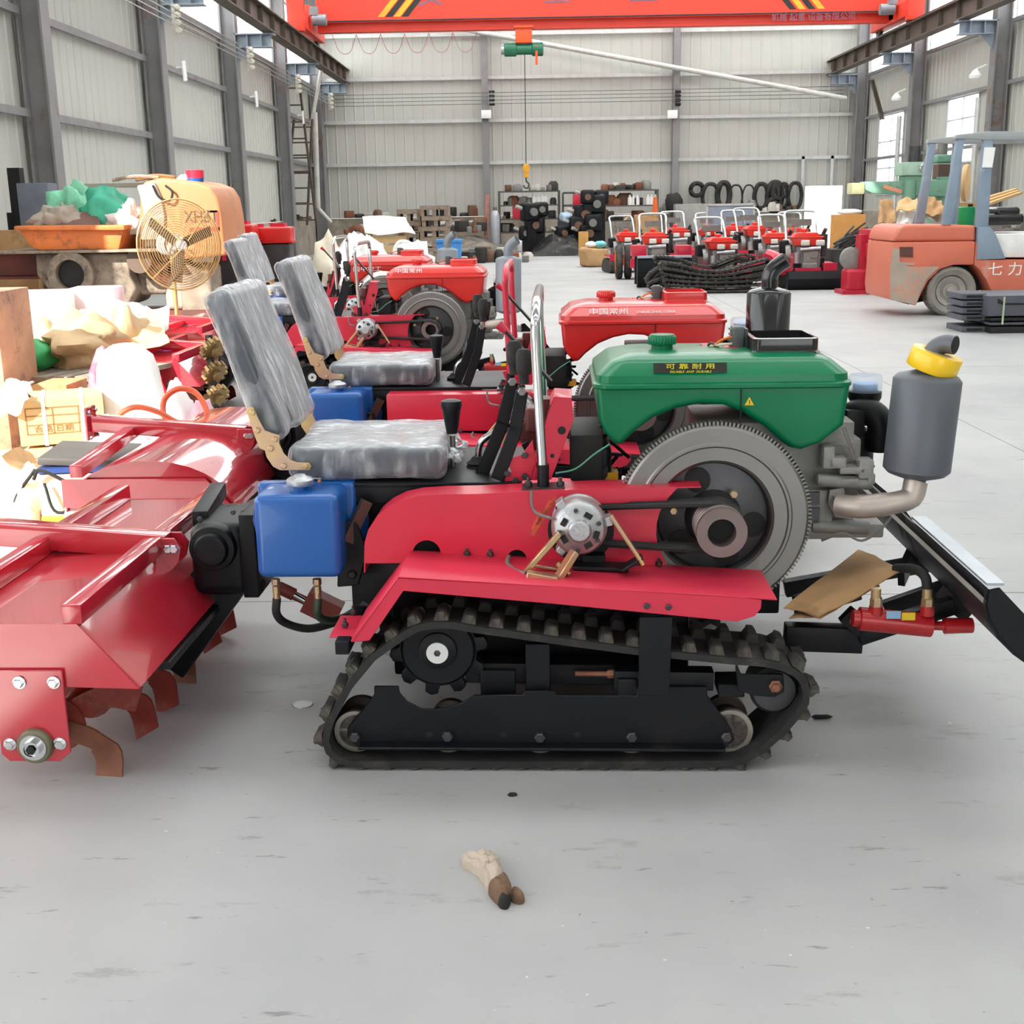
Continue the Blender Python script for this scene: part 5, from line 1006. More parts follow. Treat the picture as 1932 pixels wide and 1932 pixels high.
# heap of packing material in the sun
def mound(nm, lab, x0, x1, y0, y1, h, m_, seed, n=16):
    b = B(); vs = []
    for i in range(n + 1):
        for j in range(n + 1):
            u, w = i / n, j / n; e_ = (math.sin(math.pi * u) * math.sin(math.pi * w)) ** .45
            vs.append((x0 + (x1 - x0) * u, y0 + (y1 - y0) * w, max(0, e_ * h * (.75 + .5 * NZ.noise(V((u * 5, w * 5, seed)))))))
    b.add(vs, [(i * (n + 1) + j, (i + 1) * (n + 1) + j, (i + 1) * (n + 1) + j + 1, i * (n + 1) + j + 1) for i in range(n) for j in range(n)])
    o = b.out(nm, m_, None, sm=30); o['kind'] = 'stuff'; return tag(o, lab, 'debris')
mound('packing_debris', 'loose heap of packing scraps under the sacks and foam blocks', -5.3, -2.5, 7.0, 11.0, .42, mt('mixed_scraps', 'b8a68c', .8, var=.4, vs=9, dirt='e0dcd2', da=.4, ds=4, bump=.5, bs=12), 4)
mound('packing_debris', 'loose heap of paper scraps around the cartons by the tiller', -3.6, -1.75, 4.9, 7.0, .16, mt('paper_scraps', 'cfc0a6', .8, var=.3, vs=9, dirt='efece4', da=.4, ds=5, bump=.5, bs=14), 9)
boxt('foam_block', 'long white foam block on the scrap heap before the concrete pump', 'foam block', 14, 552, 125, 605, 9.6, .5, FOAM, bev=.03, rz=.1); boxt('foam_block', 'pinkish film-wrapped foam block beside the long white one', 'foam block', 114, 545, 202, 600, 9.75, .5, mt('pinkish_foam', 'e6cfd2', .6), bev=.03, rz=.12)
boxt('foam_block', 'lower white foam block standing under the long one', 'foam block', 20, 604, 130, 660, 9.55, .5, FOAM, bev=.02, z0=.1)
b = B(); b.sheet(Yp(125, 605, 9.0), Yp(318, 622, 9.0), Yp(320, 580, 10), Yp(200, 572, 10), 12, .12, 4, .004, 2); tag(b.out('white_film_sheet', FILMW, None, sm=60), 'big crumpled sheet of white film over the scrap heap', 'plastic sheet')
b = B(); b.sheet(Yp(110, 640, 8.2), Yp(320, 655, 8.2), Yp(300, 598, 9.2), Yp(125, 596, 9.2), 12, .1, 3, .004, 7); tag(b.out('kraft_paper', PAPT, None, sm=60), 'large crumpled sheet of tan kraft paper below the white film', 'paper')
b = B(); b.sheet(Yp(45, 655, 8.4), Yp(118, 652, 8.4), Yp(105, 612, 8.9), Yp(80, 600, 8.9), 8, .06, 3, .004, 11); tag(b.out('kraft_paper', PAPT, None, sm=60), 'small peaked sheet of kraft paper before the foam blocks', 'paper')
blobt('woven_sack', 'full tan woven sack lying on grey slats', 'sack', 48, 612, 190, 702, 7.7, .9, BAGT, None, .22, 4, 28, sc=2.4); blobt('woven_sack', 'smaller folded tan sack behind the full one', 'sack', 150, 600, 250, 680, 8.1, .8, BAGT, .05, .2, 14, 24)
blobt('mesh_sack', 'bright green sack beside the tan sack', 'sack', 18, 650, 72, 706, 7.5, .5, BAGG, None, .25, 6, 20)
g = thing('slat_pallet', 'grey slatted pallet under the full tan sack', 'pallet', (ony(105, 705, 7.4).x, 7.75, .0)); zs = max(.12, ony(105, 705, 7.4).z)
for k in range(7): b = B(); b.box((-.36 + k * .13, 0, zs - .03), (.095, .8, .03), MX.Rotation(R(-18), 3, 'Z')); b.out('slat', PLK, g)
for y in (-.3, .3): b = B(); b.box((0, y, (zs - .05) / 2), (.8, .09, zs - .05)); b.out('bearer', PLK, g)
ca = boxt('tall_carton', 'tall printed brown carton at the picture edge before the foam blocks', 'carton', -130, 552, -12, 722, 7.0, .5, mt('printed_carton', 'b98a6c', .7, var=.25, vs=4, dirt='7d5a5c', da=.3, ds=6), z0=0)
# cartons with straps
def carton(lab, px0, py0, px1, py1, Y, d, rz, z0=None, prn=True):
    a, c = ony(px0, py1, Y), ony(px1, py0, Y); zb_ = a.z if z0 is None else z0; w, h = c.x - a.x, c.z - zb_
    r = thing('carton', lab, 'carton', ((a.x + c.x) / 2, Y + d / 2, zb_), rz, 'strapped cartons by the tiller')
    b = B(); b.box((0, 0, h / 2), (w, d, h)); b.out('box', CARDL, r, bev=.006)
    for fx in (-.2, .25): b = B(); b.box((w * fx, 0, h / 2), (.018, d + .006, h + .006)); b.out('strap', WHT, r)
    if prn:
        PR = mt('brown_print', '8a6440', .8); b = B()
        for zz in (.25, .45, .65, .82): b.box((-w * .1, -d / 2 - .001, h * zz), (w * .62, .002, .006))
        for xx in (-.41, -.1, .2): b.box((w * xx, -d / 2 - .001, h * .53), (.006, .002, h * .57))
        b.out('printed_grid', PR, r)
        text('lettering', '合格 日期', h * .16, PR, r, (-w * .1, -d / 2 - .002, h * .35), sx=1.2)
    return r
carton('tan strapped carton with printed grid resting on another carton', 22, 752, 165, 842, 6.1, .36, R(20), z0=ony(90, 842, 6.1).z + .01); carton('lower tan strapped carton under the printed one', 40, 846, 170, 905, 6.05, .4, R(16), z0=0.0)
b = B(); b.sheet(Yp(2, 862, 5.5), Yp(55, 905, 5.4), Yp(82, 880, 5.8), Yp(40, 838, 5.8), 6, .03, 2, .005, 5); tag(b.out('carton_flap', CARD), 'torn brown cardboard flap in front of the strapped cartons', 'cardboard')
boxt('brown_carton', 'small plain brown carton between the slat pallet and the white sack', 'carton', 62, 726, 128, 752, 6.9, .3, CARD, rz=-.05, z0=ony(90, 752, 6.9).z)
b = B(); b.sheet(Yp(-30, 800, 6.0), Yp(60, 760, 6.0), Yp(62, 715, 7.0), Yp(-30, 730, 7.0), 10, .1, 3, .004, 12); tag(b.out('white_film_sheet', FILMW, None, sm=60), 'white film sheet draped over the cartons by the picture edge', 'plastic sheet')
blobt('white_sack', 'big upright white sack with a red printed edge behind the second tiller', 'sack', 152, 658, 282, 838, 6.3, .55, BAGW, .02, .1, 2, 28, sc=1.6)
blobt('red_print_sack', 'red and pink sack peeking out behind the big white one', 'sack', 148, 666, 200, 745, 6.75, .4, mt('red_pink_sack', 'b8324a', .6, var=.3, c2='d8a0b0'), .05, .1, 5, 20)
blobt('white_bag', 'low white bag at the foot of the big white sack', 'bag', 150, 800, 215, 880, 5.9, .4, FILMW, .0, .2, 6, 20); blobt('white_bag', 'pale blue-white bag between the second tiller and the cartons', 'bag', 225, 826, 300, 890, 5.75, .4, FILMW, .0, .25, 9, 20)
blobt('white_bag', 'small white bag under the orange hose loop', 'bag', 285, 738, 350, 800, 6.2, .3, FILMW, .0, .25, 16, 20); blobt('white_bag', 'pinkish white bag beside the orange hose loop', 'bag', 340, 770, 400, 808, 6.1, .3, PINK, .0, .2, 18, 16)
hs = thing('orange_hose', 'orange rubber hose curling in loops behind the second tiller beam', 'hose')
b = B(); b.tube(spline([Yp(345, 806, 5.7), Yp(312, 790, 5.75), Yp(310, 755, 5.8), Yp(335, 734, 5.8), Yp(368, 740, 5.8), Yp(388, 770, 5.75), Yp(392, 800, 5.7)], 7), .014, 8); b.out('loop', ORH, hs); b = B(); b.tube(spline([Yp(215, 795, 5.7), Yp(235, 775, 5.7), Yp(262, 768, 5.7), Yp(300, 778, 5.7), Yp(330, 795, 5.7), Yp(350, 803, 5.7)], 7), .014, 8); b.out('loop', ORH, hs)
p = Yp(402, 740, 7.2); gs = thing('sprocket_shaft', 'upright shaft of three brassy sprockets behind the front seat back', 'sprocket', (p.x, 7.2, 0), R(50)); z0 = Yp(402, 765, 7.2).z; BRS = mt('brassy_sprocket', '9a8058', .4, .7)
b = B(); b.cyl((0, 0, 0), (.0, 0, z0 + .42), .022, n=12); b.out('shaft', STLD, gs); b = B(); b.lathe([(.12, 0), (.12, .02), (.03, .03)], (0, 0, 0), 'z', 20); b.out('foot', STLD, gs)
for i in range(3):
    pts = [(rr * math.cos(R(k * 30 + da)), rr * math.sin(R(k * 30 + da))) for k in range(12) for da, rr in ((-11, .062), (-6, .08), (6, .08), (11, .062))]
    b = B(); tm = MX.Rotation(R(35), 3, 'X'); b.prism(pts, -.02, .02); b.lathe([(.03, -.045), (.03, .045)], (0, 0, 0), 'y', 16); b.v = [tm @ v + V((0, -.03, z0 + .06 + i * .14)) for v in b.v]; b.out('sprocket', BRS, gs)
# welding machine with cables
p = Yp(125, 955, 4.95); wm = thing('welding_machine', 'cream and ochre welding machine with a dark top and tangled cables', 'welder', (p.x, 5.15, 0), R(6))
zt = ony(125, 893, 4.95).z; w_ = ony(186, 920, 4.95).x - ony(60, 920, 4.95).x
b = B(); b.box((0, 0, .02 + .07), (w_, .34, .13)); b.out('base_case', YELB, wm, bev=.012); b = B(); b.box((0, 0, .15 + (zt - .16) / 2), (w_ * .98, .33, zt - .16)); b.out('body', CREAM, wm, bev=.01)
b = B(); b.box((.02, -.02, zt + .005), (w_ * 1.1, .3, .02)); b.out('blue_tray', mt('deep_blue_panel', '27407a', .4), wm); b = B(); b.box((.04, .06, zt + .03), (w_ * 1.25, .4, .03), MX.Rotation(R(4), 3, 'Y')); b.out('dark_lid', mt('dark_grey_panel', '4a4744', .5), wm, bev=.004)
text('lettering', '直流弧焊', .045, mt('brown_print', '8a6440'), wm, (.03, -.172, .075))
b = B(); b.tube(spline([(-w_ / 2, -.2, zt - .02), (-.1, -.22, zt + .02), (.03, -.22, zt - .08), (.02, -.22, .05)], 6), .008, 6); b.out('cable', BLKM, wm); b = B(); b.tube(spline([(-w_ / 2 + .04, -.2, zt - .04), (-.05, -.23, zt - .16), (.1, -.22, zt - .1), (.22, -.2, zt + .03)], 6), .007, 6); b.out('cable', BLKM, wm)
b = B(); b.tube(spline([(-w_ / 2 - .02, -.1, zt), (-w_ / 2 - .09, -.2, zt - .12), (-w_ / 2 - .08, -.24, .05), (-w_ / 2 + .1, -.26, .02)], 6), .008, 6); b.out('cable', BLKM, wm)
blobt('rag', 'white rag lying in front of the welding machine', 'rag', 105, 940, 186, 978, 4.75, .25, FILMW, .0, .3, 7, 20); blobt('rag', 'cream wrapped bundle at the picture edge beside the welding machine', 'rag', -30, 905, 62, 975, 4.9, .35, mt('cream_cloth', 'ecdcc0', .8), 0, .2, 17, 20)
b = B(); a, c = Yp(-30, 1032, 4.35), Yp(86, 1030, 4.35); b.tube(spline([V((a.x, 4.35, .06)), V(((a.x + c.x) / 2, 4.3, .065)), V((c.x, 4.35, .06))], 5), .055, 14); tag(b.out('yellow_roll', mt('mustard_cloth', 'd8b24a', .7, var=.15)), 'rolled mustard-yellow cloth on the floor below the front tiller beam', 'roll')
b = B(); a, c = Yp(-30, 1062, 3.98), Yp(60, 1062, 3.98); b.sheet((a.x, 3.9, .012), (c.x, 3.9, .012), (c.x, 4.2, .02), (a.x, 4.2, .02), 6, .02, 3, .006, 3); tag(b.out('pink_panel', mt('faded_pink_sheet', 'c9948e', .6, var=.15)), 'faded pink sheet lying under the front tiller', 'sheet')
# bundles by the far tillers
blobt('white_bundle', 'tall heap of white wrapped bundles behind the farthest tiller', 'bundle', 618, 452, 735, 540, 16.0, 1.0, FILMW, 0, .25, 2, 28, sc=2.6); blobt('white_bundle', 'lower white wrapped bundle beside the tall white heap', 'bundle', 715, 468, 830, 545, 15.5, .9, FILMW, 0, .25, 12, 28, sc=2.6); blobt('white_bundle', 'cream wrapped bundle at the wall side of the white heap', 'bundle', 580, 450, 645, 540, 17.5, 1.0, mt('cream_wrap', 'd8cdb8', .7), 0, .2, 22, 24)
cn = thing('white_lamp_cone', 'white cone-shaped lamp with a looped handle lying on the white bundles', 'lamp', (ony(770, 492, 14.8).x, 14.8, ony(770, 492, 14.8).z)); b = B(); b.lathe([(.12, 0), (.13, .03), (.05, .16), (.03, .2), (0, .21)], (0, 0, 0), 'z', 24); b.out('shade', FILMW, cn); b = B(); b.lathe([(.125, -.04), (.12, 0)], (0, 0, 0), 'z', 24); b.out('rim', BLK, cn)
b = B(); b.tube(spline([(-.13, 0, -.02), (-.16, 0, .12), (-.1, 0, .22), (0, 0, .22), (.05, 0, .18)], 5), .02, 8); b.out('handle', FILMW, cn); b = B(); b.cyl((0, 0, -cn.location.z + .0), (0, 0, -.03), .05); b.out('stem', FILMW, cn)
# wheeled red machines beyond the pump
for i, (px, py, lab) in enumerate(((442, 436, 'red engine tank of a wheeled machine beside the orange hood'), (512, 440, 'red engine on a wheeled machine with a yellow wheel rim'))):
    Y = 15.5 + i * .4; p = ony(px, py, Y); r = thing('wheeled_tiller', lab, 'tractor', (p.x, Y, 0), 0); z = p.z
    b = B(); b.rbox((0, 0, z - .02), (.55, .36, .2), .03); b.out('fuel_tank', TANKR, r); b = B(); b.box((0, 0, z - .11), (.6, .4, .015)); b.out('tank_rim', TANKR, r); b = B(); b.rbox((0, 0, (z + .18) / 2), (.5, .34, z - .42), .03); b.out('engine_block', STLD, r); b = B(); b.cyl((-.12, -.1, z + .07), (-.12, -.1, z + .12), .05); b.box((.1, 0, z + .1), (.18, .2, .05)); b.out('tank_cap', RED, r)
    b = B(); b.bar((-.1, -.2, z - .15), (-.1, -.2, z - .35), .04, .04); b.box((.05, 0, .4), (.8, .5, .06)); b.out('frame', RED, r)
    for s in (-1, 1):
        b = B(); b.lathe([(.12, -.06), (.2, -.08), (.27, -.06), (.28, 0), (.27, .06), (.2, .08), (.12, .06)], (.12, s * .38, .28), 'y', 28); w = b.out('tyre', RUB, r); b = B(); b.lathe([(.03, -.065), (.12, -.06), (.165, -.075), (.165, .075), (.03, .06)], (.12, s * .38, .28), 'y', 24); b.out('rim', mt('rim_orange', 'e89a1c', .45), w)
# crates, bins and lumber against the walls
CRT = mt('brown_grey_crate', '8a7868', .8, var=.2, vs=5, dirt='5a4a40', da=.25); 
def crate_stack(px0, px1, n, Y, lab, ztop):
    a, c = ony(px0, 430, Y), ony(px1, 430, Y); w = c.x - a.x; h = ztop / n
    for k in range(n):
        r = thing('casting_crate', 'brown slotted crate, %s of the stack %s' % (('lowest', 'second', 'third', 'fourth', 'fifth', 'topmost')[k if k < n - 1 else 5], lab), 'crate', ((a.x + c.x) / 2 + rnd.uniform(-.04, .04), Y, k * h), rnd.uniform(-.04, .04), 'stacked casting crates')
        b = B(); b.box((0, 0, h * .93), (w, .9, h * .12)); b.out('deck', CRT, r)
        for s in (-.42, 0, .42): b = B(); b.box((w * s, 0, h * .44), (w * .14, .86, h * .86)); b.out('bearer', CRT, r)
        b = B(); b.box((0, -.44, h * .72), (w, .03, h * .26)); b.out('front_board', CRT, r)
zt = ony(800, 388, 29).z
crate_stack(797, 850, 6, 29.0, 'nearest the wall column', zt); crate_stack(752, 796, 5, 29.3, 'beside the column stack', zt * .95)
bn = thing('blue_bin', 'blue plastic bin beside the white bundles', 'bin', (ony(848, 475, 25).x, 25, 0)); zt = ony(848, 454, 25).z; BL2 = mt('sky_blue_plastic', '3a86cc', .45)
w_ = ony(872, 470, 25).x - ony(826, 470, 25).x
b = B(); b.prism([(-w_ * .42, 0), (w_ * .42, 0), (w_ * .5, zt), (-w_ * .5, zt)], -.25, .25); b.out('body', BL2, bn, bev=.02); b = B(); b.box((0, 0, zt), (w_ * 1.05, .56, .05)); b.out('rim', BL2, bn)
cr2 = thing('open_crate', 'pale wooden crate with a white sheet on top, on the scrap bars', 'crate', (ony(728, 455, 26).x, 26, 0), .3); zt = ony(728, 440, 26).z
for k in range(4): b = B(); b.box((0, -.3, zt * (.2 + .22 * k)), (.75, .02, zt * .16)); b.out('slat', CARDL, cr2)
for x in (-.35, .35): b = B(); b.box((x, 0, zt / 2), (.05, .6, zt)); b.out('side', CARD, cr2)
b = B(); b.sheet((-.5, -.4, zt + .02), (.55, -.4, zt - .02), (.5, .4, zt + .3), (-.4, .4, zt + .36), 8, .08, 2, .01, 3); b.out('white_sheet', FILMW, cr2)
for k in range(7):
    a, c = Yp(640 + k * 5, 468 + k * 2, 30), Yp(676 + k * 5, 440 + k * 3, 30.6); a.z = .09 + .02 * k; b = B(); b.cyl(a, c, .07, n=8); tag(b.out('grey_tube', STLD if k % 2 else IRON), 'grey steel tube leaning in the tube bundle by the corner', 'tube', 'leaning grey tubes by the corner')
mound('scrap_heap', 'long heap of mixed metal scrap along the end wall', XL + .8, -.4, 32, 38.6, .8, mt('metal_scrap', '6e655c', .8, .2, var=.5, vs=3, dirt='a89c8c', da=.3, ds=5, bump=.6, bs=6), 3, 30)
def scatter(nm, lab, cat, grp, n, x0, x1, y0, y1, zf, mats, smin, smax, seed):
    r = random.Random(seed); protos = []
    for m_ in mats:
        b = B(); b.rbox((0, 0, .5), (1, .8, 1), .12, 2, 1); protos.append(b.mesh(nm, m_)); b = B(); b.lathe([(.5, 0), (.5, .7), (.3, 1)], (0, 0, 0), 'z', 12); protos.append(b.mesh(nm, m_))
    for i in range(n):
        x, y = r.uniform(x0, x1), r.uniform(y0, y1); o = link(nm, r.choice(protos)); s = r.uniform(smin, smax)
        o.location = (x, y, zf(x, y)); o.rotation_euler.z = r.uniform(0, 3); o.scale = (s * r.uniform(.6, 1.6), s, s * r.uniform(.5, 1.2)); tag(o, lab.replace('{}', '%s %s' % (o.data.materials[0].name.split('_')[-1], 'blocky' if len(o.data.vertices) != 36 else 'round')), cat, grp)
GR = [mt('part_dark', '33312f', .6, .3), mt('part_grey', '7c7a77', .6, .3), mt('part_brown', '6d5340', .8), mt('part_pale', 'b8b4ac', .6), mt('part_rust', '7a4a34', .8)]
scatter('metal_part', 'small {} loose metal part on the floor along the end wall', 'part', 'loose metal parts along the end wall', 70, -5.2, .2, 30.5, 32.5, lambda x, y: 0, GR, .1, .35, 5)
scatter('metal_part', 'small {} loose part lying on top of the scrap heap', 'part', 'loose parts on the scrap heap', 60, -5.0, -1.2, 33, 37.5, lambda x, y: .68, GR, .12, .4, 6)
scatter('ledge_part', 'small {} object lying on the ledge of the long wall', 'part', 'small things on the wall ledge', 26, XL + .02, XL + .06, 17, 38, lambda x, y: 1.06, GR[:4], .06, .16, 8)
# ------------------------------------------------------------------ end wall: racks, cylinder, hanging belts
RACK = mt('grey_rack_steel', '5c5a58', .5, .4, var=.1)
def rack(nm, lab, px0, px1, pys, Y, d=.6):
    a, c = ony(px0, 440, Y), ony(px1, 440, Y); zs = [ony((px0 + px1) / 2, py, Y).z for py in pys]; r = thing(nm, lab, 'rack', ((a.x + c.x) / 2, Y, 0)); w = c.x - a.x
    for sx in (-1, 1):
        for sy in (-1, 1): b = B(); b.box((sx * w / 2, sy * d / 2, max(zs) / 2), (.06, .06, max(zs))); b.out('post', RACK, r)
    for z in zs: b = B(); b.box((0, 0, z - .02), (w + .02, d, .04)); b.out('shelf', RACK, r)
    return (a.x, c.x, zs)
x0, x1, zA = rack('storage_rack', 'grey steel rack with three loaded shelves beside the tall gas cylinder', 943, 1055, (360, 386, 412, 437), 37.6)
x2, x3, zB = rack('storage_rack', 'grey steel rack between the dark parts heap and the second wall column', 1124, 1238, (358, 387, 415), 38.0)
for k, z in enumerate(zA): scatter('shelf_part', 'small {} part on rack beside gas cylinder, shelf %s from top' % ('one', 'two', 'three', 'four')[k], 'part', 'parts on the rack beside the gas cylinder', 12, x0 + .15, x1 - .15, 37.4, 37.8, lambda x, y: z, GR, .1, .3, 20 + k)
for k, z in enumerate(zB): scatter('shelf_part', 'small {} part on rack by second wall column, shelf %s from top' % ('one', 'two', 'three')[k], 'part', 'parts on the rack by the second wall column', 12, x2 + .15, x3 - .15, 37.8, 38.2, lambda x, y: z, GR, .1, .35, 30 + k)
btl = B(); btl.lathe([(.07, 0), (.07, .2), (.03, .26), (.03, .3)], (0, 0, 0), 'z', 12); btl = btl.mesh('bottle', WHT)
for i, px in enumerate((1008, 1016, 1024, 1031)): o = link('bottle', btl); p = ony(px, 386, 37.45); o.location = (p.x, 37.42, zA[1]); tag(o, 'white bottle in the row of four on the second shelf by the gas cylinder', 'bottle', 'white bottles on the rack')
for i, px in enumerate((1188, 1195, 1202, 1222, 1229, 1236)): o = link('bottle', btl); p = ony(px, 387, 37.85); o.location = (p.x, 37.78, zB[1]); tag(o, 'white bottle on the middle shelf of the rack by the second wall column', 'bottle', 'white bottles on the far rack')
boxt('red_box', 'upright red box hanging on the rack beside the gas cylinder', 'box', 967, 386, 983, 407, 37.35, .25, RED, z0=zA[2] + .0); boxt('red_box', 'bright red box standing above the dark parts heap', 'box', 1081, 366, 1097, 388, 36.65, .3, RED, z0=ony(1090, 388, 36.65).z)
b = B(); w_ = ony(1084, 376, 37).x - ony(1062, 376, 37).x; z0 = ony(1070, 388, 37).z; z1 = ony(1070, 364, 37).z; xx = ony(1073, 376, 37).x
for s in (-1, 1): b.bar((xx + s * w_ / 2, 37, 0), (xx + s * w_ / 2, 37, z1), .06, .06)
b.bar((xx - w_ / 2, 37, z1), (xx + w_ / 2, 37, z1), .06, .06); b.bar((xx - w_ / 2, 37, z0), (xx + w_ / 2, 37, z0), .06, .06); tag(b.out('square_frame', RACK), 'empty square steel frame standing between the two racks', 'frame')
gc = thing('gas_cylinder', 'tall pale grey gas cylinder standing beside the rack at the end wall', 'cylinder', (ony(935, 460, 36).x, 36, 0)); zt = ony(935, 391, 36).z; b = B(); b.lathe([(.12, 0), (.13, .04), (.13, zt - .25), (.1, zt - .14), (.05, zt - .08)], (0, 0, 0), 'z', 20); b.out('body', mt('pale_cylinder', 'b9bdc2', .4, .3), gc); b = B(); b.lathe([(.06, zt - .1), (.06, zt), (.03, zt + .02)], (0, 0, 0), 'z', 12); b.out('valve_cap', STL, gc)
mound('parts_heap', 'dark heap of gearboxes and castings between the racks', ony(1000, 440, 35).x, ony(1140, 440, 35).x, 34.2, 36.2, .55, mt('dark_castings', '2f2d2c', .6, .3, var=.4, vs=6, dirt='7c776f', da=.25, ds=6, bump=.6, bs=8), 7, 20)
for i, (px, py, s) in enumerate(((1000, 400, .5), (1012, 425, .45), (992, 440, .4), (1108, 372, .4), (1125, 385, .5), (1100, 405, .55), (1118, 420, .5), (1090, 425, .5), (1135, 372, .4), (1104, 440, .5), (1020, 395, .4), (1060, 440, .4))):
    p = ony(px, py, 35.4); r = thing('gearbox', 'black gearbox casting, number %s counted from the cylinder side of the dark heap' % ('one two three four five six seven eight nine ten eleven twelve'.split()[i]), 'gearbox', (p.x, 35.2 + .1 * (i % 3), 0), rnd.uniform(-.5, .5), 'black gearboxes stacked between the racks')
    z = max(s * .5, p.z); b = B(); b.rbox((0, 0, z), (s, s * .8, s), .08); b.box((0, 0, (z - s / 2) / 2), (s * .5, s * .5, max(.02, z - s / 2))); b.out('case', BLK, r); b = B(); b.cyl((0, -s * .4, z), (0, -s * .62, z), s * .22); b.out('flange', GR[i % 2 + 1], r); b = B(); b.cyl((-s * .5, 0, z + .1), (-s * .85, 0, z + .16), s * .1); b.out('shaft', GR[3], r)
blobt('blue_film_bundle', 'pale blue wrapped bundle on dark blue crates by the heap', 'bundle', 1055, 401, 1080, 420, 36, .5, mt('pale_blue_film', 'a9c3de', .4), None, .2, 3, 16); boxt('dark_crates', 'dark blue crate stack under the pale blue bundle', 'crate', 1053, 418, 1080, 452, 36, .6, mt('navy_plastic', '2c3648', .5), z0=0)
for i, (px0, py0, px1, py1, m_, l) in enumerate(((975, 448, 995, 462, FILMW, 'white bag on the floor before the rack'), (1005, 446, 1035, 468, mt('khaki_sack', 'a8a05a', .8), 'khaki sack on the floor before the rack'), (1062, 442, 1085, 466, DUST, 'grey bag standing before the dark heap'), (1040, 452, 1062, 468, mt('cream_cloth', 'ecdcc0', .8), 'small cream bag between the khaki sack and the grey bag'))): blobt('floor_bag', l, 'bag', px0, py0, px1, 470, 37.0 + .1 * i, .3, m_, 0, .2, i + 40, 16)
boxt('yellow_box', 'small ochre box standing before the black gearboxes', 'box', 1092, 437, 1110, 459, 33.5, .3, mt('ochre_board', 'b98a4a', .7), z0=0)
b = B(); b.bar(Yp(917, 450, 37), Yp(920, 368, 38.2), .12, .05); tag(b.out('leaning_plank', mt('red_grey_plank', '8f5f52', .8, var=.3)), 'narrow reddish plank leaning on the wall column by the cylinder', 'plank')
bx = thing('carton_box', 'open brown carton with white and teal bags, on the floor before the red machines', 'carton', (ony(1122, 498, 28).x, 28.2, 0), .2); zt = ony(1122, 468, 28).z; w_ = ony(1147, 480, 28).x - ony(1098, 480, 28).x
b = B(); b.rbox((0, 0, zt / 2), (w_ * .95, .6, zt), .06, 3, 6, None, lambda p, n: p + n * .05 * NZ.noise(p * 3)); b.out('box', CARD, bx)
blobt('teal_bag', 'small teal bag in the open carton', 'bag', 1122, 455, 1145, 470, 28.1, .3, mt('teal_bag', '6fc0c4', .5), zt, .2, 3, 14); blobt('white_bag', 'small white bag in the open carton', 'bag', 1105, 456, 1126, 470, 28.1, .3, FILMW, zt, .2, 5, 14)
cn = thing('traffic_cone', 'orange marker post at the end of the far rack', 'cone', (ony(1236, 400, 36).x, 36, 0)); zt = ony(1236, 372, 36).z; b = B(); b.lathe([(.18, 0), (.18, .03), (.14, .05), (.1, zt * .6), (.05, zt)], (0, 0, 0), 'z', 16); b.out('body', mt('cone_orange', 'e8661f', .5), cn)
boxt('grey_panel_box', 'long pale grey box below the hanging belts', 'box', 1274, 384, 1336, 402, 38.2, .5, mt('pale_grey_panel', '9a9a96', .6), z0=0)
# hanging rubber belts and tracks
HB = [(1315, 346, 369, 11, .07, 'small thick coiled tyre'), (1341, 347, 396, 14, .06, 'wide long belt'), (1366, 345, 392, 11, .09, 'thick narrow belt'), (1389, 349, 396, 12, .03, 'thin pale belt'), (1413, 349, 396, 11, .025, 'thinnest belt'), (1437, 347, 393, 12, .07, 'thick round-ended belt'), (1463, 345, 397, 12, .1, 'doubled dark belt'), (1479, 346, 392, 9, .05, 'belt behind the doubled one'), (1501, 345, 393, 12, .06, 'belt next to the white board')]
for px, p0, p1, hw, th, lab in HB:
    t, u = ony(px, p0, 39.2), ony(px, p1, 39.2); w_ = hw * .0172; cz = (t.z + u.z) / 2; hh = (t.z - u.z) / 2
    b = B(); b.tube([(t.x + w_ * math.copysign(abs(math.cos(2 * math.pi * k / 28)) ** .8, math.cos(2 * math.pi * k / 28)), 39.22 + .03 * math.sin(k), cz + hh * math.sin(2 * math.pi * k / 28)) for k in range(28)], th, 8, True)
    if 'doubled' in lab: b.tube([(t.x + w_ * .8 * math.cos(2 * math.pi * k / 24) * (1 if math.sin(2 * math.pi * k / 24) < 0 else -.5), 39.1, cz + hh * .9 * math.sin(2 * math.pi * k / 24)) for k in range(24)], th * .8, 8, True)
    tag(b.out('hanging_belt', RUB), lab + ' hanging on the end wall', 'belt', 'belts hung on the end wall')
scatter('ledge_part', 'small {} thing on the ledge of the end wall', 'part', 'small things on the end wall ledge', 30, ony(1240, 380, 39.3).x, ony(1500, 380, 39.3).x, 39.0, 39.2, lambda x, y: 1.06, GR, .1, .3, 51); scatter('ledge_part', 'small {} thing on the end wall ledge near the crates', 'part', 'small things on the end wall ledge', 20, -5.5, -1.5, 39.0, 39.2, lambda x, y: 1.06, GR, .1, .35, 52)
blobt('belt_coil', 'dark coil lying on the ledge by the second wall column', 'coil', 1255, 365, 1290, 386, 38.75, .25, RUB, 1.05, .2, 3, 16)
wbd = boxt('white_board', 'tall white board leaning upright before the red machines, in full sun', 'board', 1516, 350, 1590, 462, 30.0, .08, mt('bright_white_board', 'eeece2', .6, var=.02), z0=0)
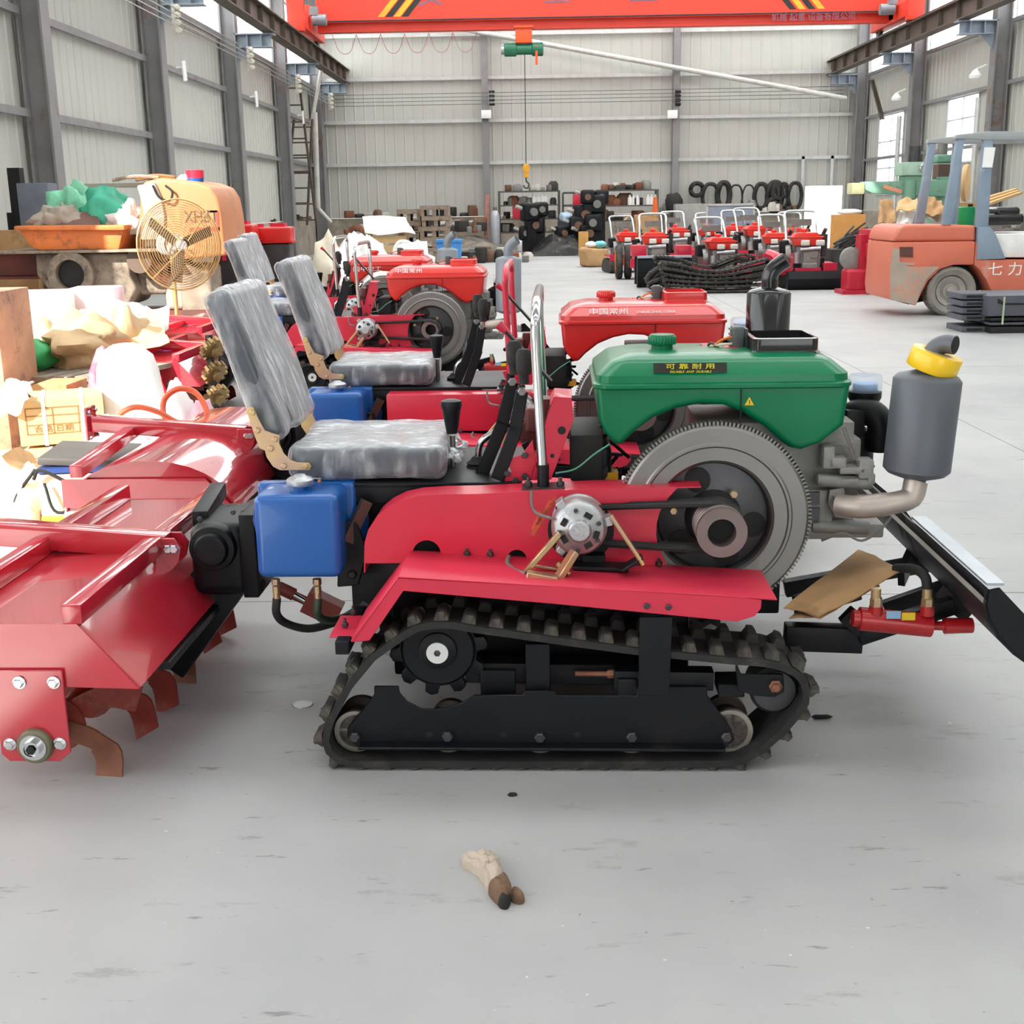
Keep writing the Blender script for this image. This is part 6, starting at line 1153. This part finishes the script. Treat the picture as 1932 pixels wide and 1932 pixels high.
# ------------------------------------------------------------------ small walking crawlers
PALE = mt('pale_headlight', 'd6d2c8', .3); TRD = mt('orange_red_tank', 'd82c1c', .32, var=.05, coat=.3)
def walker(lab, x, Y, s=1., rz=0, wheels=0):
    r = thing('walking_crawler', lab, 'tractor', (x, Y, 0), rz, 'walking crawlers with red tanks'); zt = .80
    O = lambda nm, b, m, par=r, **k: b.out(nm, m, par, **k)
    b = B(); b.prism([(-.19, .62), (.19, .62), (.23, .74), (-.23, .74)], -.22, .22); b.box((0, 0, .745), (.5, .48, .02)); b.prism([(-.21, .75), (.21, .75), (.15, .81), (-.15, .81)], -.18, .18); tk = O('fuel_tank', b, TRD, bev=.012)
    b = B(); b.lathe([(.03, .8), (.03, .82), (.055, .82), (.055, .86), (.03, .87)], (-.02, 0, 0), 'z', 16); O('tank_cap', b, TRD, tk)
    for hx in (-.03, .19): b = B(); b.rbox((hx, -.25, .66), (.13, .06, .085), .02); O('headlight', b, PALE)
    b = B(); b.rbox((.03, 0, .44), (.36, .4, .36), .03); b.box((.05, -.22, .42), (.2, .06, .26)); b.cyl((.1, -.26, .5), (.1, -.2, .5), .07); b.rbox((.05, -.2, .3), (.24, .12, .14), .03); O('engine_block', b, IRON, bev=.004, bang=60)
    b = B(); b.lathe([(.05, -.04), (.16, -.04), (.19, -.05), (.2, -.03), (.2, .03), (.05, .04)], (-.26, 0, .46), 'x', 28); O('flywheel', b, STL)
    b = B(); b.cyl((.27, .05, .45), (.27, .05, .78), .07); b.cyl((.27, .05, .78), (.3, .0, .86), .03); O('muffler', b, STLD)
    b = B(); b.rbox((-.32, .0, .6), (.14, .2, .2), .03); O('air_filter', b, BLK); b = B(); b.cyl((-.1, -.24, .56), (.2, -.26, .58), .035); b.cyl((-.15, -.22, .36), (-.15, -.22, .52), .05); O('exhaust_elbow', b, ALU)
    b = B(); b.rbox((.22, -.1, .35), (.12, .16, .2), .03); b.box((-.13, -.2, .3), (.1, .08, .12)); O('pump_case', b, BLK)
    b = B(); b.box((0, .1, .22), (.5, .9, .08)); O('frame', b, BLK); 
    for sg in (-1, 1): b = B(); b.prism([(sg * .24, .3), (sg * .42, .32), (sg * .42, .36), (sg * .24, .36)], -.4, .3); b.box((sg * .33, -.4, .29), (.2, .02, .16)); O('fender', b, RED)
    b = B(); b.prism([(-.16, .16), (.16, .16), (.2, .3), (-.2, .3)], -.44, -.4); O('front_plate', b, RED)
    if wheels:
        for sg, xx in ((-1, -.46), (-1, -.62), (1, .46)):
            b = B(); b.lathe([(.17, -.06), (.26, -.065), (.3, -.04), (.3, .04), (.26, .065), (.17, .06)], (xx, .0, .3), 'x', 28); w = O('tyre', b, RUBD); b = B(); b.lathe([(.03, -.04), (.1, -.035), (.2, -.07), (.2, .07), (.03, .035)], (xx, 0, .3), 'x', 24); O('rim', b, mt('rim_orange', 'e89a1c', .45), w)
    else:
        for sg in (-1, 1):
            lp = smooth_loop([(-.5, .0), (.5, .0), (.55, .12), (.35, .28), (-.45, .26), (-.58, .1)], 2); n = len(lp); w = .1
            vs = []; 
            for a, c in lp: vs += [(sg * .34 - w, a, c), (sg * .34 + w, a, c)]
            b = B(); b.add(vs, [(i * 2, i * 2 + 1, ((i + 1) % n) * 2 + 1, ((i + 1) % n) * 2) for i in range(n)] + [tuple(range(0, 2 * n, 2)), tuple(range(1, 2 * n, 2))])
            for i in range(0, n, 1): a, c = lp[i]; b.box((sg * .34, a, max(.012, c)), (w * 1.9, .025, .03))
            tr = O('track', b, RUBD)
    a = .24; b = B(); b.tube(spline([(-a, .25, .45), (-a, .6, .95), (-a + .0, .75, 1.08), (-a + .08, .78, 1.12), (a - .08, .78, 1.12), (a, .75, 1.08), (a, .6, .95), (a, .25, .45)], 4), .02, 8); O('handlebar', b, mt('silver_tube', 'c4c6c6', .3, .7))
    b = B(); b.bar((-.1, .3, .5), (-.1, .55, .95), .03, .03); b.box((0, .55, .95), (.3, .12, .1)); O('control_box', b, GR[1])
    r.scale = (s, s, s); return r
WK = [(1183, 25.8, 1., 'front row, next to the brown carton', 0), (1234, 23.4, 1.05, 'front row, with twin orange wheels', 1), (1276, 27.5, 1.05, 'back row, behind the twin-wheeled one', 0), (1357, 20.9, 1.0, 'front row, just behind the piled tracks', 0), (1425, 26.2, 1.1, 'second row, above the middle of the piled tracks', 0), (1462, 23.2, 1.0, 'second row, half hidden behind the blade one', 0), (1520, 20.6, 1.08, 'front row, behind the big black blade', 0), (1500, 27.0, 1.0, 'back row, right before the white board', 0), (1385, 28.2, 1.05, 'back row, under the hanging belts', 0), (1336, 29.0, 1.0, 'back row, beside the mesh-backed trolley', 0)]
for i, (px, Y, s, lab, wv) in enumerate(WK): walker('small walking crawler with a red tank, ' + lab, ony(px, 440, Y).x, Y, s, rnd.uniform(-.12, .12), wv)
p = ony(1378, 400, 29.5); r = thing('mesh_trolley', 'grey mesh-backed trolley standing among the back row of walking crawlers', 'trolley', (p.x, 29.5, 0)); b = B(); w_, z0, z1 = .55, .2, ony(1378, 386, 29.5).z
for s in (-1, 1): b.bar((s * w_ / 1, 0, 0), (s * w_, 0, z1), .05, .05)
b.bar((-w_, 0, z1), (w_, 0, z1), .05, .05); b.bar((-w_, 0, .3), (w_, 0, .3), .05, .05); b.out('frame', GIRT, r); b = B(); b.box((0, 0, (z1 + .3) / 2), (2 * w_ - .04, .015, z1 - .34)); b.out('mesh_back', mt('bluegrey_mesh', '8a95a4', .6), r)
b = B(); b.sheet(Yp(1205, 418, 26.5), Yp(1240, 414, 26.5), Yp(1242, 398, 26.9), Yp(1180, 402, 26.9), 5, .04, 2, .02, 3); 
c_ = boxt('open_carton', 'open brown carton with raised flaps behind the front walking crawlers', 'carton', 1200, 405, 1243, 440, 28.6, .6, CARD, z0=0)
b = B(); b.sheet((-.35, -.3, ony(1220, 405, 28.6).z), (-.5, -.3, ony(1220, 405, 28.6).z - .12), (-.5, .3, ony(1220, 405, 28.6).z - .12), (-.35, .3, ony(1220, 405, 28.6).z), 4, .02); b.out('flap', CARD, c_)
# blades
def blade(lab, px0, py0, px1, py1, Y, strip=None):
    a, c = ony(px0, py1, Y), ony(px1, py0, Y); r = thing('dozer_attachment', lab, 'blade', ((a.x + c.x) / 2, Y, 0)); w, z = c.x - a.x, c.z
    b = B(); b.strip([(Y0, Z0) for Y0, Z0 in ((.1, .01), (.03, z * .3), (0, z * .6), (.05, z))], -w / 2, w / 2, .015)
    b.v = [V((v.y, v.x, v.z)) for v in b.v]; b.out('plate', BLK, r)
    for s in (-1, 1): b = B(); b.box((s * w / 2, .06, z / 2), (.015, .14, z - .02)); b.out('end_plate', BLK, r)
    b = B(); b.box((0, .3, z * .55), (.3, .5, .12)); b.out('arm', BLK, r)
    if strip: b = B(); b.box((0, .05, z + .02), (w, .14, .035)); b.out('top_strip', mt('pale_steel_strip', 'b4b8c0', .4, .5), r)
    return r
blade('black dozer blade with a pale steel top strip before the twin-wheeled crawler', 1203, 486, 1305, 536, 20.8, 1); blade('big plain black dozer blade at the end of the piled tracks', 1486, 511, 1600, 547, 19.7)
for px, y in ((1206, 21.6), (1291, 21.6)):
    boxt('red_fender_box', 'red sheet-metal fender box above the black blade, %s' % ('on the twin-wheel side' if px == 1206 else 'on the piled tracks side'), 'fender', px - 13, 463, px + 14, 484, y, .5, RED, z0=ony(px, 484, y).z)
    b = B(); p = ony(px, 484, y); b.box((p.x, y + .3, p.z / 2), (.1, .1, p.z)); tag(b.out('fender_post', BLK), 'black post carrying the red fender box %s' % ('on the twin-wheel side' if px == 1206 else 'on the piled tracks side'), 'post')
# piled rubber tracks
def pile_track(lab, pts, Y, wd, pxs=1.):
    """flattened loop whose middle line follows pts (pixel, at depth Y)"""
    c = [ony(a, b_, Y) for a, b_ in pts]; c = spline(c, 8); n = len(c); up = []; h = .034
    for i, p in enumerate(c):
        d = (c[min(n - 1, i + 1)] - c[max(0, i - 1)]).normalized(); up.append(V((-d.z, 0, d.x)))
    lp = [p + u * h for p, u in zip(c, up)]; dn = [p - u * h for p, u in zip(c, up)]
    e1 = c[-1] + (c[-1] - c[-2]).normalized() * h; e0 = c[0] + (c[0] - c[1]).normalized() * h
    loop = lp + [e1] + dn[::-1] + [e0]; m = len(loop); z_ = min(p.z for p in loop)
    b = B(); vs = []
    for i, p in enumerate(loop):
        d = (loop[(i + 1) % m] - loop[i - 1]).normalized(); nn = V((-d.z, 0, d.x))
        for yy, o in ((0, .016), (0, -.012), (wd, -.012), (wd, .016)): q_ = p + nn * o; vs.append((q_.x, Y + yy, max(.004, q_.z)))
    b.v = [V(v) for v in vs]
    for i in range(m): a, e_ = i * 4, ((i + 1) % m) * 4; b.f += [(a + j, e_ + j, e_ + (j + 1) % 4, a + (j + 1) % 4) for j in range(4)]
    r = b.out('rubber_track', RUBD, None); tag(r, lab, 'track', 'rubber tracks piled on the floor')
    for k in range(0, m, 2):
        p = loop[k]; d = (loop[(k + 1) % m] - loop[k - 1]).normalized(); nn = V((-d.z, 0, d.x)); x = d
        for j, f in ((0, .25), (1, .75)):
            y = V((0, 1, 0)); 
            if x.cross(y).dot(nn) < 0: x = -x
            mw = (MX((x, y, nn)).transposed() @ MX.Diagonal((1.3, 1.3 * wd / .25, .8))).to_4x4(); mw.translation = V((p.x, Y + wd * f, max(.01, p.z))) + nn * .012
            link('lug', LUG, r, mw)
    return r
for k_, (lab, pts, Y_) in enumerate((('lowest rubber track of the pile, lying flat on the floor', [(1262, 542), (1300, 544), (1370, 545), (1452, 542)], 19.3),
        ('rubber track second from the floor in the pile, nearly flat', [(1258, 533), (1300, 536), (1370, 537), (1452, 532)], 19.32),
        ('rubber track third from the floor in the pile, slightly sagging', [(1256, 523), (1290, 528), (1345, 531), (1400, 528), (1455, 520)], 19.36),
        ('rubber track in the upper pile with both ends raised', [(1252, 511), (1285, 517), (1330, 524), (1375, 523), (1415, 514), (1455, 506)], 19.4),
        ('topmost rubber track of the pile, deeply sagging', [(1250, 500), (1285, 506), (1325, 516), (1370, 516), (1412, 504), (1450, 494)], 19.5),
        ('rubber track at the back of the pile with a humped far end', [(1240, 490), (1270, 492), (1305, 502), (1335, 509), (1365, 498), (1400, 486), (1422, 490)], 20.1),
        ('short folded rubber track at the twin-wheel end of the pile', [(1224, 530), (1236, 516), (1258, 505), (1285, 503)], 19.9),
        ('short rubber track end lying under the folded one', [(1228, 540), (1240, 534), (1262, 528)], 19.7))): pile_track(lab, pts, Y_, .3)
b = B(); b.tube(spline([Yp(1448, 480, 20.2), Yp(1462, 486, 20.1), Yp(1472, 500, 20.0), Yp(1470, 518, 20.0)], 5), [.09] * 5 + [.1] * 5 + [.11] * 5 + [.09], 8); tag(b.out('red_casting_arm', RED), 'curved bright red casting arm standing between the piled tracks and the big blade', 'arm')
# red housings behind the forklift
RB = mt('crimson_sheet', 'b81c34', .4, var=.06)
for k, (p0, p1, sg) in enumerate(((512, 541, 0), (484, 512, .04), (458, 484, 0), (432, 458, .05))):
    boxt('red_housing', 'crimson sheet-metal housing, %s in the stack behind the forklift' % ('lowest', 'second', 'third', 'topmost')[k], 'housing', 1636 + sg * 60, p0 if k == 3 else p0 + .0, 1712 + sg * 60, p1, 18.6, .55, RB, bev=.01, rz=(k % 2) * .06, z0=None if k else 0, group='stacked crimson housings')
rh = thing('red_pump_unit', 'crimson pump unit with a grey round guard beside the stacked housings', 'machine', (ony(1612, 520, 18.9).x, 18.9, 0)); b = B(); b.rbox((0, 0, .2), (.32, .4, .34), .05); b.box((.02, 0, .03), (.5, .5, .06)); b.out('base', RB, rh); b = B(); b.box((.12, 0, .6), (.18, .3, .55)); b.out('column', RB, rh); b = B(); b.lathe([(.14, -.06), (.17, -.05), (.17, .05), (.14, .06)], (-.06, 0, .52), 'y', 24); b.out('guard', IRON, rh)
for dz in (.55, .62): b = B(); b.hexn((.12, -.15, dz), .018, .02); b.out('bolt', CHR, rh)
# rod bundle, board, scrap before the drill
for k in range(26):
    a = Yp(1572 + rnd.random() * 24, 452 + rnd.random() * 26, 22.5 + rnd.random()); c = a + V((.35 + rnd.random() * .5, rnd.random() * .4, .12 + rnd.random() * .2)); a.z = .35 + k * .012; b = B(); b.tube(spline([a, a.lerp(c, .5) + V((0, 0, .05)), c], 3), .018, 5); tag(b.out('bent_rod', mt('dark_rod', '3c3a3c', .5, .5)), 'dark bent rod in the tangled bundle beside the white board', 'rod', 'tangled dark rods')
boxt('rod_bin', 'low dark bin holding the tangled rods', 'bin', 1568, 470, 1640, 520, 22.4, .9, GR[0], z0=0)
boxt('tan_board', 'tan upright board behind the tangled rods', 'board', 1566, 404, 1634, 470, 25.5, .06, mt('tan_board', 'c98f4c', .6, var=.1), z0=0)
blobt('grey_film_roll', 'grey-white film roll lying on top of the tan board', 'roll', 1580, 394, 1632, 408, 25.55, .3, FILMW, ony(1600, 405, 25.5).z, .1, 3, 16)
mound('cardboard_heap', 'high heap of cardboard and film scraps under the drill arm', ony(1635, 400, 25).x, ony(1800, 400, 25).x, 24, 27, 1.1, mt('cardboard_scraps', 'a58258', .85, var=.35, vs=4, dirt='5c5148', da=.35, ds=3, bump=.6, bs=5), 13, 20)
for i, (pts, m_, l) in enumerate((([(1655, 425), (1690, 420), (1685, 380), (1660, 378)], CARD, 'upright torn cardboard panel under the drill arm'), ([(1690, 400), (1735, 392), (1730, 376), (1695, 380)], CARDL, 'flat cardboard panel under the drill column'), ([(1735, 402), (1778, 408), (1775, 378), (1745, 375)], CARD, 'bent cardboard panel beside the drill column'), ([(1690, 422), (1722, 424), (1728, 396), (1700, 392)], FILMW, 'pale blue-white film sheet on the cardboard heap'), ([(1725, 415), (1785, 418), (1770, 395), (1740, 400)], DUST, 'grey board lying on the cardboard heap'))):
    A = [Yp(a, c, 23.8 + (.5 if j > 1 else 0)) for j, (a, c) in enumerate(pts)]; b = B(); b.sheet(*A, 8, .12, 2.5, .015, i); tag(b.out('scrap_sheet', m_, None, sm=60), l, 'sheet')
# radial drill
DG = mt('drill_green', '6f9a84', .5, var=.1, vs=3, dirt='55695e', da=.2)
YD = 28.0; rd = thing('radial_drill', 'pale green radial drilling machine with a long arm under the tall window', 'drill', (0, 0, 0))
def Dbox(nm, px0, py0, px1, py1, d, m_, dy=0, **k): a, c = ony(px0, py1, YD), ony(px1, py0, YD); b = B(); b.box(((a.x + c.x) / 2, YD + dy, (a.z + c.z) / 2), (c.x - a.x, d, c.z - a.z)); return b.out(nm, m_, rd, bev=.03, **k)
b = B(); b.prism([(ony(a, c, YD).x, ony(a, c, YD).z) for a, c in ((1627, 343), (1800, 340), (1800, 372), (1640, 365), (1627, 358))], YD - .25, YD + .25); arm = b.out('arm', DG, rd, bev=.02)
Dbox('head', 1694, 306, 1742, 332, .6, mt('pale_drill_green', '9ab7a4', .5)); Dbox('gear_case', 1700, 331, 1740, 345, .5, DG); Dbox('arm_end', 1602, 345, 1627, 367, .45, mt('olive_cast', '8a8a6a', .6))
a, c = ony(1725, 306, YD), ony(1725, 276, YD); b = B(); b.cyl((a.x, YD, a.z), (a.x, YD, c.z), .13); b.out('motor', STLD, rd); a, c = ony(1710, 340, YD), ony(1710, 385, YD); b = B(); b.cyl((a.x, YD - .3, a.z), (a.x, YD - .3, c.z), .12); b.cyl((a.x, YD - .3, c.z), (a.x, YD - .3, c.z - .25), .05); b.out('spindle', DG, rd)
a = ony(1735, 317, YD); b = B(); b.lathe([(.1, 0), (.1, -.03), (.06, -.04)], (a.x, YD - .3, a.z), 'y', 20); b.out('dial', CHR, rd); a = ony(1678, 357, YD); b = B(); b.box((a.x, YD - .253, a.z), (.42, .006, .08), MX.Rotation(R(17), 3, 'Y')); b.out('sticker', mt('salmon_sticker', 'd88a72', .5), arm)
a = ony(1785, 360, YD); b = B(); b.cyl((a.x, YD + .0, 0), (a.x, YD, a.z + .3), .22, n=24); b.out('column', DG, rd); b = B(); b.box((a.x - .6, YD, .12), (2.2, 1.0, .24)); b.out('base', DG, rd, bev=.03)
p = ony(1780, 320, 29.4); m2 = thing('green_mill', 'second green machine with a brown gear case behind the forklift mast', 'machine', (p.x, 29.4, 0)); z = lambda py: ony(1780, py, 29.4).z
b = B(); b.rbox((0, 0, z(300)), (.5, .5, z(292) - z(308)), .06); b.out('head', DG, m2); b = B(); b.box((0, 0, (z(310) + z(338)) / 2), (.36, .4, z(310) - z(338))); b.out('gear_case', mt('brown_gear_case', '5d4a40', .6), m2); b = B(); b.cyl((-.05, 0, z(292)), (-.05, 0, z(270)), .11); b.out('motor', GR[1], m2); b = B(); b.box((0, 0, z(338) / 2), (.5, .6, z(338))); b.out('column', DG, m2, bev=.03)
# boards and bales beside the forklift
b = B(); p = ony(1822, 345, 24); b.lathe([(.33, -.04), (.35, 0), (.33, .04)], (0, 0, 0), 'y', 28, ); o = b.out('round_board', CARDL); o.location = (p.x, 24, p.z); o.rotation_euler.z = R(62); tag(o, 'large round tan board leaning behind the forklift post', 'board')
boxt('board_rest', 'brown packing case carrying the round board behind the forklift', 'case', 1798, 382, 1850, 440, 23.9, .6, CARD, z0=0)
pl = [(1868, 383), (1915, 370)]; a, c = Yp(1866, 384, 21), Yp(1925, 364, 21.4)
for k in range(3): b = B(); b.bar(a + V((0, .1 * k, .04 * k)), c + V((0, .1 * k, .03 * k)), .09, .04); tag(b.out('wooden_batten', CARDL), 'pale wooden batten on the pile behind the forklift seat, %s' % ('lowest', 'middle', 'topmost')[k], 'batten')
mound('dark_bale_heap', 'dark heap of strapping and sheet behind the forklift seat', ony(1850, 400, 21).x, ony(2000, 400, 21).x, 20.4, 22.5, 1.25, mt('dark_scraps', '5a5450', .8, var=.4, vs=4, bump=.5, bs=6), 17, 14)
# ------------------------------------------------------------------ forklift
FO = mt('faded_forklift_orange', 'cf7058', .5, var=.06, vs=2, dirt='c9a596', da=.14, ds=3); FG = mt('forklift_grey', '8494a4', .5, var=.06, dirt='a8aeb2', da=.15); FB = mt('worn_counterweight', 'a89a8c', .65, var=.15, vs=3, dirt='cf8a72', da=.3, ds=2); TY = mt('dusty_solid_tyre', '8c8880', .85, var=.12, vs=6)
YK = 15.0; fk = thing('forklift', 'faded orange forklift with grey guard and a dusty grey rear tyre', 'forklift', (0, 0, 0))
def K(pts, y0=0, y1=1.15): return [(ony(a, b_, YK).x, ony(a, b_, YK).z) for a, b_ in pts]
def KP(nm, pts, m_, y0=0., y1=1.15, par=fk, **k): b = B(); b.prism(K(pts), YK + y0, YK + y1); return b.out(nm, m_, par, **k)
KP('hood', [(1690, 440), (1697, 428), (1712, 424), (1842, 425), (1842, 455), (1686, 456)], FO, .02, 1.13, bev=.04, seg=3)
cw = KP('counterweight', [(1686, 457), (1841, 455), (1838, 500), (1800, 500), (1775, 508), (1752, 530), (1738, 556), (1728, 578), (1714, 570), (1681, 566), (1679, 545), (1683, 500)], FO, 0., 1.15, bev=.03, seg=2)
KP('bumper', [(1679, 500), (1704, 500), (1716, 503), (1772, 503), (1748, 526), (1735, 553), (1728, 575), (1680, 566)], FB, -.012, 0., cw)
KP('grey_rim', [(1684, 468), (1697, 470), (1697, 494), (1725, 496), (1725, 500), (1681, 501)], FB, -.01, 0, cw)
KP('tow_recess', [(1697, 466), (1722, 466), (1722, 485), (1697, 484)], mt('rust_dark', '5d3a30', .8), -.014, -.002, cw)
KP('chassis_side', [(1842, 456), (1850, 490), (2140, 490), (2140, 552), (1872, 552), (1862, 530), (1848, 508), (1838, 500)], FO, .0, 1.15, bev=.01)
z = ony(1912, 509, YK); text('lettering', '七 力 叉', .17, LWH, fk, (z.x + .02, YK - .004, z.z), sx=1.1)
KP('cowl', [(1845, 428), (1868, 428), (1878, 440), (1897, 488), (1842, 490)], FG, -.01, 1.16, bev=.01); KP('step_panel', [(1877, 442), (2000, 440), (2000, 486), (1896, 486)], mt('white_panel', 'e8e8e4', .5), .05, 1.1, bev=.01)
for y0 in (0.02, 1.05): KP('guard_post', [(1808, 262), (1822, 262), (1797, 424), (1779, 424)], FG, y0, y0 + .08, bev=.01); KP('guard_post', [(1858, 262), (1876, 262), (1866, 430), (1842, 430)], FG, y0, y0 + .08, bev=.01); KP('guard_rail', [(1803, 262), (1806, 254), (1860, 248), (2080, 246), (2080, 262), (1866, 264), (1830, 262)], mt('guard_grey_rust', '9aa0a0', .5, var=.05, dirt='b8644c', da=.2, ds=3), y0 - .01, y0 + .09, bev=.01); KP('front_post', [(2066, 262), (2080, 262), (2100, 490), (2080, 490)], FG, y0, y0 + .08)
for k in range(4): a = ony(1870 + k * 50, 252, YK); b = B(); b.box((a.x, YK + .57, a.z), (.05, 1.05, .03)); b.out('guard_bar', FG, fk)
KP('wrapped_film', [(1858, 278), (1878, 278), (1872, 316), (1854, 316)], FILMW, -.005, .105)
b = B(); a = ony(1915, 405, YK); b.rbox((a.x, YK + .57, a.z - .06), (.5, .5, .14), .05); b.rbox((a.x + .05, YK + .57, a.z + .03), (.3, .48, .12), .05); b.out('seat', BLKG, fk); b = B(); b.lathe([(.16, -.01), (.17, 0), (.16, .01)], (ony(2010, 395, YK).x, YK + .57, ony(2010, 395, YK).z), 'z', 24); b.out('steering_wheel', BLK, fk)
for y, nm in ((.06, 1), (.84, 0)):
    c = ony(1794, 556, YK + y); rw = ony(1794, 510, YK + .0).z - ony(1794, 556, YK).z; zc = rw
    b = B(); b.lathe([(rw * .62, .04), (rw * .68, -.02), (rw * .9, -.05), (rw, -.02), (rw, .22), (rw * .62, .24)], (c.x, YK + y, zc), 'y', 40); ty = b.out('tyre', TY, fk)
    for k in range(30): a = k * 12; b = B(); b.box((c.x + rw * .99 * math.cos(R(a)), YK + y + .09, zc + rw * .99 * math.sin(R(a))), (.02, .2, .05), MX.Rotation(R(-a), 3, 'Y')); b.out('tread', TY, ty) if nm else None
    b = B(); b.lathe([(.03, .03), (rw * .3, .03), (rw * .34, .06), (rw * .5, .02), (rw * .62, .01), (rw * .62, .06)], (c.x, YK + y, zc), 'y', 32); rm_ = b.out('rim', mt('dusty_rim', 'a8a49c', .6, .2), ty); b = B(); b.lathe([(rw * .22, 0), (rw * .2, -.03), (.02, -.04)], (c.x, YK + y + .03, zc), 'y', 20); b.out('hub', mt('dusty_rim', 'a8a49c'), ty)
    c2 = ony(2080, 556, YK); b = B(); b.lathe([(.2, .04), (.3, -.02), (.35, .0), (.35, .22), (.2, .24)], (c2.x, YK + y, .35), 'y', 32); b.out('front_tyre', TY, fk)
KP('wheel_well', [(1738, 556), (1752, 530), (1775, 508), (1838, 502), (1862, 530), (1868, 550), (1728, 578)], BLKM, .3, .8)
a = ony(2150, 500, YK); b = B(); b.box((a.x, YK + .57, 1.1), (.12, .8, 2.0)); b.out('mast', STLD, fk)
for s in (.3, .84): b = B(); b.box((a.x + .6, YK + s, .06), (1.2, .12, .04)); b.out('fork', STLD, fk)
cz = ony(1820, 425, YK + .3).z; cn = thing('green_canister', 'bright green canister standing on the forklift hood', 'canister', (ony(1822, 425, YK + .35).x, YK + .35, cz)); h = ony(1822, 390, YK + .35).z - cz; b = B(); b.lathe([(.095, 0), (.1, .01), (.1, h - .01), (.09, h)], (0, 0, 0), 'z', 24); b.out('body', mt('bright_green', '12a05c', .4), cn); b = B(); b.lathe([(.03, h), (.03, h + .03)], (.04, 0, 0), 'z', 12); b.out('spout', BLK, cn)
# strapped stack of dark trays
YT = 13.1; DT = mt('dark_plastic_tray', '50525a', .5, var=.15, vs=5)
for k in range(5):
    p0 = 552 + k * 13.5; a, c = ony(1815, p0 + 13, YT), ony(1862, p0, YT); r = thing('dark_tray', 'dark plastic tray at the short end of the strapped stack, %s of five' % ('topmost', 'second', 'third', 'fourth', 'lowest')[k], 'tray', ((a.x + c.x) / 2, YT + .25, max(0, a.z if k < 4 else 0)), 0, 'dark trays by the forklift')
    h = (c.z - a.z) * .86; b = B(); b.box((0, 0, h / 2), (c.x - a.x, .5, h)); b.out('body', DT, r, bev=.008); b = B(); b.box((0, -.252, h / 2), (.16, .006, h * .4)); b.out('grip', BLKM, r)
r = thing('strapped_trays', 'long strapped block of dark grey trays in front of the forklift', 'tray', (0, 0, 0)); yy = YT - .15
for p0, p1, m_ in ((556, 597, DT), (598, 606, BLKM), (607, 614, DT), (615, 623, BLKM)):
    a, c = ony(1862 if p0 < 590 else 1868, p1, yy), ony(2010, p0, yy); b = B(); z0 = a.z if p1 < 620 else 0; b.box(((a.x + c.x) / 2, yy + .4, (z0 + c.z) / 2), (c.x - a.x, .8, c.z - z0)); b.out('layer', m_, r, bev=.01)
a = ony(1895, 560, yy); c = ony(1895, 612, yy); b = B(); b.box((a.x, yy - .004, (a.z + c.z) / 2), (.02, .006, a.z - c.z)); b.out('strap', mt('pale_strap', 'aab89a', .5), r); a = ony(1893, 572, yy); b = B(); b.prism([(a.x - .06, a.z + .05), (a.x + .02, a.z), (a.x + .3, a.z), (a.x + .3, a.z - .02), (a.x, a.z - .02), (a.x - .06, a.z + .0)], yy - .006, yy); b.out('moulded_edge', BLKM, r)
